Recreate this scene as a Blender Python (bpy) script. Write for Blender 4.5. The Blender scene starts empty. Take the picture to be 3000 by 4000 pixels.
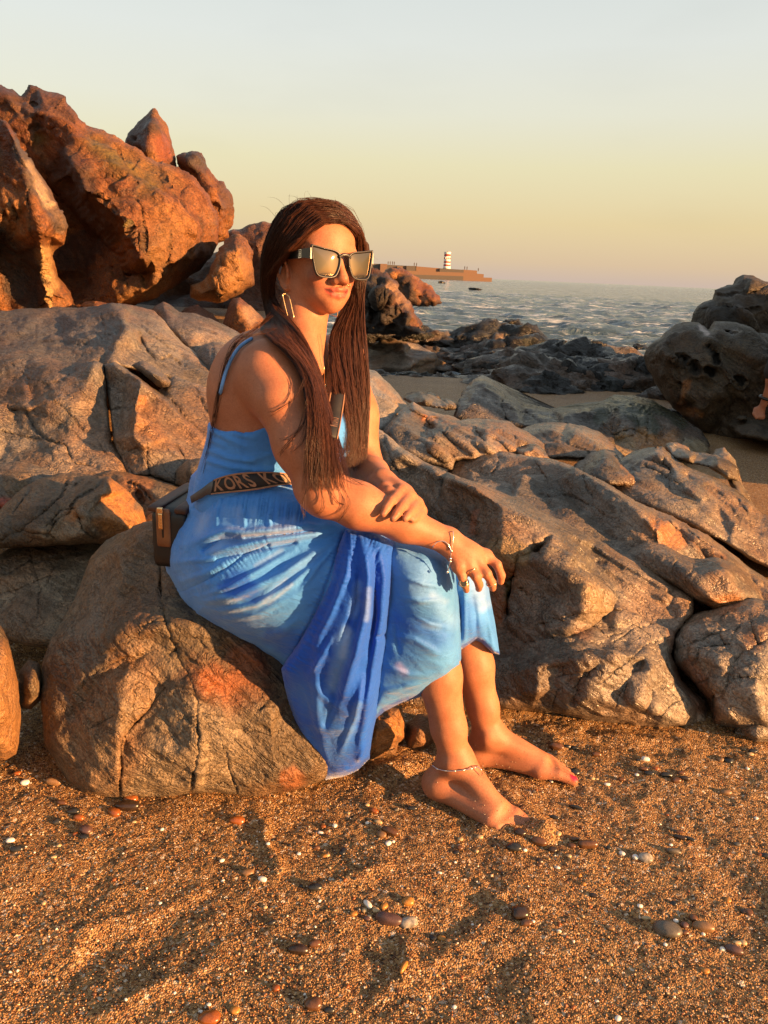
import bpy, bmesh, math, random
import numpy as np
from mathutils import Vector, Matrix
from mathutils.geometry import delaunay_2d_cdt

random.seed(7); RNG = np.random.default_rng(7)
R = math.radians
scene = bpy.context.scene

# ------------------------------------------------------------------ camera, sky, sun, exposure
CAM_H = 1.10                       # a photographer crouching on the sand
FPX = 3000.0                       # focal length in pixels of the 3000 x 4000 photograph
PITCH, ROLL = R(17.2), R(2.5)
fwd = np.array([0, math.cos(PITCH), -math.sin(PITCH)])
up0 = np.array([0, math.sin(PITCH), math.cos(PITCH)])
rt0 = np.array([1.0, 0, 0])
RT = math.cos(ROLL) * rt0 + math.sin(ROLL) * up0
UP = -math.sin(ROLL) * rt0 + math.cos(ROLL) * up0
CAM = np.array([0, 0, CAM_H])
cd = bpy.data.cameras.new('camera'); cam = bpy.data.objects.new('camera', cd)
scene.collection.objects.link(cam)
M = Matrix(((RT[0], UP[0], -fwd[0], 0), (RT[1], UP[1], -fwd[1], 0), (RT[2], UP[2], -fwd[2], CAM_H), (0, 0, 0, 1)))
cam.matrix_world = M
cd.sensor_fit = 'VERTICAL'; cd.sensor_height = 36.0; cd.sensor_width = 27.0
cd.lens = 36.0 * FPX / 4000.0
cd.clip_start = 0.05; cd.clip_end = 20000
scene.camera = cam

SUN_EL, SUN_AZ = R(11.0), R(-27.0)              # azimuth measured from +x (picture right) towards +y (away)
sdir = Vector((math.cos(SUN_EL) * math.cos(SUN_AZ), math.cos(SUN_EL) * math.sin(SUN_AZ), math.sin(SUN_EL)))
sl = bpy.data.lights.new('sun', 'SUN'); sl.energy = 5.0; sl.angle = R(0.6); sl.color = (1.0, 0.52, 0.20)
so = bpy.data.objects.new('sun', sl); scene.collection.objects.link(so)
so.rotation_euler = sdir.to_track_quat('Z', 'Y').to_euler(); so.location = (6, -2, 4)

w = bpy.data.worlds.new('World'); scene.world = w; w.use_nodes = True
nt = w.node_tree; nt.nodes.clear()
def wn(t, **kw):
    n = nt.nodes.new(t)
    for k, v in kw.items(): setattr(n, k, v)
    return n
sky = wn('ShaderNodeTexSky', sky_type='NISHITA', sun_disc=False, sun_elevation=SUN_EL, sun_rotation=R(90) - SUN_AZ,
         air_density=1.0, dust_density=2.2, ozone_density=1.0)
bg = wn('ShaderNodeBackground'); bg.inputs[1].default_value = 0.072
out = wn('ShaderNodeOutputWorld')
# hazy evening air: the clear-sky model mixed with a pale veil that depends on height above the horizon only
geo = wn('ShaderNodeNewGeometry'); sep = wn('ShaderNodeSeparateXYZ')
mp = wn('ShaderNodeMapRange'); mp.inputs[1].default_value = 0.0; mp.inputs[2].default_value = 0.60
ramp = wn('ShaderNodeValToRGB'); cr = ramp.color_ramp
VEIL = [(0.0, (0.64, 0.50, 0.42)), (0.035, (0.72, 0.54, 0.36)), (0.11, (0.78, 0.61, 0.33)), (0.21, (0.80, 0.71, 0.43)),
        (0.30, (0.79, 0.76, 0.60)), (0.41, (0.76, 0.77, 0.70)), (0.50, (0.71, 0.74, 0.70)), (1.0, (0.42, 0.50, 0.57))]
while len(cr.elements) < len(VEIL): cr.elements.new(0.5)
for e, (p, c) in zip(cr.elements, VEIL): e.position = p; e.color = (*c, 1)
gain = wn('ShaderNodeVectorMath', operation='SCALE'); gain.inputs['Scale'].default_value = 3.95
mix = wn('ShaderNodeMix', data_type='RGBA'); mix.inputs[0].default_value = 0.88
cn = wn('ShaderNodeTexNoise'); cn.inputs['Scale'].default_value = 2.2; cn.inputs['Detail'].default_value = 5
cmap = wn('ShaderNodeMapping'); cmap.inputs['Scale'].default_value = (1, 1, 3.5)
crp = wn('ShaderNodeMapRange'); crp.inputs[1].default_value = 0.56; crp.inputs[2].default_value = 0.80; crp.inputs[3].default_value = 1.0; crp.inputs[4].default_value = 0.93
cm = wn('ShaderNodeVectorMath', operation='SCALE')
inv = wn('ShaderNodeVectorMath', operation='SCALE'); inv.inputs['Scale'].default_value = -1.0
L = nt.links.new
L(geo.outputs['Incoming'], inv.inputs[0]); L(inv.outputs[0], sep.inputs[0]); L(sep.outputs[2], mp.inputs[0]); L(mp.outputs[0], ramp.inputs[0])
L(ramp.outputs[0], gain.inputs[0]); L(sky.outputs[0], mix.inputs[6]); L(gain.outputs[0], mix.inputs[7])
L(inv.outputs[0], cmap.inputs[0]); L(cmap.outputs[0], cn.inputs['Vector']); L(cn.outputs[0], crp.inputs[0])
L(mix.outputs[2], cm.inputs[0]); L(crp.outputs[0], cm.inputs['Scale']); L(cm.outputs[0], bg.inputs[0]); L(bg.outputs[0], out.inputs[0])

vs = scene.view_settings
vs.view_transform = 'Standard'; vs.look = 'None'; vs.exposure = 1.9; vs.gamma = 1.0; vs.use_curve_mapping = False
scene.cycles.max_bounces = 4; scene.cycles.diffuse_bounces = 2; scene.cycles.glossy_bounces = 2
scene.cycles.transmission_bounces = 2; scene.cycles.transparent_max_bounces = 6
scene.cycles.use_denoising = True

# ------------------------------------------------------------------ helpers: points, noise, meshes
def pix(px, py, d):
    """world points that lie at forward distance d (world y) where the photograph shows (px, py)"""
    px, py, d = np.broadcast_arrays(np.asarray(px, float), np.asarray(py, float), np.asarray(d, float))
    v = ((px - 1500) / FPX)[..., None] * RT - ((py - 2000) / FPX)[..., None] * UP + fwd
    return CAM + v * (d / v[..., 1])[..., None]
def P(px, py, d): return pix(px, py, d)
def ground_pt(px, py, z=0.0):
    v = ((px - 1500) / FPX) * RT - ((py - 2000) / FPX) * UP + fwd
    return CAM + v * ((z - CAM_H) / v[2])
def proj(Pw):
    q = np.asarray(Pw) - CAM
    zc = q @ fwd
    return 1500 + FPX * (q @ RT) / zc, 2000 - FPX * (q @ UP) / zc

def _hash(ix, iy, iz, s):
    h = (ix * 374761393 + iy * 668265263 + iz * 2147483647 + s * 1274126177) & 0xFFFFFFFF
    h = ((h ^ (h >> 13)) * 1274126177) & 0xFFFFFFFF
    h = h ^ (h >> 16)
    return (h & 0xFFFF) / 32767.5 - 1.0
def vnoise(p, s=0):
    p = np.asarray(p, float); i = np.floor(p).astype(np.int64); f = p - i
    f = f * f * f * (f * (f * 6 - 15) + 10)
    r = 0
    for dx in (0, 1):
        wx = f[:, 0] if dx else 1 - f[:, 0]
        for dy in (0, 1):
            wy = f[:, 1] if dy else 1 - f[:, 1]
            for dz in (0, 1):
                wz = f[:, 2] if dz else 1 - f[:, 2]
                r = r + wx * wy * wz * _hash(i[:, 0] + dx, i[:, 1] + dy, i[:, 2] + dz, s)
    return r
def fbm(p, oct=4, s=0, ridged=False, gain=0.5):
    a, t, q = 1.0, 0.0, np.asarray(p, float)
    for k in range(oct):
        n = vnoise(q, s + k)
        t = t + a * ((1 - 2 * np.abs(n)) if ridged else n)
        a *= gain; q = q * 2.03 + 17.3
    return t

def facet(p, s=0):
    """chipped planes: every cell of a random mosaic carries its own tilted face"""
    p = np.asarray(p, float); i0 = np.floor(p).astype(np.int64); best = np.full(len(p), 1e9); val = np.zeros(len(p))
    for dx in (-1, 0, 1):
        for dy in (-1, 0, 1):
            for dz in (-1, 0, 1):
                c = i0 + np.array([dx, dy, dz]); r = [_hash(c[:, 0], c[:, 1], c[:, 2], s + k) for k in range(7)]
                q = p - (c + 0.5 + 0.45 * np.stack(r[:3], 1)); d2 = (q * q).sum(1); m = d2 < best
                best[m] = d2[m]; val[m] = (0.45 * r[3] + r[4] * q[:, 0] + r[5] * q[:, 1] + r[6] * q[:, 2])[m]
    return val
def mesh_obj(name, V, F, mat=None, parent=None, smooth=True, attrs=None):
    me = bpy.data.meshes.new(name)
    V = np.asarray(V, float)
    if isinstance(F, np.ndarray) and F.ndim == 2:
        k = F.shape[1]; n = len(F)
        me.vertices.add(len(V)); me.vertices.foreach_set('co', V.astype(np.float32).ravel())
        me.loops.add(n * k); me.loops.foreach_set('vertex_index', F.astype(np.int32).ravel())
        me.polygons.add(n); me.polygons.foreach_set('loop_start', np.arange(0, n * k, k, dtype=np.int32))
        me.update(calc_edges=True)
    else:
        me.from_pydata(V.tolist(), [], [list(map(int, f)) for f in F])
    if smooth: me.polygons.foreach_set('use_smooth', np.ones(len(me.polygons), bool))
    for an, av in (attrs or {}).items():
        av = np.asarray(av, float)
        if av.ndim == 1:
            a = me.attributes.new(an, 'FLOAT', 'POINT'); a.data.foreach_set('value', av.astype(np.float32))
        else:
            a = me.attributes.new(an, 'FLOAT_COLOR', 'POINT')
            if av.shape[1] == 3: av = np.c_[av, np.ones(len(av))]
            a.data.foreach_set('color', av.astype(np.float32).ravel())
    if mat: me.materials.append(mat)
    o = bpy.data.objects.new(name, me); scene.collection.objects.link(o)
    if parent: o.parent = parent
    return o
def tag(o, label=None, cat=None, group=None, kind=None):
    if label: o['label'] = label
    if cat: o['category'] = cat
    if group: o['group'] = group
    if kind: o['kind'] = kind
    return o
def empty(name, loc=(0, 0, 0)):
    o = bpy.data.objects.new(name, None); scene.collection.objects.link(o); o.location = loc
    o.empty_display_size = 0.05
    return o
def child(o, parent):
    o.parent = parent; o.matrix_parent_inverse = Matrix.Translation(-Vector(parent.location)); return o

def vnormals(V, F):
    n = np.zeros_like(V)
    a, b, c = V[F[:, 0]], V[F[:, 1]], V[F[:, 2]]
    fn = np.cross(b - a, c - a)
    for k in range(3):
        for j in range(3): n[:, j] += np.bincount(F[:, k], fn[:, j], len(V))
    return n / np.maximum(np.linalg.norm(n, axis=1), 1e-12)[:, None]
def poly_dist(q, pts):
    """distance of 2D points q to polyline pts, and position along it 0..1"""
    pts = np.asarray(pts, float); best = np.full(len(q), 1e9); par = np.zeros(len(q))
    seg = np.linalg.norm(np.diff(pts, axis=0), axis=1); cum = np.r_[0, np.cumsum(seg)]; tot = max(cum[-1], 1e-9)
    for i in range(len(pts) - 1):
        a, b = pts[i], pts[i + 1]; ab = b - a; L2 = max(ab @ ab, 1e-9)
        t = np.clip(((q - a) @ ab) / L2, 0, 1)
        dd = np.linalg.norm(q - a - t[:, None] * ab, axis=1)
        m = dd < best; best[m] = dd[m]; par[m] = (cum[i] + t[m] * seg[i]) / tot
    return best, par
def near_dist(q, pts, reach):
    pts = np.asarray(pts, float); lo = pts.min(0) - reach; hi = pts.max(0) + reach
    m = np.where((q[:, 0] > lo[0]) & (q[:, 0] < hi[0]) & (q[:, 1] > lo[1]) & (q[:, 1] < hi[1]))[0]
    d = np.full(len(q), 1e6); t = np.zeros(len(q))
    if len(m): d[m], t[m] = poly_dist(q[m], pts)
    return d, t
def inside(q, poly):
    poly = np.asarray(poly); x, y = q[:, 0], q[:, 1]; r = np.zeros(len(q), bool); n = len(poly); j = n - 1
    for i in range(n):
        xi, yi = poly[i]; xj, yj = poly[j]
        c = ((yi > y) != (yj > y))
        if yi != yj: c &= x < (xj - xi) * (y - yi) / (yj - yi) + xi
        r ^= c; j = i
    return r
def tps(ctrl, val, q, lam=1e-4):
    c = np.asarray(ctrl, float) / 500; v = np.asarray(val, float); n = len(c)
    def U(r2): return np.where(r2 > 1e-12, r2 * np.log(np.maximum(r2, 1e-12)), 0)
    K = U(((c[:, None] - c[None]) ** 2).sum(-1)) + lam * np.eye(n)
    Pm = np.c_[np.ones(n), c]
    A = np.block([[K, Pm], [Pm.T, np.zeros((3, 3))]])
    s = np.linalg.solve(A, np.r_[v, 0, 0, 0])
    q = np.asarray(q, float) / 500; r = np.empty(len(q))
    for i in range(0, len(q), 20000):
        qq = q[i:i + 20000]
        r[i:i + 20000] = U(((qq[:, None] - c[None]) ** 2).sum(-1)) @ s[:n] + np.c_[np.ones(len(qq)), qq] @ s[n:]
    return r
def tin(ctrl, val, q, edges=()):
    c = np.asarray(ctrl, float); v = np.asarray(val, float)
    vv, _, ff, ov, _, _ = delaunay_2d_cdt([Vector(p) for p in c], list(edges), [], 0, 0.01)
    r = np.full(len(q), np.nan)
    cv = np.array([list(p) for p in vv]); cval = np.array([v[o[0]] if len(o) else v[np.argmin(((c - cv[i_]) ** 2).sum(1))] for i_, o in enumerate(ov)])
    for f in ff:
        a, b, d = cv[f[0]], cv[f[1]], cv[f[2]]
        lo = np.minimum(np.minimum(a, b), d) - 1; hi = np.maximum(np.maximum(a, b), d) + 1
        m = np.where((q[:, 0] >= lo[0]) & (q[:, 0] <= hi[0]) & (q[:, 1] >= lo[1]) & (q[:, 1] <= hi[1]))[0]
        if not len(m): continue
        T = np.array([[a[0] - d[0], b[0] - d[0]], [a[1] - d[1], b[1] - d[1]]])
        if abs(np.linalg.det(T)) < 1e-9: continue
        l = (q[m] - d) @ np.linalg.inv(T).T
        ok = (l[:, 0] >= -1e-6) & (l[:, 1] >= -1e-6) & (l.sum(1) <= 1 + 1e-6)
        mm = m[ok]; l = l[ok]
        r[mm] = l[:, 0] * cval[f[0]] + l[:, 1] * cval[f[1]] + (1 - l.sum(1)) * cval[f[2]]
    bad = np.isnan(r)
    if bad.any():
        for i in np.where(bad)[0]:
            r[i] = v[np.argmin(((c - q[i]) ** 2).sum(1))]
    return r
def wiggle(pts, amp, step=14, seed=0):
    pts = np.asarray(pts, float); outp = []
    for i in range(len(pts) - 1):
        n = max(1, int(np.linalg.norm(pts[i + 1] - pts[i]) / step))
        for k in range(n): outp.append(pts[i] + (pts[i + 1] - pts[i]) * k / n)
    outp.append(pts[-1]); outp = np.array(outp)
    z = np.c_[outp / 60.0, np.full(len(outp), seed * 7.7)]
    return outp + amp * np.c_[fbm(z, 3, seed), fbm(z, 3, seed + 50)]

def relief(name, outline, inner=(), plane=(0, 0, 1, 0, 0), step=8, mode='tin', smooth=3, roundpx=40, rounding=0.04, back=0.3,
           strokes=(), cracks=(), stains=(), noise=(), jit=3.0, mat=None, seed=0, parent=None, col0=None, tilt=(0, 0), warp=None, ridges=()):
    """a closed solid: a front built over traced points that each have their own distance, a rounded back behind it.
    outline/inner: (px, py[, offset]) ; plane: x0, y0, d0, metres per 1000 px right, metres per 1000 px down"""
    x0, y0, d0, gx, gy = plane
    def dep(p): return d0 + gx * (p[0] - x0) / 1000 + gy * (p[1] - y0) / 1000 + (p[2] if len(p) > 2 else 0)
    oc = np.array([[p[0], p[1]] for p in outline], float)
    od = np.array([dep(p) for p in outline])
    # dense, slightly ragged outline
    q = []; n = len(oc)
    for i in range(n):
        a, b = oc[i], oc[(i + 1) % n]; k = max(1, int(np.linalg.norm(b - a) / step))
        for j in range(k): q.append(a + (b - a) * j / k)
    q = np.array(q)
    if jit:
        z = np.c_[q / 45.0, np.full(len(q), seed * 3.1)]
        q = q + jit * np.c_[fbm(z, 4, seed), fbm(z, 4, seed + 9)]
    lo, hi = q.min(0), q.max(0)
    gxs = np.arange(lo[0], hi[0], step); gys = np.arange(lo[1], hi[1], step * 0.87)
    G = np.array([(x + (step / 2 if r & 1 else 0), y) for r, y in enumerate(gys) for x in gxs])
    G = G + RNG.uniform(-0.18, 0.18, G.shape) * step
    G = G[inside(G, q)]
    kill = np.zeros(len(G), bool); gi = (G // step).astype(int)
    cell = {}
    for k_, (a_, b_) in enumerate(map(tuple, gi)): cell.setdefault((a_, b_), []).append(k_)
    for c_ in q:
        a_, b_ = int(c_[0] // step), int(c_[1] // step)
        for da in (-1, 0, 1):
            for db in (-1, 0, 1):
                for k_ in cell.get((a_ + da, b_ + db), ()):
                    if (G[k_, 0] - c_[0]) ** 2 + (G[k_, 1] - c_[1]) ** 2 < (step * 0.55) ** 2: kill[k_] = True
    G = G[~kill]
    allp = np.vstack([q, G]); nq = len(q)
    vv, _, ff, _, _, _ = delaunay_2d_cdt([Vector(p) for p in allp], [(i, (i + 1) % nq) for i in range(nq)], [], 1, 0.001)
    X = np.array([list(p) for p in vv]); F = np.array([f for f in ff if len(f) == 3])
    used = np.unique(F); mp_ = -np.ones(len(X), int); mp_[used] = np.arange(len(used)); X = X[used]; F = mp_[F]
    # orientation towards the camera (image y is down)
    a, b, c = X[F[:, 0]], X[F[:, 1]], X[F[:, 2]]
    ar = (b[:, 0] - a[:, 0]) * (c[:, 1] - a[:, 1]) - (b[:, 1] - a[:, 1]) * (c[:, 0] - a[:, 0])
    F[ar > 0] = F[ar > 0][:, ::-1]
    C = np.vstack([oc, [[p[0], p[1]] for p in inner]]) if len(inner) else oc
    D = np.r_[od, [dep(p) for p in inner]] if len(inner) else od
    edges = []
    for rl in ridges:
        k0 = len(C); C = np.vstack([C, [[p[0], p[1]] for p in rl]]); D = np.r_[D, [dep(p) for p in rl]]
        edges += [(k0 + i, k0 + i + 1) for i in range(len(rl) - 1)]
    d = tin(C, D, X, edges) if mode == 'tin' else tps(C, D, X)
    # smooth facets a little
    E = np.unique(np.sort(np.vstack([F[:, [0, 1]], F[:, [1, 2]], F[:, [2, 0]]]), axis=1), axis=0)
    deg = np.bincount(E.ravel(), minlength=len(X))
    for _ in range(smooth):
        s = np.bincount(E[:, 0], d[E[:, 1]], len(X)) + np.bincount(E[:, 1], d[E[:, 0]], len(X))
        d = 0.4 * d + 0.6 * s / np.maximum(deg, 1)
    sub = max(1, len(q) // 160)
    de, _ = poly_dist(X, np.vstack([q[::sub], q[:1]]))
    t = np.clip(de / roundpx, 0, 1)
    d = d + rounding * (1 - np.sqrt(np.clip(1 - (1 - t) ** 2, 0, 1)))
    for st in strokes:      # (points, half-width px, height m towards viewer[, taper])
        dd, tt = near_dist(X, st[0], st[1] * 3); prof = np.exp(-(dd / st[1]) ** 2)
        if len(st) > 3: prof = prof * np.clip(np.sin(np.clip(tt, 0.02, 0.98) * math.pi), 0, 1) ** st[3]
        d = d - st[2] * prof
    if warp is not None: d = warp(X, d)
    crk = np.zeros(len(X))
    for k, ck in enumerate(cracks):
        wpx, dpt = ck[1], ck[2]
        dd, tt = near_dist(X, wiggle(ck[0], ck[3] if len(ck) > 3 else 7, seed=seed + k), wpx * 3)
        loc = wpx * (0.62 + 0.30 * vnoise(np.c_[tt * 14, tt * 0 + k, tt * 0], 3))
        pr = np.exp(-(dd / np.maximum(loc, 2)) ** 2) * np.clip(np.minimum(tt, 1 - tt) * 8 + 0.35, 0, 1)
        d = d + 0.6 * dpt * pr; crk = np.maximum(crk, np.exp(-(dd / np.maximum(loc * 0.8, 2)) ** 2))
    V = pix(X[:, 0], X[:, 1], d)
    N = vnormals(V, F)
    h = np.zeros(len(V)); hf = np.zeros(len(V))
    for (amp, fr, oc_, rid, st) in noise:
        p = V * fr
        if st is not None:
            ax = np.array(st[:3]); ax = ax / np.linalg.norm(ax); p = p - np.outer(p @ ax, ax) * (1 - 1 / st[3])
        if rid == 'facet': hf = hf + amp * facet(p + 0.25 * np.stack([vnoise(p * 2, 5), vnoise(p * 2, 6), vnoise(p * 2, 7)], 1), seed)
        else: h = h + amp * fbm(p, oc_, seed + int(fr * 3) % 17, rid)
    if hf.any():
        for _ in range(1): hf = 0.45 * hf + 0.55 * (np.bincount(E[:, 0], hf[E[:, 1]], len(X)) + np.bincount(E[:, 1], hf[E[:, 0]], len(X))) / np.maximum(deg, 1)
    h = h + hf
    if mode == 'tin': h = h * np.clip(de / 45, 0.3, 1)
    V = V + N * h[:, None]
    col = np.zeros((len(V), 4))
    if col0 is not None: col[:, :3] = col0
    for st in stains:       # real stains plus painted sun and shade: (points, radius px, colour, strength[, softness])
        pts = np.asarray(st[0], float)
        if len(pts) == 1: pts = np.vstack([pts, pts + 0.1])
        dd, _ = near_dist(X, pts, st[1] * 2.5)
        nn = fbm(np.c_[X / 50.0, np.full(len(X), 3.3)], 4, seed + 3)
        soft = st[4] if len(st) > 4 else 0.35
        wgt = st[3] * np.clip(0.5 - (dd / st[1] - 1 + nn * 0.35) / soft / 2, 0, 1)
        col[:, :3] = col[:, :3] * (1 - wgt[:, None]) + np.array(st[2]) * wgt[:, None]
        col[:, 3] = np.maximum(col[:, 3], wgt)
    # boundary loop and rounded back
    ed = {}
    for f in F:
        for i in range(3):
            ed[(f[i], f[(i + 1) % 3])] = 1
    nxt = {a: b for (a, b) in ed if (b, a) not in ed}
    start = next(iter(nxt)); loop = [start]
    while True:
        k = nxt.get(loop[-1])
        if k is None or k == start or len(loop) > len(nxt): break
        loop.append(k)
    loop = np.array(loop); B = V[loop]; cen = B.mean(0)
    if mode == 'tin': tilt = (back * cen[0] / cen[1], back * (cen[2] - CAM_H) / cen[1])     # the hidden rear leans the way the rock lies
    rings = [loop]; VV = [V]; FF = [F]; base = len(V)
    K = 6
    for k in range(1, K + 1):
        th = k / K * math.pi / 2
        s = max(math.cos(th), 0.02); ring = cen + (B - cen) * s
        ring[:, 1] = B[:, 1] * s + cen[1] * (1 - s) + back * math.sin(th)
        ring[:, 0] += tilt[0] * math.sin(th); ring[:, 2] += tilt[1] * math.sin(th)
        VV.append(ring); idx = np.arange(base, base + len(loop)); base += len(loop)
        pr = rings[-1]; a, b = pr, np.roll(pr, -1); c, e = idx, np.roll(idx, -1)
        FF.append(np.c_[b, a, c]); FF.append(np.c_[b, c, e]); rings.append(idx)
    V2 = np.vstack(VV); F2 = np.vstack(FF)
    nb = len(V2) - len(V)
    col = np.vstack([col, col[np.tile(loop, K)]]); crk = np.r_[crk, np.zeros(nb)]
    o = mesh_obj(name, V2, F2, mat, parent, attrs={'tint': col, 'crack': crk})
    return o
A = (0, 0, 0, 0, 0)
# ------------------------------------------------------------------ materials
class NT:
    def __init__(s, name):
        s.m = bpy.data.materials.new(name); s.m.use_nodes = True; s.t = s.m.node_tree; s.t.nodes.clear()
        s.out = s.n('ShaderNodeOutputMaterial'); s.b = s.n('ShaderNodeBsdfPrincipled'); s.l(s.b.outputs[0], s.out.inputs[0])
    def n(s, t, **kw):
        n = s.t.nodes.new(t)
        for k, v in kw.items(): setattr(n, k, v)
        return n
    def l(s, a, b): s.t.links.new(a, b)
    def set(s, node, key, v):
        if hasattr(v, 'is_output'): s.l(v, node.inputs[key])
        else: node.inputs[key].default_value = v
    def pos(s):
        return s.n('ShaderNodeNewGeometry').outputs['Position']
    def mapping(s, v, scale=(1, 1, 1), rot=(0, 0, 0)):
        m = s.n('ShaderNodeMapping'); s.l(v, m.inputs[0]); m.inputs['Scale'].default_value = scale; m.inputs['Rotation'].default_value = rot
        return m.outputs[0]
    def stretch(s, v, axis, k):
        a = Vector(axis).normalized(); d = s.n('ShaderNodeVectorMath', operation='DOT_PRODUCT'); s.l(v, d.inputs[0]); d.inputs[1].default_value = a
        c = s.n('ShaderNodeVectorMath', operation='SCALE'); c.inputs[0].default_value = a; s.l(s.math('MULTIPLY', d.outputs['Value'], 1 - 1 / k), c.inputs['Scale'])
        u = s.n('ShaderNodeVectorMath', operation='SUBTRACT'); s.l(v, u.inputs[0]); s.l(c.outputs[0], u.inputs[1]); return u.outputs[0]
    def noise(s, v, scale, detail=5, rough=0.55, dist=0.0):
        n = s.n('ShaderNodeTexNoise'); s.l(v, n.inputs['Vector']); n.inputs['Scale'].default_value = scale
        n.inputs['Detail'].default_value = detail; n.inputs['Roughness'].default_value = rough; n.inputs['Distortion'].default_value = dist
        return n.outputs[0]
    def vor(s, v, scale, feature='F1', outp=0, rnd=1.0):
        n = s.n('ShaderNodeTexVoronoi', feature=feature); s.l(v, n.inputs['Vector']); n.inputs['Scale'].default_value = scale
        n.inputs['Randomness'].default_value = rnd
        return n.outputs[outp]
    def ramp(s, f, stops, interp='LINEAR'):
        n = s.n('ShaderNodeValToRGB'); c = n.color_ramp; c.interpolation = interp
        while len(c.elements) < len(stops): c.elements.new(0.5)
        for e, (p, col) in zip(c.elements, stops):
            e.position = p; e.color = (*col, 1) if len(col) == 3 else col
        s.l(f, n.inputs[0]); return n.outputs[0]
    def rng(s, f, a, b, c, d):
        n = s.n('ShaderNodeMapRange'); s.l(f, n.inputs[0])
        for i, v in enumerate((a, b, c, d)): n.inputs[i + 1].default_value = v
        return n.outputs[0]
    def mix(s, fac, a, b, mode='MIX'):
        n = s.n('ShaderNodeMix', data_type='RGBA', blend_type=mode)
        s.set(n, 0, fac); s.set(n, 6, a if hasattr(a, 'is_output') else (*a, 1)); s.set(n, 7, b if hasattr(b, 'is_output') else (*b, 1))
        return n.outputs[2]
    def math(s, op, a, b=0.0, c=0.0):
        n = s.n('ShaderNodeMath', operation=op); s.set(n, 0, a); s.set(n, 1, b); s.set(n, 2, c); return n.outputs[0]
    def attr(s, name):
        return s.n('ShaderNodeAttribute', attribute_name=name)
    def bump(s, h, strength=0.5, dist=0.01, nrm=None):
        n = s.n('ShaderNodeBump'); s.l(h, n.inputs['Height']); n.inputs['Strength'].default_value = strength; n.inputs['Distance'].default_value = dist
        if nrm is not None: s.l(nrm, n.inputs['Normal'])
        return n.outputs[0]
    def fin(s, base, rough=0.6, nrm=None, **kw):
        s.set(s.b, 'Base Color', base if hasattr(base, 'is_output') else (*base, 1)); s.set(s.b, 'Roughness', rough)
        if nrm is not None: s.l(nrm, s.b.inputs['Normal'])
        for k, v in kw.items(): s.set(s.b, k.replace('_', ' '), v)
        return s.m

def rock_mat(name, c_dark, c_mid, c_light, c_warm, sc=1.0, rough=0.55, fol=(0.5, 0.3, -0.4), warm=0.5, bump=0.6, lichen=None, crz=0.45):
    t = NT(name); p = t.pos()
    big = t.noise(p, 2.2 * sc, 4, 0.6, 0.4)
    col = t.ramp(big, [(0.28, c_dark), (0.45, c_mid), (0.62, c_light), (0.78, c_mid)])
    folm = t.stretch(p, (0.8, -0.25, -0.55), 7)
    fn = t.noise(folm, 52 * sc, 3, 0.6, 0.5)
    col = t.mix(t.rng(fn, 0.35, 0.7, 0.0, 0.45), col, c_dark)
    crs = t.math('ABSOLUTE', t.math('SUBTRACT', t.noise(t.stretch(p, (0.8, -0.25, -0.55), 4), 20 * sc, 4, 0.62, 1.2), 0.5))
    crease = t.rng(crs, 0.0, 0.030, 1, 0)
    col = t.mix(t.math('MULTIPLY', crease, crz), col, c_dark)
    wn_ = t.noise(p, 3.1 * sc, 3, 0.6, 0.6)
    col = t.mix(t.math('MULTIPLY', t.rng(wn_, 0.45, 0.66, 0, 1), warm), col, c_warm)
    if lichen:
        ln = t.noise(p, 5.0 * sc, 8, 0.75, 0.3); col = t.mix(t.rng(ln, 0.52, 0.66, 0, lichen[3]), col, lichen[:3])
    sp = t.noise(p, 210 * sc, 3, 0.75)
    col = t.mix(1.0, col, t.ramp(sp, [(0.30, (0.30, 0.28, 0.26)), (0.46, (0.9, 0.9, 0.9)), (0.60, (1.3, 1.27, 1.22)), (0.72, (2.3, 2.2, 2.05))]), 'MULTIPLY')
    at = t.attr('tint'); col = t.mix(at.outputs['Alpha'], col, t.mix(1.0, at.outputs['Color'], t.ramp(sp, [(0.3, (0.55, 0.5, 0.5)), (0.6, (1.2, 1.2, 1.2))]), 'MULTIPLY'))
    ck = t.attr('crack').outputs['Fac']
    vs_ = t.mapping(p, (1, 1, 1), (0.3, 0.5, 0.2)); vs_ = t.mapping(vs_, (4.5 * sc, 7.5 * sc, 11 * sc))
    wv = t.n('ShaderNodeVectorMath', operation='ADD')
    nz = t.n('ShaderNodeTexNoise'); t.l(p, nz.inputs['Vector']); nz.inputs['Scale'].default_value = 9 * sc; nz.inputs['Detail'].default_value = 2
    t.l(vs_, wv.inputs[0]); t.l(nz.outputs['Color'], wv.inputs[1])
    ve = t.vor(wv.outputs[0], 0.62, 'DISTANCE_TO_EDGE')
    gate = t.rng(t.noise(p, 2.4 * sc, 2), 0.50, 0.60, 0, 1)
    fine = t.math('MULTIPLY', t.rng(ve, 0.0, 0.022, 1, 0), gate)
    anyc = t.math('MAXIMUM', t.math('MULTIPLY', fine, 0.75), ck)
    col = t.mix(t.math('MULTIPLY', anyc, 0.72), col, (0.028, 0.020, 0.014))
    h = t.math('ADD', t.math('MULTIPLY', fn, 0.9), t.math('MULTIPLY', t.noise(p, 38 * sc, 3, 0.7), 0.9))
    h = t.math('ADD', h, t.math('MULTIPLY', sp, 0.32))
    h = t.math('SUBTRACT', h, t.math('MULTIPLY', crease, crz * 0.7))
    nrm = t.bump(h, bump, 0.012 / sc)
    rg = t.rng(t.noise(p, 12 * sc, 1), 0.3, 0.7, rough - 0.12, rough + 0.16)
    return t.fin(col, rg, nrm, Specular_IOR_Level=0.36)

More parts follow.
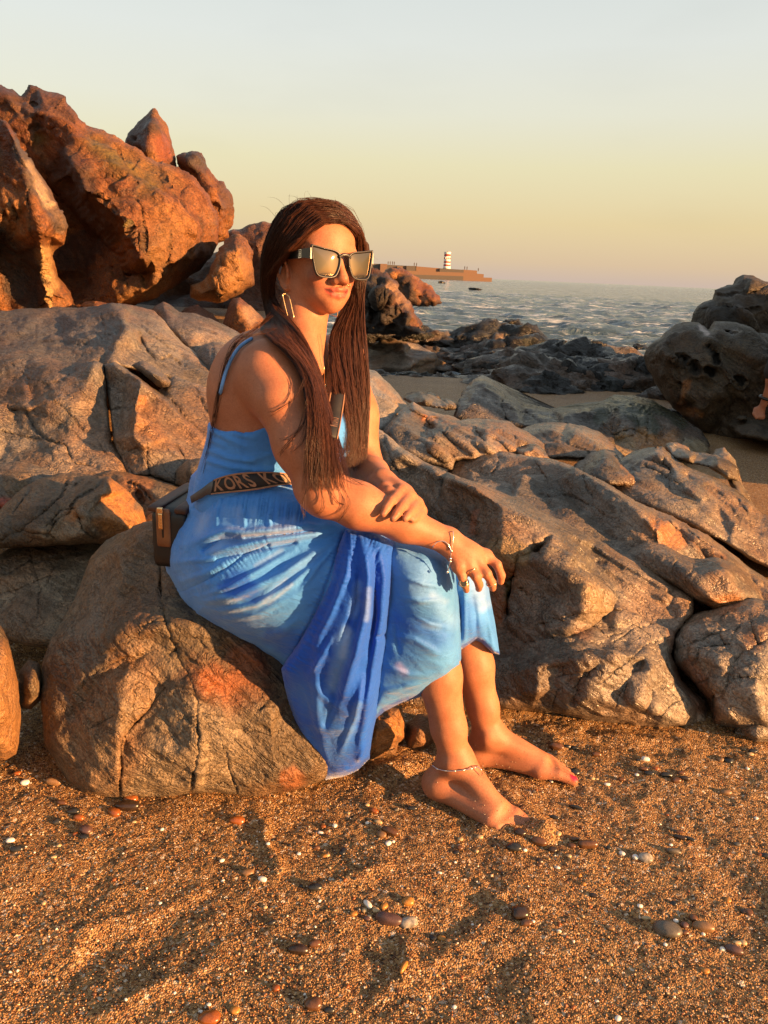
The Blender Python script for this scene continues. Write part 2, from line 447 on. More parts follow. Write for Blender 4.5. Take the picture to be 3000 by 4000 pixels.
M_NEAR = rock_mat('rock_near', (0.0373, 0.0258, 0.0158), (0.1118, 0.0774, 0.0459), (0.2222, 0.1649, 0.1075), (0.2294, 0.0946, 0.0287), 1.0, 0.46, warm=0.55, bump=0.8)
M_SLAB = rock_mat('rock_slab', (0.0358, 0.0287, 0.0227), (0.1069, 0.0843, 0.0641), (0.2247, 0.1842, 0.1462), (0.2492, 0.1117, 0.0393), 0.8, 0.30, warm=0.4, bump=0.6)
M_LEFT = rock_mat('rock_left', (0.0431, 0.0351, 0.0280), (0.1136, 0.0904, 0.0703), (0.2091, 0.1708, 0.1335), (0.2240, 0.1024, 0.0410), 0.7, 0.42, warm=0.5, bump=0.7)
M_CLIFF = rock_mat('rock_cliff', (0.0212, 0.0087, 0.0044), (0.1428, 0.0483, 0.0126), (0.2593, 0.1043, 0.0269), (0.0900, 0.0241, 0.0080), 0.34, 0.60, warm=0.6, bump=0.85, crz=0.2, lichen=(0.070, 0.055, 0.012, 0.4))
M_DARK = rock_mat('rock_dark', (0.005, 0.005, 0.004), (0.016, 0.014, 0.011), (0.040, 0.034, 0.028), (0.03, 0.020, 0.012), 0.34, 0.24, warm=0.3, bump=1.0, lichen=(0.008, 0.011, 0.003, 0.8))
M_BROWN = rock_mat('rock_brown', (0.016, 0.011, 0.006), (0.044, 0.030, 0.016), (0.078, 0.056, 0.031), (0.07, 0.034, 0.013), 0.4, 0.58, warm=0.5, bump=0.8)
M_MID = rock_mat('rock_mid', (0.0207, 0.0172, 0.0138), (0.0644, 0.0517, 0.0403), (0.1437, 0.1173, 0.0966), (0.1265, 0.0598, 0.0253), 0.5, 0.24, warm=0.4, bump=0.9)

def sand_mat(name, fine=True):
    t = NT(name); p = t.pos()
    v1 = t.n('ShaderNodeTexVoronoi'); t.l(p, v1.inputs['Vector']); v1.inputs['Scale'].default_value = 300
    v2 = t.n('ShaderNodeTexVoronoi'); t.l(p, v2.inputs['Vector']); v2.inputs['Scale'].default_value = 170
    s1 = t.n('ShaderNodeSeparateColor'); t.l(v1.outputs['Color'], s1.inputs[0])
    g = t.ramp(s1.outputs[0], [(0.0, (0.03, 0.015, 0.007)), (0.16, (0.1120, 0.0480, 0.0152)), (0.42, (0.250, 0.138, 0.050)), (0.68, (0.330, 0.192, 0.076)), (0.86, (0.355, 0.175, 0.053)), (0.97, (0.46, 0.32, 0.18)), (1.0, (0.66, 0.54, 0.42))])
    s2 = t.n('ShaderNodeSeparateColor'); t.l(v2.outputs['Color'], s2.inputs[0])
    g = t.mix(t.rng(s2.outputs[1], 0.80, 0.84, 0, 0.8), g, t.ramp(s2.outputs[0], [(0, (0.03, 0.016, 0.009)), (0.4, (0.20, 0.075, 0.02)), (0.7, (0.36, 0.21, 0.085)), (1, (0.70, 0.60, 0.48))]))
    big = t.noise(p, 3.0, 4); g = t.mix(1.0, g, t.ramp(big, [(0.3, (0.80, 0.76, 0.72)), (0.7, (1.12, 1.1, 1.08))]), 'MULTIPLY')
    h = t.math('SUBTRACT', 1.0, t.math('MULTIPLY', v1.outputs['Distance'], 1.3))
    h = t.math('ADD', h, t.math('MULTIPLY', t.noise(p, 60, 3), 1.4))
    nrm = t.bump(h, 0.65, 0.004)
    return t.fin(g, t.rng(s1.outputs[1], 0, 1, 0.35, 0.8), nrm, Specular_IOR_Level=0.4)
M_SAND = sand_mat('sand')

def grain_mat():
    t = NT('sand_grains'); a = t.attr('tint')
    return t.fin(a.outputs['Color'], 0.45)
M_GRAIN = grain_mat()
def pebble_mat(name, c, c2, rough=0.35):
    t = NT(name); p = t.n('ShaderNodeTexCoord').outputs['Object']
    n = t.noise(p, 60, 5, 0.6, 0.5)
    f = t.noise(p, 420, 3)
    col = t.mix(t.rng(n, 0.4, 0.65, 0, 1), c, c2)
    col = t.mix(1.0, col, t.ramp(f, [(0.3, (0.75, 0.75, 0.75)), (0.7, (1.2, 1.2, 1.2))]), 'MULTIPLY')
    return t.fin(col, rough, t.bump(t.math('ADD', n, t.math('MULTIPLY', f, 0.3)), 0.25, 0.001))

def sea_mat():
    t = NT('sea_water'); p = t.pos()
    m1 = t.mapping(p, (0.55, 1.5, 1.0)); m2 = t.mapping(p, (2.2, 5.0, 1))
    a = t.noise(m1, 1.0, 6, 0.66, 0.8); b = t.noise(m2, 1.0, 4, 0.6, 0.3)
    h = t.math('ADD', t.math('MULTIPLY', a, 1.0), t.math('MULTIPLY', b, 0.3))
    f = t.noise(t.mapping(p, (0.5, 2.2, 1.0)), 1.3, 5, 0.72, 1.2)
    foam_glint = t.math('MULTIPLY', t.rng(f, 0.49, 0.60, 0, 0.9), t.rng(a, 0.44, 0.58, 0, 1))  # pale flecks are foam together with painted glints
    col = t.mix(foam_glint, (0.050, 0.078, 0.098), (0.66, 0.69, 0.71))
    rg = t.rng(foam_glint, 0, 1, 0.14, 0.7)
    return t.fin(col, rg, t.bump(h, 1.0, 0.30), IOR=1.33)
M_SEA = sea_mat()
def simple(name, c, rough=0.5, metal=0.0, **kw):
    t = NT(name); p = t.n('ShaderNodeTexCoord').outputs['Object']
    f = t.noise(p, 90, 4); col = t.mix(1.0, c, t.ramp(f, [(0.3, (0.82, 0.82, 0.82)), (0.7, (1.15, 1.15, 1.15))]), 'MULTIPLY')
    return t.fin(col, rough, t.bump(f, 0.1, 0.001), Metallic=metal, **kw)
# ------------------------------------------------------------------ sea, sand
SEA_Z = -0.50
def build_sea():
    r = np.r_[np.linspace(5.5, 30, 170), np.geomspace(30.3, 90, 90), np.geomspace(91, 9000, 70)]
    th = np.r_[np.linspace(-180, 40, 40)[:-1], np.linspace(40, 125, 300), np.linspace(125, 180, 12)[1:]]
    T, Rr = np.meshgrid(np.radians(th), r)
    x = (Rr * np.cos(T)).ravel(); y = (Rr * np.sin(T)).ravel()
    q = np.c_[x * 0.35, y * 0.9, np.zeros(len(x))]
    z = 0.12 * fbm(q * 0.5, 3, 3) + 0.13 * fbm(q * 1.3 + 5, 3, 8, True) - 0.05
    q2 = np.c_[x * 1.5, y * 3.2, np.zeros(len(x))]; z = z + 0.018 * fbm(q2, 2, 12)
    z *= np.clip(1.0 - (Rr.ravel() - 60) / 160, 0, 1)
    V = np.c_[x, y, SEA_Z + z]
    nr, nt_ = T.shape; i = np.arange(nr * nt_).reshape(nr, nt_)
    F = np.c_[i[:-1, :-1].ravel(), i[:-1, 1:].ravel(), i[1:, 1:].ravel(), i[1:, :-1].ravel()][:, ::-1]
    o = mesh_obj('sea', V, F, M_SEA); tag(o, 'choppy grey green sea reaching the horizon', 'sea', kind='structure')
build_sea()

HOLLOWS = [  # (polyline px, half width m, height m)
    ([(300, 3760), (430, 3700), (620, 3640)], 0.055, -0.016), ([(620, 3640), (700, 3560)], 0.035, -0.010),
    ([(290, 3740), (330, 3640), (450, 3590), (640, 3560), (790, 3480)], 0.016, 0.012), ([(430, 3960), (560, 3890), (760, 3800), (860, 3720)], 0.020, 0.013),
    ([(1000, 3180), (1040, 3230), (1035, 3300), (1100, 3400)], 0.012, 0.016), ([(1120, 3240), (1250, 3300)], 0.05, -0.010),
    ([(1500, 3090), (1600, 3040), (1650, 3010)], 0.030, -0.022), ([(1440, 3010), (1540, 2985), (1650, 2990)], 0.014, 0.014),
    ([(1440, 3030), (1480, 3080), (1600, 3110)], 0.014, 0.012),
    ([(1960, 3090), (2060, 3180), (2130, 3250)], 0.026, 0.024), ([(1880, 3250), (2000, 3250), (2140, 3260)], 0.022, 0.018), ([(1930, 3060), (2010, 3150)], 0.02, -0.008),
    ([(1500, 3660), (1460, 3760), (1440, 3830)], 0.05, -0.013), ([(1590, 3690), (1600, 3780), (1570, 3830), (1470, 3890)], 0.014, 0.014),
    ([(1700, 3600), (1800, 3640), (1880, 3570)], 0.05, -0.012), ([(1930, 3520), (1920, 3600), (1800, 3680), (1700, 3760)], 0.016, 0.011),
    ([(2100, 2920), (2080, 2880), (2000, 2830)], 0.03, -0.020), ([(2120, 2850), (2180, 2900), (2170, 2960)], 0.02, 0.014),
    ([(2350, 2870), (2500, 2890), (2660, 2910)], 0.02, 0.014), ([(2360, 2900), (2500, 2930), (2640, 2940)], 0.02, -0.012),
    ([(2240, 3400), (2380, 3410)], 0.03, -0.008), ([(2800, 3380), (2900, 3440), (2960, 3520)], 0.035, -0.012), ([(2680, 3360), (2760, 3420)], 0.03, 0.010),
    ([(1700, 3900), (1900, 3820), (2000, 3720)], 0.035, -0.008), ([(1250, 3480), (1420, 3420), (1520, 3380)], 0.012, 0.008),
    ([(1850, 3420), (1900, 3470), (1960, 3500)], 0.012, 0.010), ([(2400, 2960), (2450, 3010)], 0.03, -0.008), ([(2300, 3090), (2400, 3160)], 0.016, 0.010), ([(2330, 3070), (2430, 3140)], 0.016, -0.010)]
def gz_base(x, y):
    z = 0.004 * fbm(np.c_[x * 2.0, y * 2.0, 0 * x], 3, 4)
    z = z - np.clip((y - 8.6) / 4.5, 0, 1) ** 1.2 * 0.9 - np.clip((x - 7.0) / 6.0, 0, 1) * 0.9
    z = z + np.clip((y - 1.75) / 0.8, 0, 1) * 0.03
    z = z + 0.68 * np.clip((y - 2.0) / 3.4, 0, 1) ** 0.9 * np.clip((-x - 0.35) / 0.7, 0, 1) * np.clip((10.5 - y) / 2.0, 0, 1)      # the beach climbs towards the cliffs
    return z
HOLL_W = [(np.array([ground_pt(*p)[:2] for p in pl]), w_ * 0.95, h_ * 0.52) for pl, w_, h_ in HOLLOWS]
def gz(x, y, fine=True):
    x = np.asarray(x, float); y = np.asarray(y, float); z = gz_base(x, y); q = np.c_[x, y]
    near = np.where((y > 0.6) & (y < 2.3) & (np.abs(x) < 1.6))[0]
    if len(near):
        for pl, w_, h_ in HOLL_W:
            lo = pl.min(0) - 3 * w_; hi = pl.max(0) + 3 * w_
            m = near[(q[near, 0] > lo[0]) & (q[near, 0] < hi[0]) & (q[near, 1] > lo[1]) & (q[near, 1] < hi[1])]
            if len(m):
                dd, _ = poly_dist(q[m], pl); jag = 1 + 0.35 * fbm(np.c_[q[m] * 30, np.zeros(len(m))], 2, 5)
                z[m] += h_ * np.exp(-(dd / w_) ** 2) * jag
        z[near] += 0.0032 * fbm(np.c_[q[near] * 14, np.zeros(len(near))], 4, 21)
        if fine: z[near] += 0.0022 * fbm(np.c_[q[near] * 140, np.zeros(len(near))], 2, 31)
    return z
def build_ground():
    xs = np.r_[-40, -20, np.linspace(-12, -1.3, 60), np.linspace(-1.25, 1.45, 390), np.linspace(1.5, 12, 110), 13.5, 16]
    ys = np.r_[-25, -12, -6, -3, np.linspace(-1, 0.6, 12), np.linspace(0.64, 2.2, 240), np.linspace(2.25, 9, 130), np.linspace(9.2, 16, 24)]
    Y, X = np.meshgrid(ys, xs, indexing='ij')
    V = np.c_[X.ravel(), Y.ravel(), gz(X.ravel(), Y.ravel())]
    i = np.arange(X.size).reshape(X.shape)
    F = np.c_[i[:-1, :-1].ravel(), i[:-1, 1:].ravel(), i[1:, 1:].ravel(), i[1:, :-1].ravel()]
    o = mesh_obj('beach_ground', V, F, M_SAND); tag(o, 'golden coarse beach sand with shallow footprints', 'sand', kind='structure')
build_ground()
# ------------------------------------------------------------------ rocks
FOL = (0.8, -0.25, -0.55, 5.0)
N_NEAR = [(0.004, 11.0, 1, 'facet', FOL), (0.007, 6, 3, False, None), (0.0032, 22, 4, True, FOL), (0.0016, 70, 3, False, None)]
LAY = (0.8, -0.25, -0.55, 9.0)
N_SLAB = [(0.006, 3.5, 3, False, None), (0.0095, 8, 3, True, LAY), (0.0040, 24, 3, True, LAY), (0.003, 8.0, 1, 'facet', FOL)]
N_LEFT = [(0.006, 6.0, 1, 'facet', FOL), (0.008, 3.0, 3, False, None), (0.0055, 9, 4, True, FOL), (0.0025, 30, 3, True, None)]
N_CLIFF = [(0.020, 1.3, 4, False, None), (0.085, 1.9, 1, 'facet', (0.6, 0, -0.75, 2)), (0.030, 5.0, 1, 'facet', None), (0.008, 10, 3, True, None)]
N_FAR = [(0.10, 1.2, 5, False, None), (0.06, 3.0, 4, True, FOL)]
def rock(label, outline, inner=(), name='rock', group=None, cat='rock', **kw):
    o = relief(name, outline, inner, **kw); tag(o, label, cat, group); return o

RUST = (0.36, 0.085, 0.018); ORANGE = (0.34, 0.15, 0.045); BLACK = (0.012, 0.012, 0.010); ALGAE = (0.018, 0.026, 0.006); PALE = (0.26, 0.22, 0.175)

rock('large grey brown rock the woman sits on, with a rust red patch and long cracks',
     [(610,2030,1.78),(560,2040,1.78),(480,2075,1.80),(420,2110,1.85),(350,2180,1.80),(300,2330,1.72),(240,2430,1.65),(190,2520,1.58),(165,2600,1.54),(160,2750,1.48),(175,2900,1.44),
      (230,3000,1.42),(260,3060,1.41),(320,3120,1.39),(460,3145,1.38),(620,3120,1.385),(800,3100,1.385),(1000,3115,1.38),(1150,3090,1.39),(1260,3050,1.40),(1360,2960,1.44),(1400,2850,1.48),
      (1430,2700,1.52),(1350,2600,1.6),(1200,2400,1.7),(1000,2200,1.75),(800,2050,1.80)],
     [(700,2300,1.60),(450,2350,1.60),(520,2150,1.70),(400,2600,1.475),(330,2850,1.415),(600,2700,1.43),(800,2600,1.45),(900,2750,1.405),(700,2950,1.36),(1000,2950,1.385),(1150,2700,1.47),
      (1200,2900,1.42),(900,2450,1.54),(1100,2550,1.52),(480,2900,1.375),(600,2500,1.49),(260,2700,1.49),(820,2880,1.365),(1080,2830,1.41)],
     plane=A, step=6, roundpx=70, rounding=0.05, back=0.45, noise=N_NEAR, mat=M_NEAR, seed=1, smooth=3, ridges=[[(300,2500,1.57),(480,2470,1.50),(640,2440,1.485),(820,2450,1.49),(980,2520,1.49)], [(470,2900,1.355),(480,2720,1.41),(520,2560,1.46)], [(760,2700,1.405),(790,2880,1.35),(770,3080,1.36)], [(1000,2620,1.46),(1060,2800,1.39),(1080,3000,1.375)]],
     strokes=[([(300,2500),(480,2470),(640,2440),(800,2440)], 50, 0.012), ([(300,2780),(420,2640),(560,2560)], 30, -0.014), ([(640,2700),(560,2830),(430,2960)], 45, -0.012), ([(520,3000),(640,3010)], 80, 0.010)],
     cracks=[([(625,2210),(640,2420),(700,2550),(760,2700),(780,2880),(745,3095)], 7, 0.030), ([(468,3120),(470,2880),(540,2815),(650,2690)], 7, 0.028), ([(540,2460),(640,2430),(660,2440)], 6, 0.02),
             ([(665,2552),(700,2530),(690,2500)], 12, 0.03), ([(700,2810),(800,2785),(880,2800)], 4, 0.010), ([(870,2900),(900,3000),(930,3100)], 5, 0.015), ([(300,2700),(420,2600),(560,2540)], 4, 0.012),
             ([(350,2850),(450,2790)], 4, 0.01), ([(760,2480),(820,2540)], 4, 0.012), ([(1000,2780),(1100,2690)], 4, 0.01)],
     stains=[([(800,2650),(900,2700),(960,2660)], 80, (0.25, 0.075, 0.018), 0.75, 0.8), ([(820,2660),(880,2700)], 45, (0.34, 0.085, 0.016), 0.6, 0.8), ([(950,2560),(1000,2600)], 60, (0.20, 0.06, 0.02), 0.8), ([(400,2300),(330,2600)], 60, PALE, 0.5, 0.9), ([(1140,3040)], 50, (0.26, 0.09, 0.03), 0.8), ([(640,2250),(500,2400)], 90, (0.20, 0.10, 0.05), 0.6, 0.8),
             ([(250,2640),(200,2900)], 50, (0.10, 0.055, 0.03), 0.7, 0.8)])
rock('tilted grey slab at the left edge behind the rock the woman sits on',
     [(-60,2200,2.02),(20,2150,2.1),(90,2115,2.15),(250,2085,2.2),(400,2075,2.2),(500,2085,2.15),(560,2120,2.1),(480,2350,1.85),(330,2480,1.75),(250,2540,1.70),(120,2520,1.72),(-60,2480,1.78)],
     [(200,2250,1.95),(330,2200,2.0),(100,2380,1.82),(60,2220,1.98),(250,2400,1.80)], plane=A, step=7, roundpx=50, rounding=0.05, back=0.35, noise=N_NEAR, mat=M_NEAR, seed=2, smooth=8,
     cracks=[([(120,2160),(160,2300),(150,2420)], 5, 0.012), ([(20,2250),(140,2190),(330,2150)], 6, 0.02), ([(0,2330),(60,2310),(180,2260),(300,2240)], 5, 0.014), ([(230,2200),(150,2330)], 5, 0.012)],
     stains=[([(30,2450),(120,2380)], 70, (0.17, 0.09, 0.045), 0.6)])
rock('cracked rounded boulder with a sunlit orange face, left of the handbag',
     [(-60,2140,1.98),(-40,2030,2.05),(30,1960,2.12),(90,1905,2.18),(160,1870,2.22),(230,1850,2.25),(330,1855,2.25),(430,1862,2.22),(500,1920,2.18),(555,1985,2.14),(575,2060,2.10),(540,2100,2.05),(420,2120,2.0),(200,2130,1.98)],
     [(420,1885,2.10),(390,1950,2.03),(330,2020,1.97),(470,2040,2.02),(240,1960,2.06),(130,1990,2.06),(160,2080,1.97),(300,2090,1.95),(270,2010,2.0),(50,2060,2.02)], plane=A, step=6, roundpx=40, rounding=0.05, back=0.4, noise=N_NEAR, mat=M_NEAR, seed=3, ridges=[[(430,1864,2.14),(395,1935,2.0),(335,2015,1.93),(330,2085,1.92)]], smooth=2,
     cracks=[([(270,1860),(230,1940),(150,2030),(80,2080)], 6, 0.03), ([(400,1880),(300,1950),(280,2000),(190,2080)], 7, 0.035), ([(310,2000),(320,2070),(380,2100)], 8, 0.035), ([(180,2060),(240,2000),(290,1985)], 6, 0.025), ([(120,1900),(60,2010)], 5, 0.02), ([(330,1870),(280,1900)], 5, 0.02), ([(10,2110),(90,2070),(200,2095)], 7, 0.03)],
     stains=[([(470,1930),(440,2030),(520,2050)], 75, (0.42, 0.17, 0.04), 0.8), ([(285,2010)], 30, (0.40, 0.16, 0.04), 0.7)])  # orange of the sunlit face is painted in
rock('low brown hump at the left edge, above the cracked orange boulder',
     [(-60,1990,2.2),(-60,1835,2.35),(0,1812,2.4),(60,1800,2.42),(130,1812,2.42),(220,1850,2.36),(330,1850,2.36),(340,1900,2.3),(120,1960,2.25),(30,2000,2.2)],
     [(60,1880,2.27),(130,1870,2.30),(10,1920,2.24)], plane=A, step=7, roundpx=35, rounding=0.05, back=0.3, noise=N_LEFT, mat=M_LEFT, seed=4, smooth=6,
     stains=[([(10,1960),(60,1970)], 25, (0.32, 0.06, 0.03), 0.9), ([(60,1890)], 60, (0.22, 0.13, 0.05), 0.6)])
rock('flat orange tinted rock directly behind the handbag',
     [(370,1862,2.4),(400,1842,2.42),(430,1832,2.43),(520,1850,2.42),(600,1868,2.40),(690,1898,2.36),(760,1940,2.3),(740,2040,2.2),(560,2060,2.2),(470,1950,2.3)],
     [(520,1880,2.33),(600,1920,2.28),(550,1960,2.30),(660,1990,2.2)], plane=A, step=7, roundpx=25, rounding=0.04, back=0.25, noise=N_NEAR, mat=M_NEAR, seed=5, smooth=4,
     cracks=[([(490,1880),(540,1900),(600,1960)], 7, 0.03), ([(545,1915),(560,1960)], 12, 0.03)], stains=[([(500,1880),(560,1890)], 40, (0.34, 0.14, 0.05), 0.7)])
rock('broad ridged rock at the left edge with orange sunlit facets, left of the vertical crack',
     [(-60,1385,3.3),(0,1380,3.3),(60,1368,3.3),(115,1364,3.3),(160,1385,3.22),(220,1408,3.15),(290,1422,3.05),(375,1412,3.0),(405,1425,3.0),(412,1520,2.85),(425,1640,2.7),(435,1730,2.6),(480,1800,2.5),(520,1870,2.45),(400,1900,2.4),(250,1900,2.4),(120,1870,2.4),(-60,1860,2.45)],
     [(365,1425,2.9),(290,1480,2.88),(215,1510,2.86),(130,1570,2.82),(100,1480,3.0),(40,1430,3.1),(180,1450,3.02),(200,1560,2.80),(330,1530,2.78),(390,1560,2.80),(395,1650,2.72),(60,1600,2.82),(0,1580,2.86),(110,1610,2.76),(-40,1480,3.05),(160,1690,2.66),(60,1680,2.72),(270,1660,2.66),(330,1760,2.56),(200,1790,2.52),(100,1740,2.62),(20,1760,2.62)],
     plane=A, step=7, roundpx=28, rounding=0.05, back=0.6, noise=N_LEFT, mat=M_LEFT, seed=6, ridges=[[(375,1416,2.92),(290,1480,2.84),(215,1510,2.80),(200,1562,2.74),(280,1620,2.68),(400,1700,2.62)], [(0,1582,2.82),(110,1592,2.74),(200,1562,2.74)], [(160,1385,3.16),(240,1430,3.04),(290,1480,2.86)]], smooth=1,
     cracks=[([(40,1425),(110,1480),(190,1518)], 5, 0.02), ([(190,1520),(250,1490),(300,1440)], 5, 0.02), ([(100,1600),(140,1680),(190,1720),(260,1740),(285,1800)], 7, 0.035), ([(200,1562),(260,1600),(330,1690)], 5, 0.02), ([(0,1690),(80,1710),(170,1720)], 6, 0.025), ([(280,1815),(360,1830)], 5, 0.02), ([(390,1730),(420,1780)], 5, 0.02)],
     stains=[([(110,1530),(180,1600)], 70, (0.30, 0.14, 0.06), 0.5, 0.8), ([(310,1560),(380,1620)], 60, (0.30, 0.15, 0.06), 0.5, 0.8), ([(130,1800)], 50, (0.24, 0.12, 0.05), 0.5)])  # orange patches paint the sun onto the facets
rock('ridged rock with a sunlit right face between the vertical crack and the woman\'s back',
     [(400,1425,3.0),(450,1412,3.02),(500,1440,2.98),(548,1478,2.92),(620,1530,2.95),(680,1470,3.05),(760,1500,3.02),(850,1530,3.0),(900,1600,2.9),(880,1800,2.6),(800,1890,2.45),(690,1895,2.40),(590,1860,2.42),(500,1868,2.44),(470,1790,2.52),(440,1720,2.60),(425,1560,2.82)],
     [(452,1425,2.92),(500,1480,2.88),(430,1500,2.93),(545,1495,2.78),(535,1600,2.66),(532,1690,2.55),(590,1560,2.74),(660,1560,2.86),(480,1540,2.86),(465,1660,2.72),(480,1760,2.56),(600,1650,2.62),(680,1700,2.62),(760,1620,2.82),(650,1780,2.50),(570,1760,2.48),(740,1780,2.56),(560,1840,2.45),(680,1850,2.44)],
     plane=A, step=7, roundpx=22, rounding=0.05, back=0.5, noise=N_LEFT, mat=M_LEFT, seed=7, ridges=[[(548,1480,2.74),(540,1530,2.68),(533,1610,2.58),(530,1700,2.48),(560,1740,2.46)], [(450,1416,2.96),(500,1452,2.88),(548,1480,2.74),(640,1560,2.76),(740,1660,2.72),(820,1760,2.62)]], smooth=1,
     cracks=[([(500,1445),(600,1520),(700,1600),(800,1690)], 6, 0.03), ([(430,1600),(530,1585)], 5, 0.02), ([(470,1780),(550,1750)], 5, 0.02), ([(565,1720),(580,1800),(590,1860)], 6, 0.025), ([(690,1740),(720,1800),(690,1890)], 5, 0.025), ([(490,1800),(520,1850)], 6, 0.025), ([(760,1510),(800,1590),(840,1640)], 5, 0.02)],
     stains=[([(570,1610),(600,1700)], 60, (0.34, 0.15, 0.05), 0.6, 0.7), ([(560,1560)], 22, (0.36, 0.12, 0.03), 0.7)])  # warm patch on the right face is painted sunlight
rock('small rounded stones wedged at the foot of the ridged rock behind the handbag',
     [(680,1895,2.38),(690,1840,2.4),(730,1800,2.42),(790,1790,2.42),(830,1830,2.4),(800,1900,2.36),(720,1910,2.34)], [(740,1840,2.34),(770,1860,2.32)], plane=A, step=7, roundpx=25, rounding=0.06, back=0.15, noise=N_NEAR, mat=M_NEAR, seed=8)
rock('loose wedge block with rounded top lying across the ridged rock behind the woman',
     [(515,1428,3.0),(545,1410,3.0),(565,1412,3.0),(610,1440,2.96),(650,1465,2.94),(668,1490,2.92),(660,1510,2.9),(630,1518,2.9),(570,1470,2.92)], [(600,1465,2.86),(560,1435,2.92),(640,1490,2.86)], plane=A, step=6, roundpx=12, rounding=0.03, back=0.15, noise=N_NEAR, mat=M_LEFT, seed=9, smooth=2)
rock('dark grey and sunlit humped rock below the leaning cliffs, its right face orange',
     [(-60,1225,4.1),(60,1212,4.15),(130,1207,4.2),(220,1203,4.2),(300,1202,4.2),(380,1195,4.15),(440,1183,4.1),(520,1193,4.2),(600,1214,4.2),(640,1255,4.1),(700,1330,3.9),(770,1385,3.75),(840,1450,3.6),(890,1500,3.5),(880,1560,3.4),(760,1540,3.3),(660,1480,3.3),(560,1450,3.25),(450,1430,3.2),(330,1440,3.2),(200,1425,3.25),(100,1400,3.3),(-60,1400,3.35)],
     [(475,1216,3.75),(485,1290,3.55),(440,1360,3.4),(410,1418,3.3),(300,1260,3.8),(150,1280,3.85),(250,1350,3.55),(60,1330,3.65),(360,1230,3.85),(560,1290,3.68),(640,1350,3.6),(540,1370,3.48),(600,1410,3.42),(720,1450,3.45),(800,1480,3.42),(640,1300,3.78),(130,1240,3.95)],
     plane=A, step=8, roundpx=22, rounding=0.07, back=0.9, noise=N_LEFT, mat=M_LEFT, seed=10, ridges=[[(440,1186,3.95),(475,1216,3.68),(487,1290,3.46),(445,1360,3.34),(410,1420,3.24)], [(640,1262,4.0),(700,1345,3.72),(780,1420,3.55),(850,1490,3.42)]], smooth=1,
     cracks=[([(400,1220),(410,1300),(440,1290)], 5, 0.03), ([(540,1300),(570,1370),(610,1420)], 8, 0.05), ([(480,1290),(400,1330),(380,1310)], 5, 0.03), ([(270,1230),(265,1290)], 4, 0.02), ([(140,1280),(145,1330)], 4, 0.02), ([(520,1250),(620,1330),(680,1370)], 5, 0.03), ([(620,1410),(660,1390),(720,1440)], 6, 0.04), ([(100,1330),(220,1340),(350,1350)], 5, 0.03)],
     stains=[([(60,1300),(250,1290),(420,1280)], 110, (0.115, 0.105, 0.095), 0.75, 0.9)])  # left face painted greyer for its shade
rock('orange lit ledge rock just left of the woman\'s neck',
     [(590,1210,4.7),(640,1178,4.75),(700,1215,4.7),(760,1225,4.7),(850,1260,4.6),(930,1300,4.5),(1000,1330,4.3),(960,1420,4.1),(900,1500,3.9),(840,1450,3.9),(740,1370,4.0),(660,1290,4.2)],
     [(700,1260,4.35),(830,1300,4.25),(760,1300,4.15),(880,1380,4.05),(650,1215,4.5)], plane=A, step=8, roundpx=18, rounding=0.08, back=0.7, noise=N_LEFT, mat=M_LEFT, seed=11, smooth=3,
     cracks=[([(690,1240),(760,1290),(850,1310)], 6, 0.04)], stains=[([(700,1250)], 50, (0.12, 0.10, 0.085), 0.6)])
rock('smooth grey rock against the woman\'s shoulder strap',
     [(760,1390,3.75),(790,1350,3.8),(830,1336,3.85),(880,1340,3.85),(940,1400,3.7),(960,1500,3.4),(880,1540,3.35),(810,1480,3.5)], [(840,1400,3.55),(880,1450,3.45)], plane=A, step=8, roundpx=20, rounding=0.06, back=0.5, noise=N_LEFT, mat=M_LEFT, seed=12,
     cracks=[([(830,1340),(835,1420),(850,1460)], 5, 0.03)], stains=[([(850,1420)], 70, (0.12, 0.11, 0.10), 0.7)])
# the leaning cliffs, upper left
rock('rough orange and black cliff at the left edge, nearest of the tall boulders',
     [(-120,380,5.9),(0,448,5.8),(30,480,5.7),(60,520,5.7),(100,590,5.6),(140,650,5.6),(205,740,5.6),(240,800,5.6),(262,850,5.6),(265,900,5.55),(250,950,5.55),(215,985,5.6),(222,1040,5.6),(255,1100,5.5),(290,1170,5.4),(300,1215,5.3),(200,1240,5.2),(-120,1240,5.2)],
     [(60,640,5.35),(110,800,5.15),(150,900,5.05),(190,860,5.2),(20,800,5.2),(0,1000,5.38),(80,1060,5.40),(140,980,5.26),(60,920,5.34),(160,1080,5.30),(200,1000,5.35),(190,1160,5.15),(130,1140,5.35),(40,1160,5.35),(20,650,5.45),(230,1140,5.25)],
     plane=A, step=7, roundpx=20, rounding=0.15, back=1.3, noise=N_CLIFF, mat=M_CLIFF, seed=13, jit=7, ridges=[[(40,500,5.5),(90,620,5.3),(125,760,5.15),(140,880,5.05),(165,985,5.15),(180,1090,5.2),(120,1180,5.25)]], smooth=1,
     cracks=[([(60,560),(110,720),(130,860),(140,960)], 6, 0.05), ([(20,760),(80,860)], 6, 0.05)],
     stains=[([(10,960),(90,1060),(60,1120)], 80, BLACK, 0.85), ([(70,570),(150,720),(230,860)], 42, (0.07, 0.06, 0.05), 0.75), ([(110,640),(190,800)], 18, (0.42, 0.30, 0.18), 0.6), ([(180,1000),(200,1180)], 40, (0.40, 0.24, 0.09), 0.8), ([(0,780),(90,880)], 50, (0.34, 0.16, 0.05), 0.6)])  # black lower left is shade put into the colour
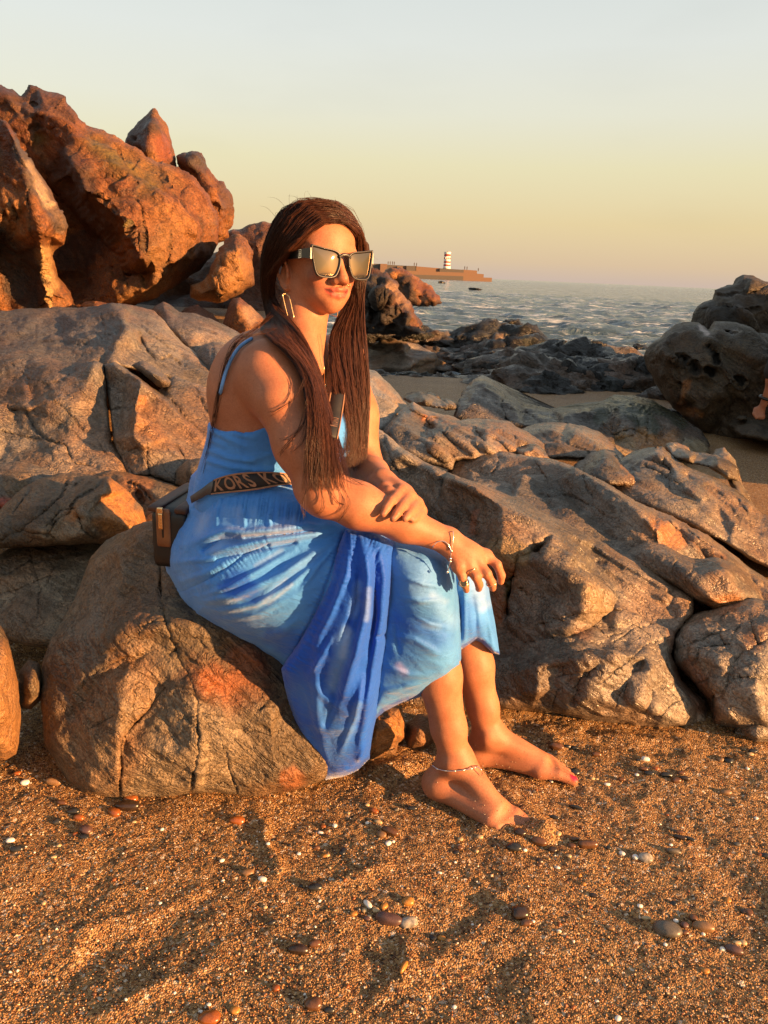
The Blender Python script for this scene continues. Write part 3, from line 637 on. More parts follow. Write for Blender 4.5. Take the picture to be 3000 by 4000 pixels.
rock('huge leaning reddish boulder with green moss and a dark hollow beneath, upper left',
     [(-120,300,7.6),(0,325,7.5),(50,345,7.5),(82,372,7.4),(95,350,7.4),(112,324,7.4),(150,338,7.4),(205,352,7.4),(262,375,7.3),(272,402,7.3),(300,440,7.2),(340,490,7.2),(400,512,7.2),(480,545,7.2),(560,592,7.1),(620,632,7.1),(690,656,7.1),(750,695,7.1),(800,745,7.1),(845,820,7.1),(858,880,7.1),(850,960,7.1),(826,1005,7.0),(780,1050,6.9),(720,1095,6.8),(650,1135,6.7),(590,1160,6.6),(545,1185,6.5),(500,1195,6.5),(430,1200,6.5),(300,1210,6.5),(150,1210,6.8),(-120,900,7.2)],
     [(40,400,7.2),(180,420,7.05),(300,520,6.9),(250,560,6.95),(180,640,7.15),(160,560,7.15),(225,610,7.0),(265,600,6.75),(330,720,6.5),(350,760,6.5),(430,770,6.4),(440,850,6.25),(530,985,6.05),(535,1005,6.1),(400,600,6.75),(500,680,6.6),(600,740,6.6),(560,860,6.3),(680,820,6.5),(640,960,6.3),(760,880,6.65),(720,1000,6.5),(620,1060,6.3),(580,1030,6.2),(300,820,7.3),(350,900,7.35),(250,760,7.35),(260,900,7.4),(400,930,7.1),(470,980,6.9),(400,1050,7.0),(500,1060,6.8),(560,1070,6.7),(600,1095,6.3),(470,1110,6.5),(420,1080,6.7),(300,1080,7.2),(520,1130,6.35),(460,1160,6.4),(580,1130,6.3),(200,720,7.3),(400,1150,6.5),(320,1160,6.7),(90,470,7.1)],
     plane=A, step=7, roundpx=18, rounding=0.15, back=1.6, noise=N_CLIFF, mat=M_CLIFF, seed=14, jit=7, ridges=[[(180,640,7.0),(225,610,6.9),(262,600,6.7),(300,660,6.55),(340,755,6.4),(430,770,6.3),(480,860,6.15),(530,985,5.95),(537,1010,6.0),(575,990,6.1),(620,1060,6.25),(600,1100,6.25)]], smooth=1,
     cracks=[([(350,500),(365,540)], 6, 0.06), ([(530,760),(560,830),(570,930),(570,960)], 6, 0.08), ([(660,900),(672,960),(650,1030),(610,1090)], 6, 0.07), ([(620,640),(690,740),(720,800)], 6, 0.06), ([(790,830),(800,920),(770,980)], 6, 0.06), ([(460,560),(540,720)], 4, 0.05), ([(80,520),(130,500),(230,500)], 6, 0.08), ([(490,1060),(500,1130)], 7, 0.07), ([(420,1110),(560,1080)], 5, 0.05), ([(110,390),(140,410)], 8, 0.08)],
     stains=[([(380,560),(460,640)], 40, (0.14, 0.12, 0.02), 0.65, 0.9), ([(520,640),(600,720)], 50, (0.13, 0.11, 0.02), 0.6, 0.9), ([(160,540)], 30, (0.12, 0.10, 0.02), 0.6, 0.9), ([(490,860)], 20, (0.10, 0.11, 0.02), 0.6), ([(250,640),(330,820),(400,900),(300,1000)], 75, (0.035, 0.022, 0.016), 0.75), ([(100,380),(250,400)], 70, (0.10, 0.05, 0.032), 0.6), ([(640,950),(600,1080)], 90, (0.32, 0.17, 0.06), 0.55, 0.9), ([(470,1150),(580,1140)], 30, (0.30, 0.15, 0.05), 0.6)])  # dark patch in the hollow is painted shade, the green is moss
rock('pointed dark spire standing behind the leaning reddish boulder',
     [(480,560,8.2),(500,535,8.2),(535,495,8.2),(580,448,8.2),(598,428,8.2),(606,426,8.2),(622,455,8.2),(650,495,8.2),(660,530,8.2),(672,580,8.2),(690,650,8.1),(680,720,8.0),(560,660,8.0)],
     [(595,500,7.75),(580,560,7.7),(640,570,7.85),(620,620,7.7)], plane=A, step=5, roundpx=6, rounding=0.08, back=0.5, noise=N_CLIFF, mat=M_CLIFF, seed=15, jit=3, ridges=[[(604,438,8.1),(595,500,7.7),(580,580,7.6),(570,650,7.6)]], smooth=1,
     stains=[([(560,500),(540,560)], 45, (0.05, 0.035, 0.03), 0.8), ([(625,560),(640,600)], 35, (0.26, 0.07, 0.03), 0.7)])  # dark left side and red right side paint in shade and sun
rock('knobbly dark topped rock right of the pointed spire',
     [(690,640,8.0),(688,610,8.0),(712,592,8.0),(740,590,8.0),(762,583,8.0),(790,600,8.0),(806,625,8.0),(806,655,8.0),(835,690,8.0),(850,715,8.0),(872,712,8.0),(890,755,8.0),(914,808,8.0),(905,860,8.0),(893,890,8.0),(890,925,8.0),(840,960,7.9),(780,800,7.8)],
     [(740,640,7.7),(790,690,7.7),(830,760,7.6),(870,800,7.6),(860,860,7.6)], plane=A, step=7, roundpx=12, rounding=0.15, back=0.8, noise=N_CLIFF, mat=M_CLIFF, seed=16, jit=7, smooth=2,
     stains=[([(740,610),(780,640)], 40, (0.05, 0.035, 0.03), 0.85), ([(870,740),(890,800)], 25, (0.09, 0.045, 0.03), 0.7)])
rock('rounded orange boulder with fine cracks under the leaning boulder, left of the woman\'s hair',
     [(740,1165,6.4),(745,1115,6.4),(800,1080,6.6),(838,1020,6.6),(870,960,6.6),(900,925,6.6),(932,918,6.5),(962,945,6.4),(978,985,6.4),(986,1040,6.4),(982,1105,6.4),(945,1140,6.3),(900,1162,6.2),(850,1168,6.2),(800,1180,6.2)],
     [(920,980,6.05),(880,1010,6.1),(880,1100,6.0),(940,1060,6.05),(830,1120,6.05),(785,1140,6.1),(850,1050,6.15),(820,1085,6.5)], plane=A, step=7, roundpx=15, rounding=0.14, back=0.9, noise=N_CLIFF, mat=M_CLIFF, seed=17, jit=7, smooth=2,
     cracks=[([(870,980),(875,1040),(890,1080),(950,1090)], 5, 0.06), ([(930,950),(940,1010)], 5, 0.05), ([(880,1080),(850,1160)], 5, 0.05), ([(900,1110),(930,1140)], 4, 0.04)], stains=[([(930,1030),(860,1100),(790,1140)], 70, (0.36, 0.17, 0.05), 0.7)])
rock('dark brown boulder showing left of the woman\'s head',
     [(880,910,8.6),(930,893,8.6),(970,876,8.6),(1030,866,8.6),(1100,872,8.6),(1200,900,8.6),(1220,1250,8.0),(1050,1330,7.6),(930,1250,7.6),(880,1100,8.2)],
     [(1000,950,8.1),(1060,1050,8.0),(980,1100,8.0),(1100,1150,7.8)], plane=A, step=8, roundpx=14, rounding=0.15, back=0.9, noise=N_CLIFF, mat=M_CLIFF, seed=18, jit=7, smooth=2, stains=[([(1010,1000),(1000,1150)], 120, (0.075, 0.038, 0.022), 0.7)])
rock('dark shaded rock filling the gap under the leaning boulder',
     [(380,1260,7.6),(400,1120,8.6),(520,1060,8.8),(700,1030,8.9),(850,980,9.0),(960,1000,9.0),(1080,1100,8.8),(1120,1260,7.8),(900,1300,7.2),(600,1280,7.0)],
     [(600,1150,8.2),(800,1130,8.3),(950,1150,8.2),(700,1220,7.7)], plane=A, step=9, roundpx=14, rounding=0.15, back=0.9, noise=N_CLIFF, mat=M_CLIFF, seed=58, smooth=1, stains=[([(450,1180),(1000,1180)], 140, (0.03, 0.017, 0.011), 0.85)])  # near black tone painted on for the shade in the gap
rock('small wedge stone with a sunlit slanting face, beside the woman\'s hair',
     [(868,1270,5.6),(890,1200,5.7),(910,1168,5.7),(940,1160,5.7),(980,1190,5.6),(1030,1240,5.5),(1040,1300,5.3),(960,1310,5.2),(900,1300,5.3)], [(925,1185,5.35),(905,1250,5.3),(960,1260,5.25)], plane=A, step=7, roundpx=12, rounding=0.08, back=0.5, noise=N_LEFT, mat=M_CLIFF, seed=19, smooth=2, stains=[([(970,1230)], 40, (0.32, 0.19, 0.10), 0.8)])  # paler patch paints the sun on the slanting face
for k, (ol, lb) in enumerate([([(560,1245,5.6),(600,1200,5.7),(640,1185,5.7),(690,1225,5.6),(690,1262,5.4)], 'grey pointed stone in the dark gap under the leaning boulder'),
           ([(680,1250,5.9),(720,1205,6.0),(770,1190,6.0),(830,1225,5.9),(860,1270,5.6),(760,1290,5.5)], 'dark stone in the gap under the leaning boulder, right of the pointed one'),
           ([(300,1208,5.2),(330,1180,5.3),(400,1178,5.4),(450,1195,5.2),(430,1215,5.1)], 'low orange stone at the foot of the leaning boulder')]):
    cx = sum(p[0] for p in ol) / len(ol); cy = sum(p[1] for p in ol) / len(ol); md = sum(p[2] for p in ol) / len(ol)
    rock(lb, ol, [(cx, cy, md - 0.25)], name='stone', plane=A, step=8, roundpx=10, rounding=0.08, back=0.5, noise=N_LEFT, mat=M_CLIFF, seed=20 + k, smooth=1)
rock('thin orange boulder at the far left bottom edge, lit by the low sun',
     [(-90,2480,1.42),(-30,2440,1.44),(0,2448,1.44),(30,2500,1.43),(55,2600,1.42),(72,2700,1.42),(78,2800,1.41),(74,2900,1.40),(60,2945,1.39),(20,2965,1.385),(-90,2960,1.38)],
     [(0,2600,1.32),(20,2750,1.31),(-40,2700,1.28),(0,2900,1.33)], plane=A, step=6, roundpx=45, rounding=0.06, back=0.14, tilt=(-0.14, 0), noise=N_NEAR, mat=M_NEAR, seed=25, smooth=6, stains=[([(20,2600),(30,2900)], 90, (0.36, 0.17, 0.06), 0.75)])  # orange glow of the low sun put into the colour
rock('dark round stone between the thin orange boulder and the rock the woman sits on', [(78,2700,1.55),(85,2620,1.57),(115,2580,1.58),(150,2595,1.58),(168,2660,1.56),(165,2730,1.53),(120,2770,1.50),(85,2760,1.51)], [(115,2670,1.46),(130,2710,1.46)], name='stone', plane=A, step=6, roundpx=40, rounding=0.05, back=0.12, noise=N_NEAR, mat=M_NEAR, seed=26, smooth=6)
rock('orange stone behind the hanging corner of the dress',
     [(1380,2960,1.58),(1400,2800,1.62),(1450,2760,1.64),(1520,2745,1.64),(1570,2760,1.63),(1582,2830,1.60),(1578,2880,1.58),(1550,2900,1.57),(1540,2945,1.555),(1490,2960,1.55),(1430,2975,1.545)],
     [(1480,2850,1.53),(1540,2840,1.55),(1450,2920,1.52),(1520,2800,1.57)], plane=A, step=6, roundpx=25, rounding=0.04, back=0.15, noise=N_NEAR, mat=M_NEAR, seed=27, smooth=3, stains=[([(1480,2850),(1550,2850)], 90, (0.40, 0.17, 0.05), 0.8)], cracks=[([(1555,2800),(1560,2880)], 5, 0.01)])
rock('small brown stone behind the woman\'s calf', [(1580,2900,1.63),(1590,2830,1.66),(1630,2790,1.68),(1690,2800,1.68),(1720,2880,1.64),(1660,2925,1.60),(1600,2930,1.60)], [(1640,2860,1.59)], name='stone', plane=A, step=6, roundpx=30, rounding=0.04, back=0.12, noise=N_NEAR, mat=M_NEAR, seed=28, smooth=4, stains=[([(1640,2860)], 80, (0.30, 0.13, 0.05), 0.6)])
# the field of ridged slabs to the right
rock('near ridged grey brown slab behind the woman\'s knees and arm, with a deep dark cleft',
     [(1100,1900,2.3),(1250,1800,2.5),(1350,1640,2.75),(1430,1638,2.75),(1500,1690,2.65),(1560,1745,2.58),(1650,1805,2.5),(1745,1850,2.45),(1900,1900,2.4),(2050,1962,2.36),(2200,2040,2.3),(2300,2092,2.27),(2400,2150,2.22),(2540,2215,2.16),(2640,2290,2.1),(2712,2336,2.06),(2700,2400,1.98),(2640,2480,1.92),(2620,2560,1.88),(2660,2660,1.84),(2760,2740,1.82),(2775,2830,1.78),
      (2700,2850,1.77),(2560,2850,1.76),(2450,2830,1.76),(2300,2815,1.75),(2200,2790,1.755),(2080,2775,1.76),(1960,2770,1.76),(1800,2770,1.77),(1500,2760,1.8),(1300,2500,1.95),(1150,2200,2.1)],
     [(1480,1950,2.50),(1600,2000,2.42),(1700,2080,2.30),(1800,2150,2.18),(1560,1880,2.50),(1500,1860,2.56),(1720,1980,2.34),(1850,2060,2.20),(1700,2300,2.12),(1880,2210,2.08),(1960,2140,2.03),(2060,2130,2.04),(2100,2160,2.08),(1800,1835,2.42),(2000,1950,2.33),(2250,2080,2.24),(2400,2200,2.14),(2330,2240,2.06),(1990,2300,2.03),(1955,2450,1.99),(2150,2330,1.94),(2120,2430,1.90),(2420,2330,2.0),(2520,2400,1.98),(2620,2380,2.02),(2350,2430,1.93),(2200,2490,1.86),(2060,2520,1.90),(2400,2490,1.86),(2540,2500,1.88),(2100,2700,1.72),(2300,2720,1.69),(2480,2730,1.68),(2620,2800,1.71),(2200,2785,1.73),(2380,2790,1.73),(2000,2720,1.77),(1850,2650,1.86),(2660,2300,2.08)],
     plane=A, step=6, roundpx=30, rounding=0.05, back=0.5, noise=N_SLAB, mat=M_SLAB, seed=30, strokes=[([(1560,1770),(1700,1850),(1900,1930),(2100,2010),(2300,2110)], 16, 0.016), ([(1750,1870),(1950,1940),(2200,2060),(2420,2190),(2600,2300)], 14, 0.016), ([(2300,2170),(2450,2260),(2600,2340)], 14, 0.014), ([(2100,2110),(2250,2190),(2400,2290)], 14, 0.014), ([(1840,1905),(2000,1965)], 9, -0.012), ([(2250,2110),(2420,2220)], 9, -0.012), ([(2150,2460),(2300,2440),(2480,2420)], 16, 0.014), ([(2080,2560),(2250,2520),(2440,2520)], 14, -0.014), ([(2240,2740),(2270,2650),(2330,2600)], 16, -0.014), ([(2520,2780),(2540,2700)], 16, -0.014)], ridges=[[(1530,1790,2.50),(1613,1768,2.50),(1700,1812,2.43),(1780,1852,2.34),(1860,1905,2.24),(1960,1975,2.15),(2060,2020,2.12),(2160,2080,2.08),(2240,2150,2.04)], [(2030,2185,2.00),(2120,2185,1.965),(2200,2225,1.925),(2285,2290,1.88),(2275,2390,1.84)], [(1960,2640,1.82),(2100,2600,1.75),(2250,2575,1.72),(2400,2560,1.72),(2540,2610,1.74),(2640,2700,1.77)], [(2160,2690,1.74),(2180,2600,1.76)], [(2430,2760,1.70),(2460,2640,1.73),(2520,2570,1.78)]], smooth=2,
     cracks=[([(1500,1700),(1530,1790),(1560,1850)], 6, 0.03), ([(2020,2180),(2000,2280),(1985,2340),(1975,2420)], 16, 0.09), ([(2040,2290),(2060,2330)], 7, 0.03), ([(2110,2230),(2150,2260)], 8, 0.03), ([(2300,2430),(2360,2500),(2420,2480)], 4, 0.012), ([(2380,2520),(2480,2460),(2560,2440)], 4, 0.014), ([(2200,2560),(2350,2540),(2440,2590)], 4, 0.012), ([(2330,2670),(2440,2590),(2560,2510)], 4, 0.012), ([(2160,2760),(2180,2700),(2240,2650)], 4, 0.012), ([(2400,2760),(2440,2660),(2520,2590)], 4, 0.012), ([(2540,2810),(2600,2760),(2680,2730)], 4, 0.012), ([(1960,2110),(1930,2160),(1935,2200)], 6, 0.02), ([(2370,2390),(2310,2450),(2280,2490)], 4, 0.014), ([(2330,2190),(2370,2200)], 9, 0.03), ([(2100,2440),(2260,2400),(2420,2390)], 4, 0.012), ([(2180,2640),(2300,2620),(2440,2640)], 4, 0.01)],
     stains=[([(1975,2200),(1960,2300),(1930,2420)], 34, (0.24, 0.085, 0.03), 0.85), ([(1990,2260),(1980,2330)], 14, ALGAE, 0.9), ([(1860,2000),(1850,2080)], 16, (0.30, 0.10, 0.04), 0.7), ([(1950,2130),(2040,2170)], 40, (0.36, 0.24, 0.11), 0.7), ([(2280,2300),(2330,2380)], 60, (0.34, 0.21, 0.09), 0.6, 0.8), ([(2280,2480)], 40, (0.26, 0.11, 0.07), 0.5), ([(2050,2480),(1990,2500)], 60, (0.20, 0.11, 0.06), 0.6), ([(2180,2700),(2500,2650)], 80, (0.24, 0.215, 0.185), 0.5, 0.9), ([(2620,2480),(2650,2640),(2740,2760)], 26, (0.26, 0.12, 0.07), 0.6)])  # tan patches right of the crests paint in their sunlit sides
rock('rounded rock with a net of cracks at the lower right edge',
     [(2630,2500,1.93),(2660,2440,1.97),(2720,2400,2.0),(2800,2375,2.02),(2880,2350,2.05),(2940,2335,2.06),(2985,2345,2.05),(3100,2360,2.02),(3100,2900,1.76),(2900,2860,1.76),(2780,2830,1.76),(2772,2740,1.78),(2700,2660,1.82),(2640,2590,1.87)],
     [(2720,2480,1.88),(2830,2440,1.90),(2930,2380,1.97),(2960,2460,1.86),(2700,2560,1.82),(2800,2580,1.78),(2900,2540,1.80),(3000,2560,1.78),(2830,2680,1.74),(2950,2680,1.70),(2850,2780,1.71),(2980,2800,1.68)],
     plane=A, step=6, roundpx=30, rounding=0.05, back=0.4, noise=N_SLAB, mat=M_SLAB, seed=31, smooth=6,
     cracks=[([(2850,2610),(2840,2680),(2790,2720),(2780,2830)], 9, 0.05), ([(2640,2540),(2740,2500),(2850,2460)], 4, 0.014), ([(2700,2600),(2730,2540),(2850,2520),(2900,2440)], 5, 0.018), ([(2850,2620),(2900,2560),(2990,2500)], 6, 0.024), ([(2690,2680),(2800,2640),(2900,2650)], 4, 0.012), ([(2840,2690),(2900,2650),(3010,2640)], 5, 0.018), ([(2740,2770),(2800,2700)], 5, 0.015), ([(2800,2430),(2850,2400)], 4, 0.012), ([(2930,2420),(2960,2520),(2920,2560)], 5, 0.018), ([(2800,2450),(2840,2540)], 4, 0.014)],
     stains=[([(2700,2620),(2770,2800)], 45, (0.25, 0.105, 0.055), 0.7), ([(2950,2500)], 50, (0.30, 0.14, 0.06), 0.6)])
rock('small grey stone at the lower right edge, on the sand', [(2840,2880,1.74),(2880,2835,1.76),(2950,2805,1.77),(3040,2800,1.77),(3060,2890,1.72),(2950,2905,1.71)], [(2950,2850,1.69)], name='stone', plane=A, step=6, roundpx=20, rounding=0.03, back=0.15, noise=N_SLAB, mat=M_SLAB, seed=32)
rock('tall dark faced slab whose pale crest runs down to the right, right of the woman',
     [(1740,1870,3.0),(1765,1800,3.1),(1800,1776,3.12),(1860,1766,3.1),(1950,1764,3.05),(2060,1780,3.0),(2140,1792,2.95),(2230,1818,2.88),(2300,1850,2.8),(2380,1896,2.74),(2480,1960,2.68),(2600,2010,2.66),(2700,2060,2.64),(2800,2120,2.6),(2900,2200,2.54),(3100,2330,2.42),(3100,2460,2.24),(2980,2400,2.2),(2900,2370,2.18),(2780,2390,2.15),(2700,2340,2.16),(2600,2280,2.2),(2450,2200,2.28),(2300,2110,2.38),(2150,2040,2.46),(2000,1960,2.56),(1850,1910,2.7)],
     [(1850,1850,2.98),(2000,1900,2.82),(2150,1980,2.62),(2350,2070,2.46),(2050,1850,2.86),(2200,1920,2.68),(2300,2000,2.56),(2450,2140,2.36),(2600,1985,2.72),(2700,2040,2.68),(2680,2150,2.42),(2760,2200,2.42),(2640,2200,2.34),(2850,2300,2.36),(2960,2330,2.36),(2800,2130,2.62)],
     plane=A, step=7, roundpx=20, rounding=0.05, back=0.5, noise=N_SLAB, mat=M_SLAB, seed=33, strokes=[([(2560,1995),(2700,2090),(2820,2210)], 13, 0.016), ([(2620,2000),(2780,2110),(2900,2230)], 12, 0.018), ([(2530,2030),(2620,2110),(2700,2210)], 12, 0.014), ([(2700,2060),(2850,2170),(2960,2280)], 12, 0.018), ([(2660,2035),(2800,2140)], 7, -0.016), ([(2580,2040),(2680,2130)], 7, -0.014), ([(1900,1800),(2050,1880),(2200,1990)], 30, 0.02), ([(2090,1830),(2180,1900),(2260,1990)], 22, -0.02)], ridges=[[(2140,1798,2.92),(2250,1832,2.76),(2340,1880,2.64),(2420,1935,2.53),(2500,1995,2.43),(2560,2070,2.36),(2600,2160,2.30)], [(2560,2000,2.66),(2640,2030,2.58),(2740,2100,2.48),(2830,2190,2.40),(2910,2290,2.32)]], smooth=1,
     cracks=[([(1945,1765),(1940,1830),(1925,1860)], 4, 0.02), ([(2085,1790),(2110,1840),(2150,1920)], 5, 0.025), ([(2255,1830),(2290,1900),(2320,1950)], 4, 0.02), ([(2100,1925),(2250,1950),(2380,2020)], 4, 0.02), ([(2560,2020),(2560,2110)], 4, 0.02), ([(2600,2030),(2720,2140),(2820,2260)], 6, 0.03), ([(2680,2060),(2800,2180),(2900,2300)], 6, 0.03)],
     stains=[([(2100,1880),(2300,1950)], 90, (0.11, 0.095, 0.075), 0.6, 0.9), ([(2560,2060),(2640,2110)], 50, (0.36, 0.15, 0.05), 0.75), ([(2720,2130),(2800,2200)], 40, (0.34, 0.15, 0.06), 0.6), ([(2540,2180)], 60, (0.24, 0.10, 0.045), 0.5), ([(2500,1985),(2640,2050),(2800,2150)], 22, PALE, 0.4)])  # near face painted grey for its shade, crest painted pale for light
rock('dark humped rock below the tall slab, above the net of cracks at right',
     [(2420,2190,2.22),(2470,2140,2.28),(2530,2110,2.32),(2600,2130,2.3),(2660,2170,2.26),(2720,2190,2.24),(2800,2180,2.26),(2860,2205,2.24),(2920,2250,2.2),(2970,2320,2.14),(2985,2380,2.08),(2900,2370,2.06),(2800,2385,2.04),(2720,2345,2.06),(2600,2270,2.12),(2500,2220,2.18)],
     [(2540,2170,2.18),(2640,2210,2.12),(2720,2260,2.06),(2830,2230,2.08),(2850,2310,2.02),(2760,2330,2.02)], plane=A, step=6, roundpx=16, rounding=0.04, back=0.3, noise=N_SLAB, mat=M_SLAB, seed=34, smooth=4,
     cracks=[([(2700,2195),(2690,2270)], 4, 0.015), ([(2640,2180),(2620,2240)], 4, 0.015)], stains=[([(2780,2370),(2860,2350)], 40, (0.36, 0.14, 0.04), 0.7), ([(2600,2170),(2700,2230)], 60, (0.12, 0.105, 0.09), 0.6)])
rock('long pale slab sloping down to the pebbly sand at the right edge',
     [(2330,1870,3.3),(2420,1790,3.5),(2470,1765,3.55),(2540,1748,3.6),(2590,1745,3.6),(2630,1790,3.5),(2700,1830,3.4),(2800,1870,3.3),(2880,1920,3.2),(2930,1960,3.12),(2980,2010,3.05),(3100,2060,2.95),(3100,2260,2.7),(2960,2200,2.72),(2850,2130,2.76),(2700,2050,2.82),(2560,1990,2.9),(2430,1950,3.0)],
     [(2500,1800,3.35),(2590,1765,3.42),(2620,1830,3.28),(2500,1880,3.15),(2680,1870,3.22),(2700,1950,3.02),(2620,1930,3.08),(2800,1960,3.02),(2830,2050,2.9),(2900,2020,2.98),(2960,2100,2.85)], plane=A, step=7, roundpx=16, rounding=0.05, back=0.5, noise=N_SLAB, mat=M_SLAB, seed=35, strokes=[([(2480,1800),(2600,1860),(2740,1950)], 14, 0.022), ([(2560,1780),(2680,1850),(2820,1930),(2930,2040)], 12, 0.022), ([(2420,1840),(2560,1910),(2700,1990)], 13, 0.022), ([(2660,1830),(2800,1890),(2920,1990)], 12, 0.020), ([(2520,1830),(2660,1900)], 8, -0.02), ([(2760,1900),(2880,1980)], 8, -0.02)], ridges=[[(2470,1770,3.50),(2560,1762,3.40),(2600,1790,3.30),(2640,1850,3.18),(2720,1900,3.08),(2800,1960,2.98),(2870,2040,2.88)], [(2380,1890,3.12),(2500,1930,3.0),(2620,1975,2.92),(2740,2050,2.82)]], smooth=1,
     cracks=[([(2590,1790),(2600,1810)], 10, 0.03), ([(2750,1900),(2830,1960),(2900,2040)], 5, 0.02), ([(2850,1930),(2920,2000),(2940,2060)], 5, 0.025)],
     stains=[([(2480,1830),(2600,1860)], 60, (0.21, 0.19, 0.17), 0.6, 0.9), ([(2720,1890)], 40, (0.12, 0.11, 0.10), 0.5), ([(2700,1920)], 20, (0.26, 0.12, 0.05), 0.5)])
rock('brown curved ledge resting on the long pale slab at right',
     [(2600,1740,3.7),(2630,1730,3.75),(2650,1745,3.75),(2720,1770,3.65),(2790,1780,3.6),(2850,1800,3.55),(2880,1830,3.5),(2885,1880,3.35),(2840,1870,3.32),(2780,1830,3.38),(2700,1810,3.42),(2630,1790,3.5)],
     [(2700,1785,3.4),(2800,1810,3.36),(2850,1840,3.34)], name='ledge_rock', plane=A, step=6, roundpx=12, rounding=0.05, back=0.3, noise=N_SLAB, mat=M_SLAB, seed=36, smooth=2, stains=[([(2700,1790),(2860,1850)], 30, (0.17, 0.12, 0.075), 0.6)])
rock('grey upright stone behind the curved ledge at right', [(2600,1745,3.9),(2605,1735,3.9),(2640,1728,3.95),(2690,1750,3.9),(2720,1785,3.8),(2640,1800,3.7)], [(2650,1765,3.7)], name='stone', plane=A, step=6, roundpx=12, rounding=0.05, back=0.3, noise=N_SLAB, mat=M_SLAB, seed=37)
rock('sunlit slab edge dipping into the pebbly sand at right', [(2770,1790,3.9),(2800,1755,3.95),(2830,1752,3.95),(2870,1800,3.85),(2890,1870,3.65),(2930,1960,3.4),(2940,2000,3.3),(2880,1960,3.3),(2850,1880,3.45),(2800,1810,3.6)], [(2840,1800,3.65),(2890,1910,3.38)], plane=A, step=6, roundpx=12, rounding=0.05, back=0.3, noise=N_SLAB, mat=M_SLAB, seed=38)
rock('rounded pale hump between the dark faced slab and the turtle shaped rock',
     [(2220,1850,3.3),(2250,1810,3.4),(2310,1770,3.5),(2360,1755,3.5),(2410,1775,3.45),(2440,1820,3.35),(2500,1870,3.2),(2480,1900,3.05),(2380,1890,3.0),(2280,1870,3.1)], [(2360,1800,3.2),(2330,1840,3.12),(2430,1860,3.08)], plane=A, step=6, roundpx=14, rounding=0.05, back=0.35, noise=N_SLAB, mat=M_SLAB, seed=39, smooth=3, stains=[([(2430,1830),(2480,1880)], 16, (0.30, 0.16, 0.07), 0.7)])
rock('small two tone stone with a sunlit right side on the slab crest', [(1980,1770,3.25),(2010,1745,3.3),(2070,1736,3.32),(2090,1735,3.3),(2120,1760,3.25),(2150,1795,3.15),(2060,1795,3.1)], [(2085,1750,3.12),(2040,1770,3.1),(2120,1785,3.1)], name='stone', plane=A, step=6, roundpx=10, rounding=0.04, back=0.25, noise=N_SLAB, mat=M_SLAB, seed=40, smooth=1)
rock('turtle shell shaped brown rock crossed by cracks, right of centre',
     [(1980,1730,4.0),(2030,1680,4.1),(2090,1660,4.15),(2150,1650,4.2),(2210,1650,4.2),(2280,1665,4.15),(2340,1690,4.05),(2400,1740,3.9),(2440,1790,3.7),(2420,1830,3.5),(2330,1800,3.5),(2230,1790,3.5),(2140,1790,3.5),(2060,1770,3.6)],
     [(2160,1680,3.85),(2250,1700,3.75),(2330,1750,3.65),(2200,1740,3.6),(2100,1720,3.7)], plane=A, step=6, roundpx=12, rounding=0.06, back=0.5, noise=N_SLAB, mat=M_SLAB, seed=41, smooth=3,
     cracks=[([(2100,1680),(2160,1720),(2250,1750),(2330,1790)], 5, 0.03), ([(2210,1690),(2220,1740)], 5, 0.025), ([(2250,1680),(2300,1720),(2340,1770)], 4, 0.02), ([(2140,1670),(2200,1690)], 4, 0.02)], stains=[([(2200,1710),(2300,1740)], 70, (0.22, 0.14, 0.07), 0.6, 0.9)])
rock('rippled slabs with pale silvery tops, right of the woman\'s hair',
     [(1440,1800,3.2),(1480,1690,3.4),(1520,1640,3.5),(1580,1595,3.6),(1612,1570,3.65),(1660,1600,3.6),(1720,1620,3.6),(1800,1640,3.6),(1900,1640,3.7),(1980,1650,3.75),(2060,1690,3.7),(2120,1740,3.6),(2140,1800,3.35),(2000,1800,3.1),(1900,1790,3.05),(1780,1800,3.0),(1760,1830,2.95),(1650,1800,2.95),(1560,1760,3.0)],
     [(1560,1640,3.3),(1590,1680,3.2),(1530,1690,3.15),(1680,1680,3.35),(1620,1620,3.45),(1700,1700,3.1),(1640,1720,3.12),(1620,1760,3.0),(1740,1660,3.4),(1800,1730,3.12),(1780,1690,3.25),(1860,1680,3.4),(1900,1700,3.2),(1960,1690,3.4),(1990,1760,3.15),(1900,1750,3.08),(2050,1730,3.4),(1700,1780,2.98)],
     plane=A, step=6, roundpx=12, rounding=0.05, back=0.7, noise=N_SLAB + [(0.012, 5, 3, True, FOL)], mat=M_SLAB, seed=42, strokes=[([(1540,1660),(1640,1720),(1740,1790)], 12, 0.030), ([(1620,1600),(1720,1670),(1850,1770)], 11, 0.032), ([(1700,1630),(1830,1700),(1960,1790)], 11, 0.032), ([(1800,1650),(1930,1720),(2060,1790)], 11, 0.030), ([(1900,1660),(2020,1720),(2100,1780)], 10, 0.028), ([(1660,1650),(1780,1740)], 8, -0.025), ([(1860,1680),(1990,1770)], 8, -0.025), ([(1480,1720),(1560,1760)], 10, 0.02)], smooth=2,
     cracks=[([(1600,1600),(1660,1640),(1720,1650)], 6, 0.04), ([(1640,1690),(1720,1740),(1780,1790)], 4, 0.03), ([(1760,1620),(1850,1680),(1900,1740)], 4, 0.03), ([(1900,1650),(1980,1700),(2040,1770)], 4, 0.03)],
     stains=[([(1655,1635)], 14, (0.45, 0.15, 0.03), 0.8), ([(1680,1650),(1720,1660)], 22, (0.34, 0.17, 0.08), 0.7), ([(1540,1680),(1600,1690)], 40, (0.14, 0.13, 0.12), 0.6), ([(1900,1685)], 30, (0.34, 0.18, 0.09), 0.5), ([(1700,1760),(1760,1770)], 30, (0.30, 0.18, 0.10), 0.5)])
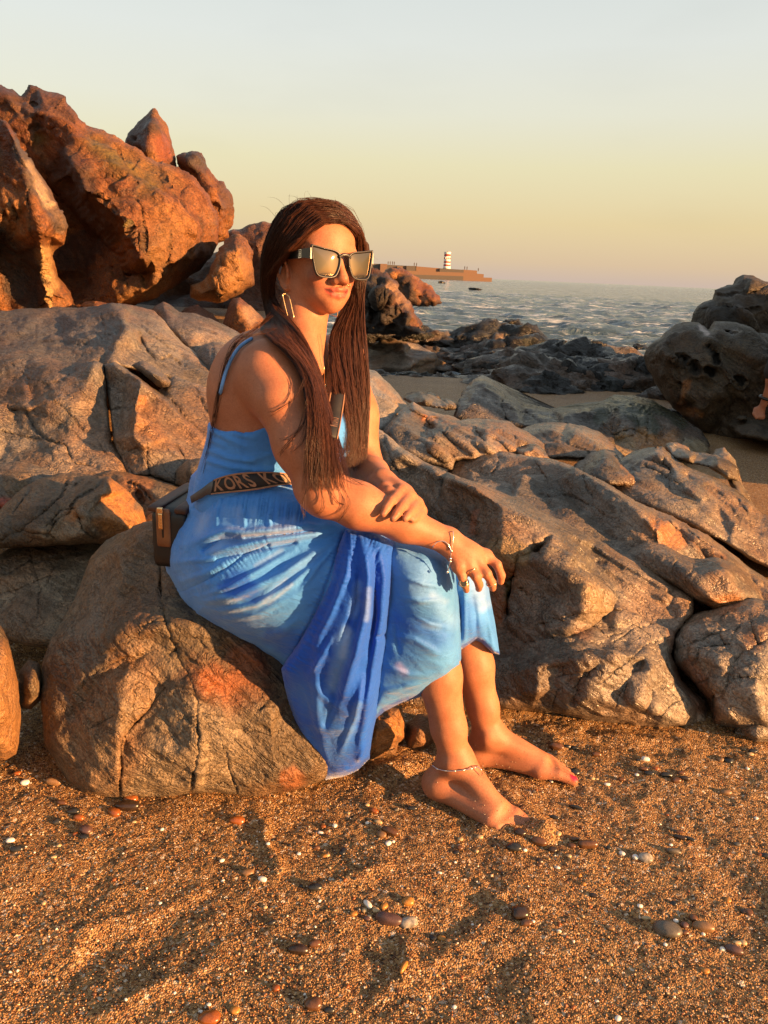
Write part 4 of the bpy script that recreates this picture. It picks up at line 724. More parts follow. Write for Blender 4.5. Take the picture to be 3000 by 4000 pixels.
rock('steep pale streaked slab close to the woman\'s hair',
     [(1300,1640,3.6),(1350,1450,4.0),(1425,1440,4.1),(1470,1455,4.1),(1520,1500,4.0),(1570,1560,3.85),(1595,1590,3.75),(1560,1640,3.5),(1480,1690,3.3),(1420,1700,3.25)], [(1450,1560,3.6),(1510,1580,3.6),(1430,1640,3.4)], plane=A, step=6, roundpx=14, rounding=0.06, back=0.5, noise=N_SLAB + [(0.010, 8, 3, True, FOL)], mat=M_SLAB, seed=43, smooth=3, stains=[([(1440,1500),(1470,1640)], 90, (0.36, 0.33, 0.29), 0.7, 0.9), ([(1480,1500),(1560,1590)], 16, (0.28, 0.17, 0.08), 0.7)])
for k, (ol, lb) in enumerate([([(1575,1560,4.9),(1590,1535,5.0),(1640,1530,5.0),(1700,1550,4.9),(1750,1580,4.7),(1745,1600,4.6),(1680,1590,4.6),(1610,1580,4.7)], 'smooth grey boulder lying on the patch of orange sand'),
        ([(1640,1540,5.3),(1680,1532,5.3),(1730,1560,5.2),(1750,1590,5.0),(1690,1580,5.0)], 'flat grey stone just behind the smooth boulder on the orange sand'),
        ([(1715,1575,5.2),(1740,1555,5.2),(1780,1575,5.1),(1785,1600,5.0),(1740,1605,5.0)], 'small rounded stone at the end of the orange sand patch')]):
    cx = sum(p[0] for p in ol) / len(ol); cy = sum(p[1] for p in ol) / len(ol); md = sum(p[2] for p in ol) / len(ol)
    rock(lb, ol, [(cx, cy, md - 0.25)], name='stone', plane=A, step=6, roundpx=10, rounding=0.05, back=0.3, noise=N_SLAB, mat=M_MID, seed=44 + k, smooth=2)
rock('long mid beach shelf with black weed, cracks and a sunlit orange end at right',
     [(1770,1640,4.9),(1790,1580,5.1),(1810,1530,5.4),(1850,1485,5.7),(1890,1470,5.8),(1930,1490,5.8),(1990,1545,5.6),(2050,1580,5.5),(2150,1598,5.4),(2260,1580,5.6),(2350,1570,5.7),(2400,1545,5.9),(2470,1545,6.0),(2550,1565,6.0),(2620,1610,5.8),(2680,1645,5.6),(2740,1690,5.4),(2772,1735,5.2),(2770,1775,5.0),(2680,1790,4.7),(2560,1800,4.5),(2460,1790,4.5),(2380,1760,4.5),(2300,1710,4.6),(2200,1670,4.7),(2050,1670,4.8),(1920,1665,4.8)],
     [(1880,1530,5.3),(1960,1570,5.2),(1840,1600,5.0),(1950,1640,4.9),(2000,1600,5.05),(2100,1640,4.95),(2200,1620,4.9),(2300,1620,4.9),(2355,1590,5.1),(2360,1650,4.75),(2420,1650,5.0),(2400,1720,4.75),(2500,1700,4.9),(2480,1620,5.2),(2530,1660,5.0),(2540,1740,4.72),(2620,1690,5.0),(2660,1740,4.85),(2580,1780,4.65),(2600,1640,5.3),(2700,1740,4.95)],
     plane=A, step=6, roundpx=12, rounding=0.08, back=0.8, noise=N_SLAB + [(0.014, 4, 3, True, FOL)], mat=M_MID, seed=48, ridges=[[(1850,1488,5.6),(1900,1520,5.3),(1960,1565,5.2)], [(2350,1585,5.05),(2375,1640,4.8),(2395,1700,4.7)], [(2520,1640,5.05),(2545,1700,4.8),(2600,1690,5.0)]], smooth=1,
     cracks=[([(1965,1560),(1965,1610),(1985,1650)], 7, 0.08), ([(1980,1610),(2080,1625),(2120,1660)], 6, 0.06), ([(2390,1695),(2460,1685),(2520,1700),(2530,1730)], 7, 0.08), ([(2400,1600),(2390,1690)], 5, 0.05), ([(2520,1640),(2530,1730)], 6, 0.06)],
     stains=[([(2150,1575),(2260,1575),(2360,1610),(2340,1640)], 28, ALGAE, 0.85), ([(2400,1570),(2500,1610),(2530,1680)], 45, ALGAE, 0.9), ([(2560,1590),(2660,1660)], 26, ALGAE, 0.85), ([(2500,1730),(2560,1760),(2610,1730)], 40, (0.42, 0.19, 0.05), 0.75), ([(2430,1720),(2440,1760)], 40, (0.36, 0.24, 0.12), 0.7), ([(2680,1750),(2730,1760)], 40, (0.42, 0.35, 0.22), 0.7), ([(2100,1640),(2260,1660)], 40, (0.12, 0.105, 0.09), 0.6), ([(1900,1560)], 50, (0.22, 0.20, 0.18), 0.5)])  # orange and tan at the right end are painted sunlight
rock('huge dark pitted boulder at the right edge with painted orange sunlight at its foot',
     [(2760,1720,5.9),(2700,1660,6.0),(2640,1600,6.1),(2600,1560,6.2),(2570,1500,6.3),(2530,1440,6.4),(2516,1390,6.4),(2530,1350,6.4),(2560,1330,6.4),(2600,1300,6.4),(2640,1268,6.5),(2690,1255,6.5),(2730,1258,6.5),(2765,1285,6.4),(2790,1250,6.5),(2830,1246,6.5),(2880,1250,6.5),(2930,1270,6.5),(2970,1295,6.5),(3120,1340,6.5),(3300,1500,6.3),(3300,1740,5.6),(3000,1720,5.6),(2880,1730,5.7)],
     [(2620,1380,5.95),(2600,1460,5.95),(2700,1320,6.05),(2780,1310,6.1),(2760,1420,5.8),(2680,1480,5.85),(2640,1540,5.9),(2740,1560,5.75),(2830,1420,5.85),(2880,1330,5.95),(2900,1480,5.75),(2960,1420,5.8),(2850,1600,5.85),(2950,1620,5.8),(3060,1500,5.75),(2720,1640,5.8)],
     name='boulder', plane=A, step=7, roundpx=25, rounding=0.2, back=1.3, noise=N_CLIFF, mat=M_BROWN, seed=49, smooth=4,
     strokes=[([(2660,1405)], 14, -0.12) if False else ([(2650,1400),(2672,1405)], 13, -0.12), ([(2705,1425),(2720,1445)], 12, -0.12), ([(2765,1445),(2780,1455)], 11, -0.12), ([(2765,1355),(2790,1375),(2800,1405)], 9, -0.12), ([(2895,1480),(2900,1490)], 9, -0.1), ([(2835,1300),(2860,1310)], 13, -0.12), ([(2980,1400),(2990,1420)], 20, -0.12), ([(2760,1350),(2850,1460),(2950,1600)], 30, 0.06)],
     stains=[([(2650,1400),(2675,1405)], 17, BLACK, 0.9), ([(2705,1425),(2722,1447)], 15, BLACK, 0.9), ([(2765,1445),(2780,1458)], 13, BLACK, 0.9), ([(2765,1355),(2790,1375),(2800,1405)], 10, BLACK, 0.9), ([(2895,1480),(2900,1490)], 10, BLACK, 0.9), ([(2835,1300),(2860,1310)], 15, BLACK, 0.9), ([(2980,1400),(2990,1420)], 24, BLACK, 0.9), ([(2735,1275),(2755,1300),(2760,1310)], 14, (0.45, 0.36, 0.32), 0.9),  # each pit is painted black
             ([(2680,1500),(2670,1570),(2650,1600),(2720,1610)], 22, (0.30, 0.11, 0.02), 0.7)])  # orange at the foot is a patch of sun painted on
rock('dark layered rock mass behind the pitted boulder at the upper right edge',
     [(2700,1300,8.6),(2705,1230,8.7),(2720,1195,8.7),(2750,1178,8.8),(2780,1170,8.8),(2790,1140,8.8),(2785,1125,8.8),(2840,1115,8.8),(2862,1112,8.8),(2875,1085,8.9),(2900,1075,8.9),(2940,1080,8.9),(2990,1100,8.9),(3150,1130,8.9),(3350,1300,8.7),(3350,1450,8.3),(2900,1450,8.2)],
     [(2800,1220,8.25),(2850,1180,8.3),(2920,1150,8.4),(2920,1240,8.15),(2830,1290,8.1),(3000,1200,8.3)], plane=A, step=7, roundpx=12, rounding=0.2, back=1.5, noise=N_CLIFF, mat=M_BROWN, seed=50, smooth=2,
     cracks=[([(2790,1150),(2880,1145),(3000,1150)], 7, 0.12), ([(2740,1210),(2860,1220),(2980,1200)], 6, 0.10)], stains=[([(2750,1220),(2850,1300)], 60, (0.022, 0.02, 0.015), 0.7)])
rock('low brown ledge on the sand below the pitted boulder at the right edge', [(2840,1660,5.6),(2860,1640,5.7),(2920,1630,5.7),(3000,1635,5.7),(3150,1650,5.6),(3150,1760,5.0),(3000,1725,5.1),(2900,1705,5.2)], [(2950,1670,5.3),(3050,1700,5.1)], plane=A, step=7, roundpx=14, rounding=0.1, back=0.5, noise=N_SLAB, mat=M_BROWN, seed=51)
rock('small brown stone on the ledge beside the hand at the right edge', [(2875,1640,5.55),(2890,1625,5.57),(2915,1623,5.57),(2920,1640,5.5),(2895,1645,5.5)], [(2898,1634,5.47)], name='stone', plane=A, step=4, roundpx=8, rounding=0.03, back=0.08, noise=N_NEAR, mat=M_BROWN, seed=52)
rock('jagged dark headland rock with orange edges behind the woman\'s hair',
     [(1380,1330,12),(1390,1080,12),(1420,1055,12.2),(1470,1045,12.2),(1490,1065,12.2),(1520,1080,12),(1550,1110,12),(1560,1140,12),(1600,1180,11.8),(1620,1200,11.8),(1640,1250,11.6),(1655,1290,11.4),(1640,1305,11.2),(1560,1310,11.2),(1480,1300,11.3)],
     [(1440,1120,11.5),(1500,1130,11.4),(1540,1180,11.3),(1470,1200,11.7),(1500,1250,11.3),(1600,1230,11.2),(1580,1280,11.0),(1440,1270,11.4),(1470,1160,11.2)], plane=A, step=5, roundpx=10, rounding=0.25, back=2.0, noise=[(0.05, 1.0, 4, False, None), (0.14, 1.2, 1, 'facet', (0.5, 0, -0.8, 2)), (0.10, 3.0, 1, 'facet', None), (0.04, 7, 2, True, None)], mat=M_CLIFF, seed=53, jit=7, smooth=1,
     stains=[([(1470,1140),(1440,1220),(1500,1260),(1560,1260)], 75, BLACK, 0.9), ([(1520,1120),(1590,1190)], 18, (0.30, 0.18, 0.11), 0.6), ([(1430,1290),(1620,1300)], 18, BLACK, 0.8)])
rock('far orange brown headland rock sloping into the sea below the lighthouse',
     [(1470,1110,16),(1500,1050,16.5),(1540,1045,16.5),(1570,1052,16.5),(1600,1062,16.5),(1635,1090,16.4),(1680,1120,16.2),(1712,1150,16),(1728,1178,15.8),(1700,1190,15.6),(1640,1192,15.6),(1560,1200,15.6)],
     [(1560,1080,16),(1610,1110,15.6),(1600,1160,15.5),(1660,1150,15.6),(1690,1170,15.5)], plane=A, step=5, roundpx=8, rounding=0.25, back=2.0, noise=[(0.05, 1.0, 4, False, None), (0.14, 1.2, 1, 'facet', (0.5, 0, -0.8, 2)), (0.10, 3.0, 1, 'facet', None), (0.04, 7, 2, True, None)], mat=M_CLIFF, seed=54, jit=7, smooth=1,
     stains=[([(1590,1110),(1610,1170)], 22, BLACK, 0.75), ([(1650,1165),(1660,1172)], 12, (0.36, 0.17, 0.08), 0.8), ([(1640,1188),(1720,1182)], 8, BLACK, 0.7)])

def spline_px(p, n=40):
    p = np.array(p, float); m = len(p); o_ = []
    for t in np.linspace(0, m, n, endpoint=False):
        i = int(t); f_ = t - i; p0, p1, p2, p3 = p[(i - 1) % m], p[i % m], p[(i + 1) % m], p[(i + 2) % m]
        o_.append(0.5 * (2 * p1 + (p2 - p0) * f_ + (2 * p0 - 5 * p1 + 4 * p2 - p3) * f_ ** 2 + (3 * p1 - p0 - 3 * p2 + p3) * f_ ** 3))
    return o_
def boulder(label, px, py, d, wm, hm, mat, seed, dm=None, name='rock', group=None, sub=4, pointy=0.0, rough=0.10, cat='rock', rot=None, sink=0.3):
    """free standing rock; (px, py) is the middle of its visible foot"""
    bm = bmesh.new(); bmesh.ops.create_icosphere(bm, subdivisions=sub, radius=1.0)
    n = np.array([v.co[:] for v in bm.verts]); F = np.array([[v.index for v in f.verts] for f in bm.faces]); bm.free()
    rg = np.random.default_rng(seed); pl = rg.normal(size=(13, 3)); pl /= np.linalg.norm(pl, axis=1)[:, None]
    hgt = rg.uniform(0.72, 1.0, 13); dots = n @ pl.T
    r = np.min(np.where(dots > 0.08, hgt / np.maximum(dots, 0.08), 9), axis=1); r = np.minimum(r, 1.25)
    V = n * r[:, None]
    V[:, 0] += 0.25 * rg.uniform(-1, 1) * V[:, 2]
    if pointy: V[:, :2] *= (1 - pointy * np.clip(V[:, 2:3], 0, 1))
    V = V + n * (0.5 * rough * fbm(V * 2.2 + seed, 5, seed) + 0.9 * rough * facet(V * 1.9 + seed, seed) + 0.5 * rough * fbm(V * 5 + seed, 3, seed + 3, True))[:, None]
    a = rot if rot is not None else rg.uniform(-0.5, 0.5); c, s = math.cos(a), math.sin(a)
    V = V * np.array([wm / 2, (dm or wm * 0.8) / 2, hm / (2 - sink * 2)])
    V = np.c_[V[:, 0] * c - V[:, 1] * s, V[:, 0] * s + V[:, 1] * c, V[:, 2]]
    foot = pix(px, py, d)
    V = V + foot + np.array([0, (dm or wm * 0.8) * 0.35, hm / (2 - sink * 2) * (1 - 2 * sink)])
    o = mesh_obj(name, V, F, mat, attrs={'tint': np.zeros((len(V), 4)), 'crack': np.zeros(len(V))})
    return tag(o, label, cat, group)
# rocks at the water's edge: foot px, foot py, distance, width, height (metres)
SHORE = [(1480,1330,11.5,1.0,0.30,'d'),(1560,1330,11,0.7,0.22,'m'),(1630,1330,11,0.8,0.20,'d'),(1700,1345,10.6,0.9,0.20,'m'),(1770,1350,10.5,0.8,0.18,'d'),(1830,1360,10,0.7,0.22,'d'),(1890,1370,9.8,0.8,0.22,'d'),(1950,1390,9.6,0.9,0.26,'d'),(2010,1400,9.4,0.9,0.28,'d'),(2050,1385,9.8,0.6,0.22,'m'),
         (1440,1370,9.8,0.8,0.22,'d'),(1520,1380,9.4,0.8,0.16,'m'),(1600,1375,9.4,0.9,0.18,'d'),(1680,1390,9.0,0.8,0.2,'m'),(1760,1400,8.8,0.8,0.2,'m'),(1850,1420,8.2,0.7,0.26,'m'),(1920,1440,7.8,0.8,0.30,'m'),(1960,1460,7.4,0.6,0.2,'d'),
         (1440,1420,8.4,0.7,0.2,'d'),(1500,1455,7.6,1.1,0.30,'s'),(1640,1430,8.0,0.9,0.16,'d'),(1730,1435,7.8,0.8,0.16,'m'),(1800,1450,7.4,0.8,0.14,'m'),(1870,1460,7.2,0.7,0.18,'d'),
         (2000,1500,6.8,0.6,0.18,'m'),(2060,1520,6.6,0.7,0.2,'m'),(2130,1540,6.4,0.7,0.22,'m'),(2080,1555,6.1,0.7,0.16,'m'),(2160,1570,6.0,0.5,0.12,'d'),(2230,1550,6.3,0.6,0.18,'m'),(2180,1500,7.2,0.8,0.26,'d'),(2260,1490,7.4,0.9,0.26,'d'),(2340,1510,7.0,0.9,0.26,'d'),(2420,1530,6.8,0.8,0.22,'d'),(2480,1545,6.6,0.5,0.14,'d'),
         (2290,1455,8.2,0.5,0.18,'d'),(2230,1470,8.0,0.7,0.2,'d'),(2350,1460,8.2,0.6,0.18,'d'),(2440,1490,7.8,0.5,0.14,'d'),(2270,1555,6.2,0.5,0.12,'m'),(2320,1545,6.3,0.45,0.13,'m'),(2030,1470,7.4,0.35,0.14,'d'),(2100,1490,7.2,0.4,0.12,'d'),(2610,1560,6.6,0.25,0.18,'d'),(2660,1605,6.0,0.4,0.16,'m'),(2720,1680,5.4,0.4,0.1,'d'),(2760,1700,5.3,0.3,0.07,'d')]
_r = np.random.default_rng(77)
for _k in range(17):      # low ridges between the sand patch and the water
    _x = 1950 + 34 * _k + _r.uniform(-12, 12); SHORE.append((int(_x), int(1500 + 45 * math.sin(_k * 1.7) + 0.03 * (_x - 1950) + _r.uniform(-10, 10)), 7.0, _r.uniform(0.55, 0.85), _r.uniform(0.12, 0.22), 'dm'[int(_k % 3 > 0)]))
for _k in range(12):
    _x = 1425 + 36 * _k + _r.uniform(-10, 10); SHORE.append((int(_x), int(1428 + 12 * math.sin(_k * 2.1) + 0.02 * _k), 8.6, _r.uniform(0.5, 0.8), _r.uniform(0.12, 0.2), 'md'[int(_k % 3 == 0)]))
for _k in range(15):
    _x = 2140 + 36 * _k + _r.uniform(-12, 12); SHORE.append((int(_x), int(1536 + 0.045 * (_x - 2140) + _r.uniform(-9, 9)), 6.6, _r.uniform(0.40, 0.65), _r.uniform(0.14, 0.24), 'dm'[int(_k % 3 == 1)]))
for _k in range(16):
    _x = 1470 + 25 * _k + _r.uniform(-14, 14); SHORE.append((int(_x), int(1478 + 30 * abs(math.sin(_k * 1.3)) + _r.uniform(-6, 6)), 7.4, _r.uniform(0.20, 0.36), _r.uniform(0.05, 0.10), 'md'[int(_k % 2)]))
MM = {'d': M_DARK, 'm': M_MID, 's': M_SLAB}
WHERE = lambda x, y: ('under the dark headland rock' if x < 1700 and y < 1400 else 'around the orange sand patch' if x < 1760 else 'on the black weedy point running into the sea' if x < 2080 and y < 1450 else 'beside the bright tide pool' if x < 2200 else 'by the water left of the pitted boulder')
ORD = ['leftmost', 'second from left', 'third from left', 'fourth from left', 'fifth from left', 'sixth from left', 'seventh from left', 'eighth from left', 'ninth from left', 'tenth from left', 'eleventh from left', 'twelfth from left', 'thirteenth from left'] + ['%dth from left' % i for i in range(14, 40)]
for k, (x, y, d, wd, ht, m) in enumerate(SHORE):
    d0_ = d; d = ground_pt(x, y, -0.06)[1]; d = d if d < 9.2 else min(ground_pt(x, y, -0.35)[1], 14.0); wd, ht = wd * d / d0_, ht * d / d0_
    wh = WHERE(x, y); same = sorted(q[0] for q in SHORE if WHERE(q[0], q[1]) == wh and q[5] == m)
    lb = {'d': 'dark weedy shore rock ', 'm': 'brown grey shore rock ', 's': 'pale humped shore rock '}[m] + wh + (', ' + ORD[same.index(x)] if len(same) > 1 else '')
    boulder(lb, x, y, d, wd * (0.85 if x < 1950 else 1.25), ht * (0.95 if x < 1950 else 1.3), MM[m], 100 + k, sub=4, pointy=0.45, rough=0.22, group='shore rocks ' + wh)
def sea_d(px, py): return ground_pt(px, py, SEA_Z)[1]
for k, (x, y, d, wd, ht, lb) in enumerate([(1998,1268,0,62,20,'dark rock awash in the sea right of the headland'),(2222,1376,0,90,32,'brown rock standing in the water near the shore'),(2258,1380,0,50,22,'black rock in the water touching the brown one'),(1724,1107,0,26,9,'tiny far rock in the sea below the breakwater'),(1860,1134,0,42,9,'long low far rock breaking the waves'),(2515,1382,0,70,30,'dark rock in the water against the pitted boulder'),(2160,1440,0,80,10,'flat rock awash in front of the brown sea rock'),(2480,1462,0,90,20,'flat black rock awash left of the pitted boulder'),(1680,1232,0,70,10,'flat dark reef at the foot of the far headland'),(1665,1200,0,90,10,'dark reef strip below the orange headland')]):
    d = sea_d(x, y); boulder(lb, x, y, d, wd * d / FPX, ht * d / FPX, M_DARK if k not in (1,) else M_BROWN, 200 + k, sub=4, rough=0.2)
# a tall boulder outside the picture, right of the pitted one: it keeps the low sun off it
_bx, _by = proj(np.array([5.45, 3.4, 0.0]))
boulder('unseen tall dark boulder beyond the right edge, placed to shade the pitted boulder', _bx, _by, 3.4, 2.6, 2.8, M_BROWN, 260, dm=4.9, rot=0.0, name='boulder', sub=4, rough=0.12)
# the outcrop goes on past the left edge
for _k, (_x, _y, _w, _h, _m, _lb) in enumerate([(-3.9, 4.6, 2.0, 1.9, M_CLIFF, 'orange cliff boulder beyond the left edge, beside the nearest tall boulder'), (-5.4, 6.0, 2.8, 2.8, M_CLIFF, 'tall reddish cliff rock beyond the left edge, behind the others'),
        (-2.55, 2.9, 1.3, 0.9, M_LEFT, 'grey rock beyond the left edge, beside the broad ridged rock'), (-1.75, 1.95, 0.8, 0.55, M_NEAR, 'low grey boulder beyond the left edge, beside the tilted slab'), (-3.4, 3.9, 1.5, 1.0, M_LEFT, 'humped grey rock beyond the left edge, below the cliff')]):
    _px, _py = proj(np.array([_x, _y - _w * 0.28, float(gz(np.array([_x]), np.array([_y]))[0])])); boulder(_lb, _px, _py, _y - _w * 0.28, _w, _h, _m, 280 + _k, dm=_w * 0.9, sub=4, rough=0.16, rot=0.0)
# ------------------------------------------------------------------ the seated woman: one continuous body surface from blended solids
class Field:
    def __init__(s, lo, hi, h):
        s.lo = np.array(lo, float); s.h = h; s.n = np.ceil((np.array(hi) - s.lo) / h).astype(int) + 1
        s.a = np.full(s.n, 0.3, np.float32)
    def win(s, lo, hi, pad):
        i0 = np.clip(np.floor((np.minimum(lo, hi) - pad - s.lo) / s.h).astype(int), 0, s.n - 1)
        i1 = np.clip(np.ceil((np.maximum(lo, hi) + pad - s.lo) / s.h).astype(int) + 1, 1, s.n)
        sl = tuple(slice(a, b) for a, b in zip(i0, i1))
        ax = [(s.lo[k] + s.h * np.arange(i0[k], i1[k])).astype(np.float32) for k in range(3)]
        return sl, ax[0][:, None, None], ax[1][None, :, None], ax[2][None, None, :]
    def put(s, sl, d, k, op='add'):
        A_ = s.a[sl]
        if op == 'add':
            if k > 0:
                hh = np.maximum(k - np.abs(A_ - d), 0) / k; s.a[sl] = np.minimum(A_, d) - hh * hh * k * 0.25
            else: s.a[sl] = np.minimum(A_, d)
        else:
            d = -d
            if k > 0:
                hh = np.maximum(k - np.abs(A_ - d), 0) / k; s.a[sl] = np.maximum(A_, d) + hh * hh * k * 0.25
            else: s.a[sl] = np.maximum(A_, d)
    def cone(s, a, b, ra, rb, k=0.01, op='add'):
        a = np.array(a, np.float32); b = np.array(b, np.float32); r = max(ra, rb)
        sl, X, Y, Z = s.win(np.minimum(a, b) - r, np.maximum(a, b) + r, k + 2 * s.h + 0.004)
        ab = b - a; L2 = max(float(ab @ ab), 1e-10)
        t = np.clip(((X - a[0]) * ab[0] + (Y - a[1]) * ab[1] + (Z - a[2]) * ab[2]) / L2, 0, 1)
        d = np.sqrt((X - a[0] - t * ab[0]) ** 2 + (Y - a[1] - t * ab[1]) ** 2 + (Z - a[2] - t * ab[2]) ** 2) - (ra + (rb - ra) * t)
        s.put(sl, d, k, op)
    def chain(s, pts, rad, k=0.01, k0=None):
        for i in range(len(pts) - 1): s.cone(pts[i], pts[i + 1], rad[i], rad[i + 1], k if (i or k0 is None) else k0)
    def ell(s, c, r, axes=None, k=0.02, op='add'):
        c = np.array(c, np.float32); r = np.array(r, np.float32); ax = np.eye(3) if axes is None else np.array(axes, float)
        R_ = float(r.max()); sl, X, Y, Z = s.win(c - R_, c + R_, k + 2 * s.h + 0.004)
        u = [(X - c[0]) * ax[i][0] + (Y - c[1]) * ax[i][1] + (Z - c[2]) * ax[i][2] for i in range(3)]
        k0 = np.sqrt(sum((u[i] / r[i]) ** 2 for i in range(3))); k1 = np.sqrt(sum((u[i] / r[i] ** 2) ** 2 for i in range(3)))
        s.put(sl, k0 * (k0 - 1) / np.maximum(k1, 1e-5), k, op)
    def mesh(s):
        a = s.a; ins = a < 0; nx, ny, nz = a.shape
        c = ins[:-1, :-1, :-1].astype(np.int8)
        tot = np.zeros((nx - 1, ny - 1, nz - 1), np.int8)
        for dx in (0, 1):
            for dy in (0, 1):
                for dz in (0, 1): tot += ins[dx:nx - 1 + dx, dy:ny - 1 + dy, dz:nz - 1 + dz]
        act = np.argwhere((tot > 0) & (tot < 8)); vid = np.full(tot.shape, -1, np.int32)
        vid[act[:, 0], act[:, 1], act[:, 2]] = np.arange(len(act))
        cor = {}
        for dx in (0, 1):
            for dy in (0, 1):
                for dz in (0, 1): cor[(dx, dy, dz)] = a[act[:, 0] + dx, act[:, 1] + dy, act[:, 2] + dz]
        S = np.zeros((len(act), 3)); cnt = np.zeros(len(act))
        for p in cor:
            for ax_ in range(3):
                if p[ax_]: continue
                q = list(p); q[ax_] = 1; q = tuple(q); va, vb = cor[p], cor[q]; m = (va < 0) != (vb < 0)
                t = va[m] / (va[m] - vb[m]); pt = np.tile(np.array(p, float), (m.sum(), 1)); pt[:, ax_] = t
                S[m] += pt; cnt[m] += 1
        V = s.lo + s.h * (act + S / cnt[:, None])
        quads = []
        for ax_ in range(3):
            sl0 = [slice(1, -1)] * 3; sl1 = [slice(1, -1)] * 3; sl0[ax_] = slice(0, -1); sl1[ax_] = slice(1, None)
            i0, i1 = ins[tuple(sl0)], ins[tuple(sl1)]
            e = np.argwhere(i0 != i1); sg = i0[e[:, 0], e[:, 1], e[:, 2]]
            off = np.array([1, 1, 1]); off[ax_] = 0; e = e + off
            u, v = [(1, 2), (2, 0), (0, 1)][ax_]
            def cell(du, dv):
                q = e.copy(); q[:, u] += du; q[:, v] += dv; return vid[q[:, 0], q[:, 1], q[:, 2]]
            Q = np.c_[cell(-1, -1), cell(0, -1), cell(0, 0), cell(-1, 0)]
            Q[~sg] = Q[~sg][:, ::-1]; quads.append(Q)
        Q = np.vstack(quads); Q = Q[(Q >= 0).all(1)]
        return V, Q
def relax(V, Q, n=2, w=0.5):
    E = np.vstack([Q[:, [0, 1]], Q[:, [1, 2]], Q[:, [2, 3]], Q[:, [3, 0]]]); deg = np.bincount(E.ravel(), minlength=len(V))
    for _ in range(n):
        S = np.zeros_like(V)
        for j in range(3): S[:, j] = np.bincount(E[:, 0], V[E[:, 1], j], len(V)) + np.bincount(E[:, 1], V[E[:, 0], j], len(V))
        V = V * (1 - w) + w * S / np.maximum(deg, 1)[:, None]
    return V

# head frame
FA = R(-54); HF = np.array([math.cos(FA), math.sin(FA), 0.03]); HF /= np.linalg.norm(HF)
HL = np.cross([0.035, 0, 1], HF); HL /= np.linalg.norm(HL); HU = np.cross(HF, HL)
HS = 0.92
HO = P(1326, 1020, 1.585) - 0.095 * HS * HF
def H(f, l, u): return HO + HS * (f * HF + l * HL + u * HU)
HAX = [HF, HL, HU]
# torso frame
TA = R(-27); TF = np.array([math.cos(TA), math.sin(TA), 0]); TS = np.array([-TF[1], TF[0], 0]); TU = np.array([0.10, -0.03, 1]); TU /= np.linalg.norm(TU)
TF2 = np.cross(TS, TU); TAX = [TF2, TS, TU]
S_R, S_L = P(1072, 1455, 1.47), P(1325, 1405, 1.74)
E_R, W_R = P(1262, 1915, 1.365), P(1748, 2112, 1.385)
E_L, W_L = P(1420, 1830, 1.68), P(1492, 1885, 1.465)
NECK = P(1165, 1385, 1.615)
K_R, K_L = P(1668, 2290, 1.465), P(1782, 2270, 1.585)
A_R, A_L = P(1776, 2960, 1.445), P(1905, 2862, 1.565)
H_R, H_L = P(990, 2270, 1.54), P(1000, 2260, 1.69)

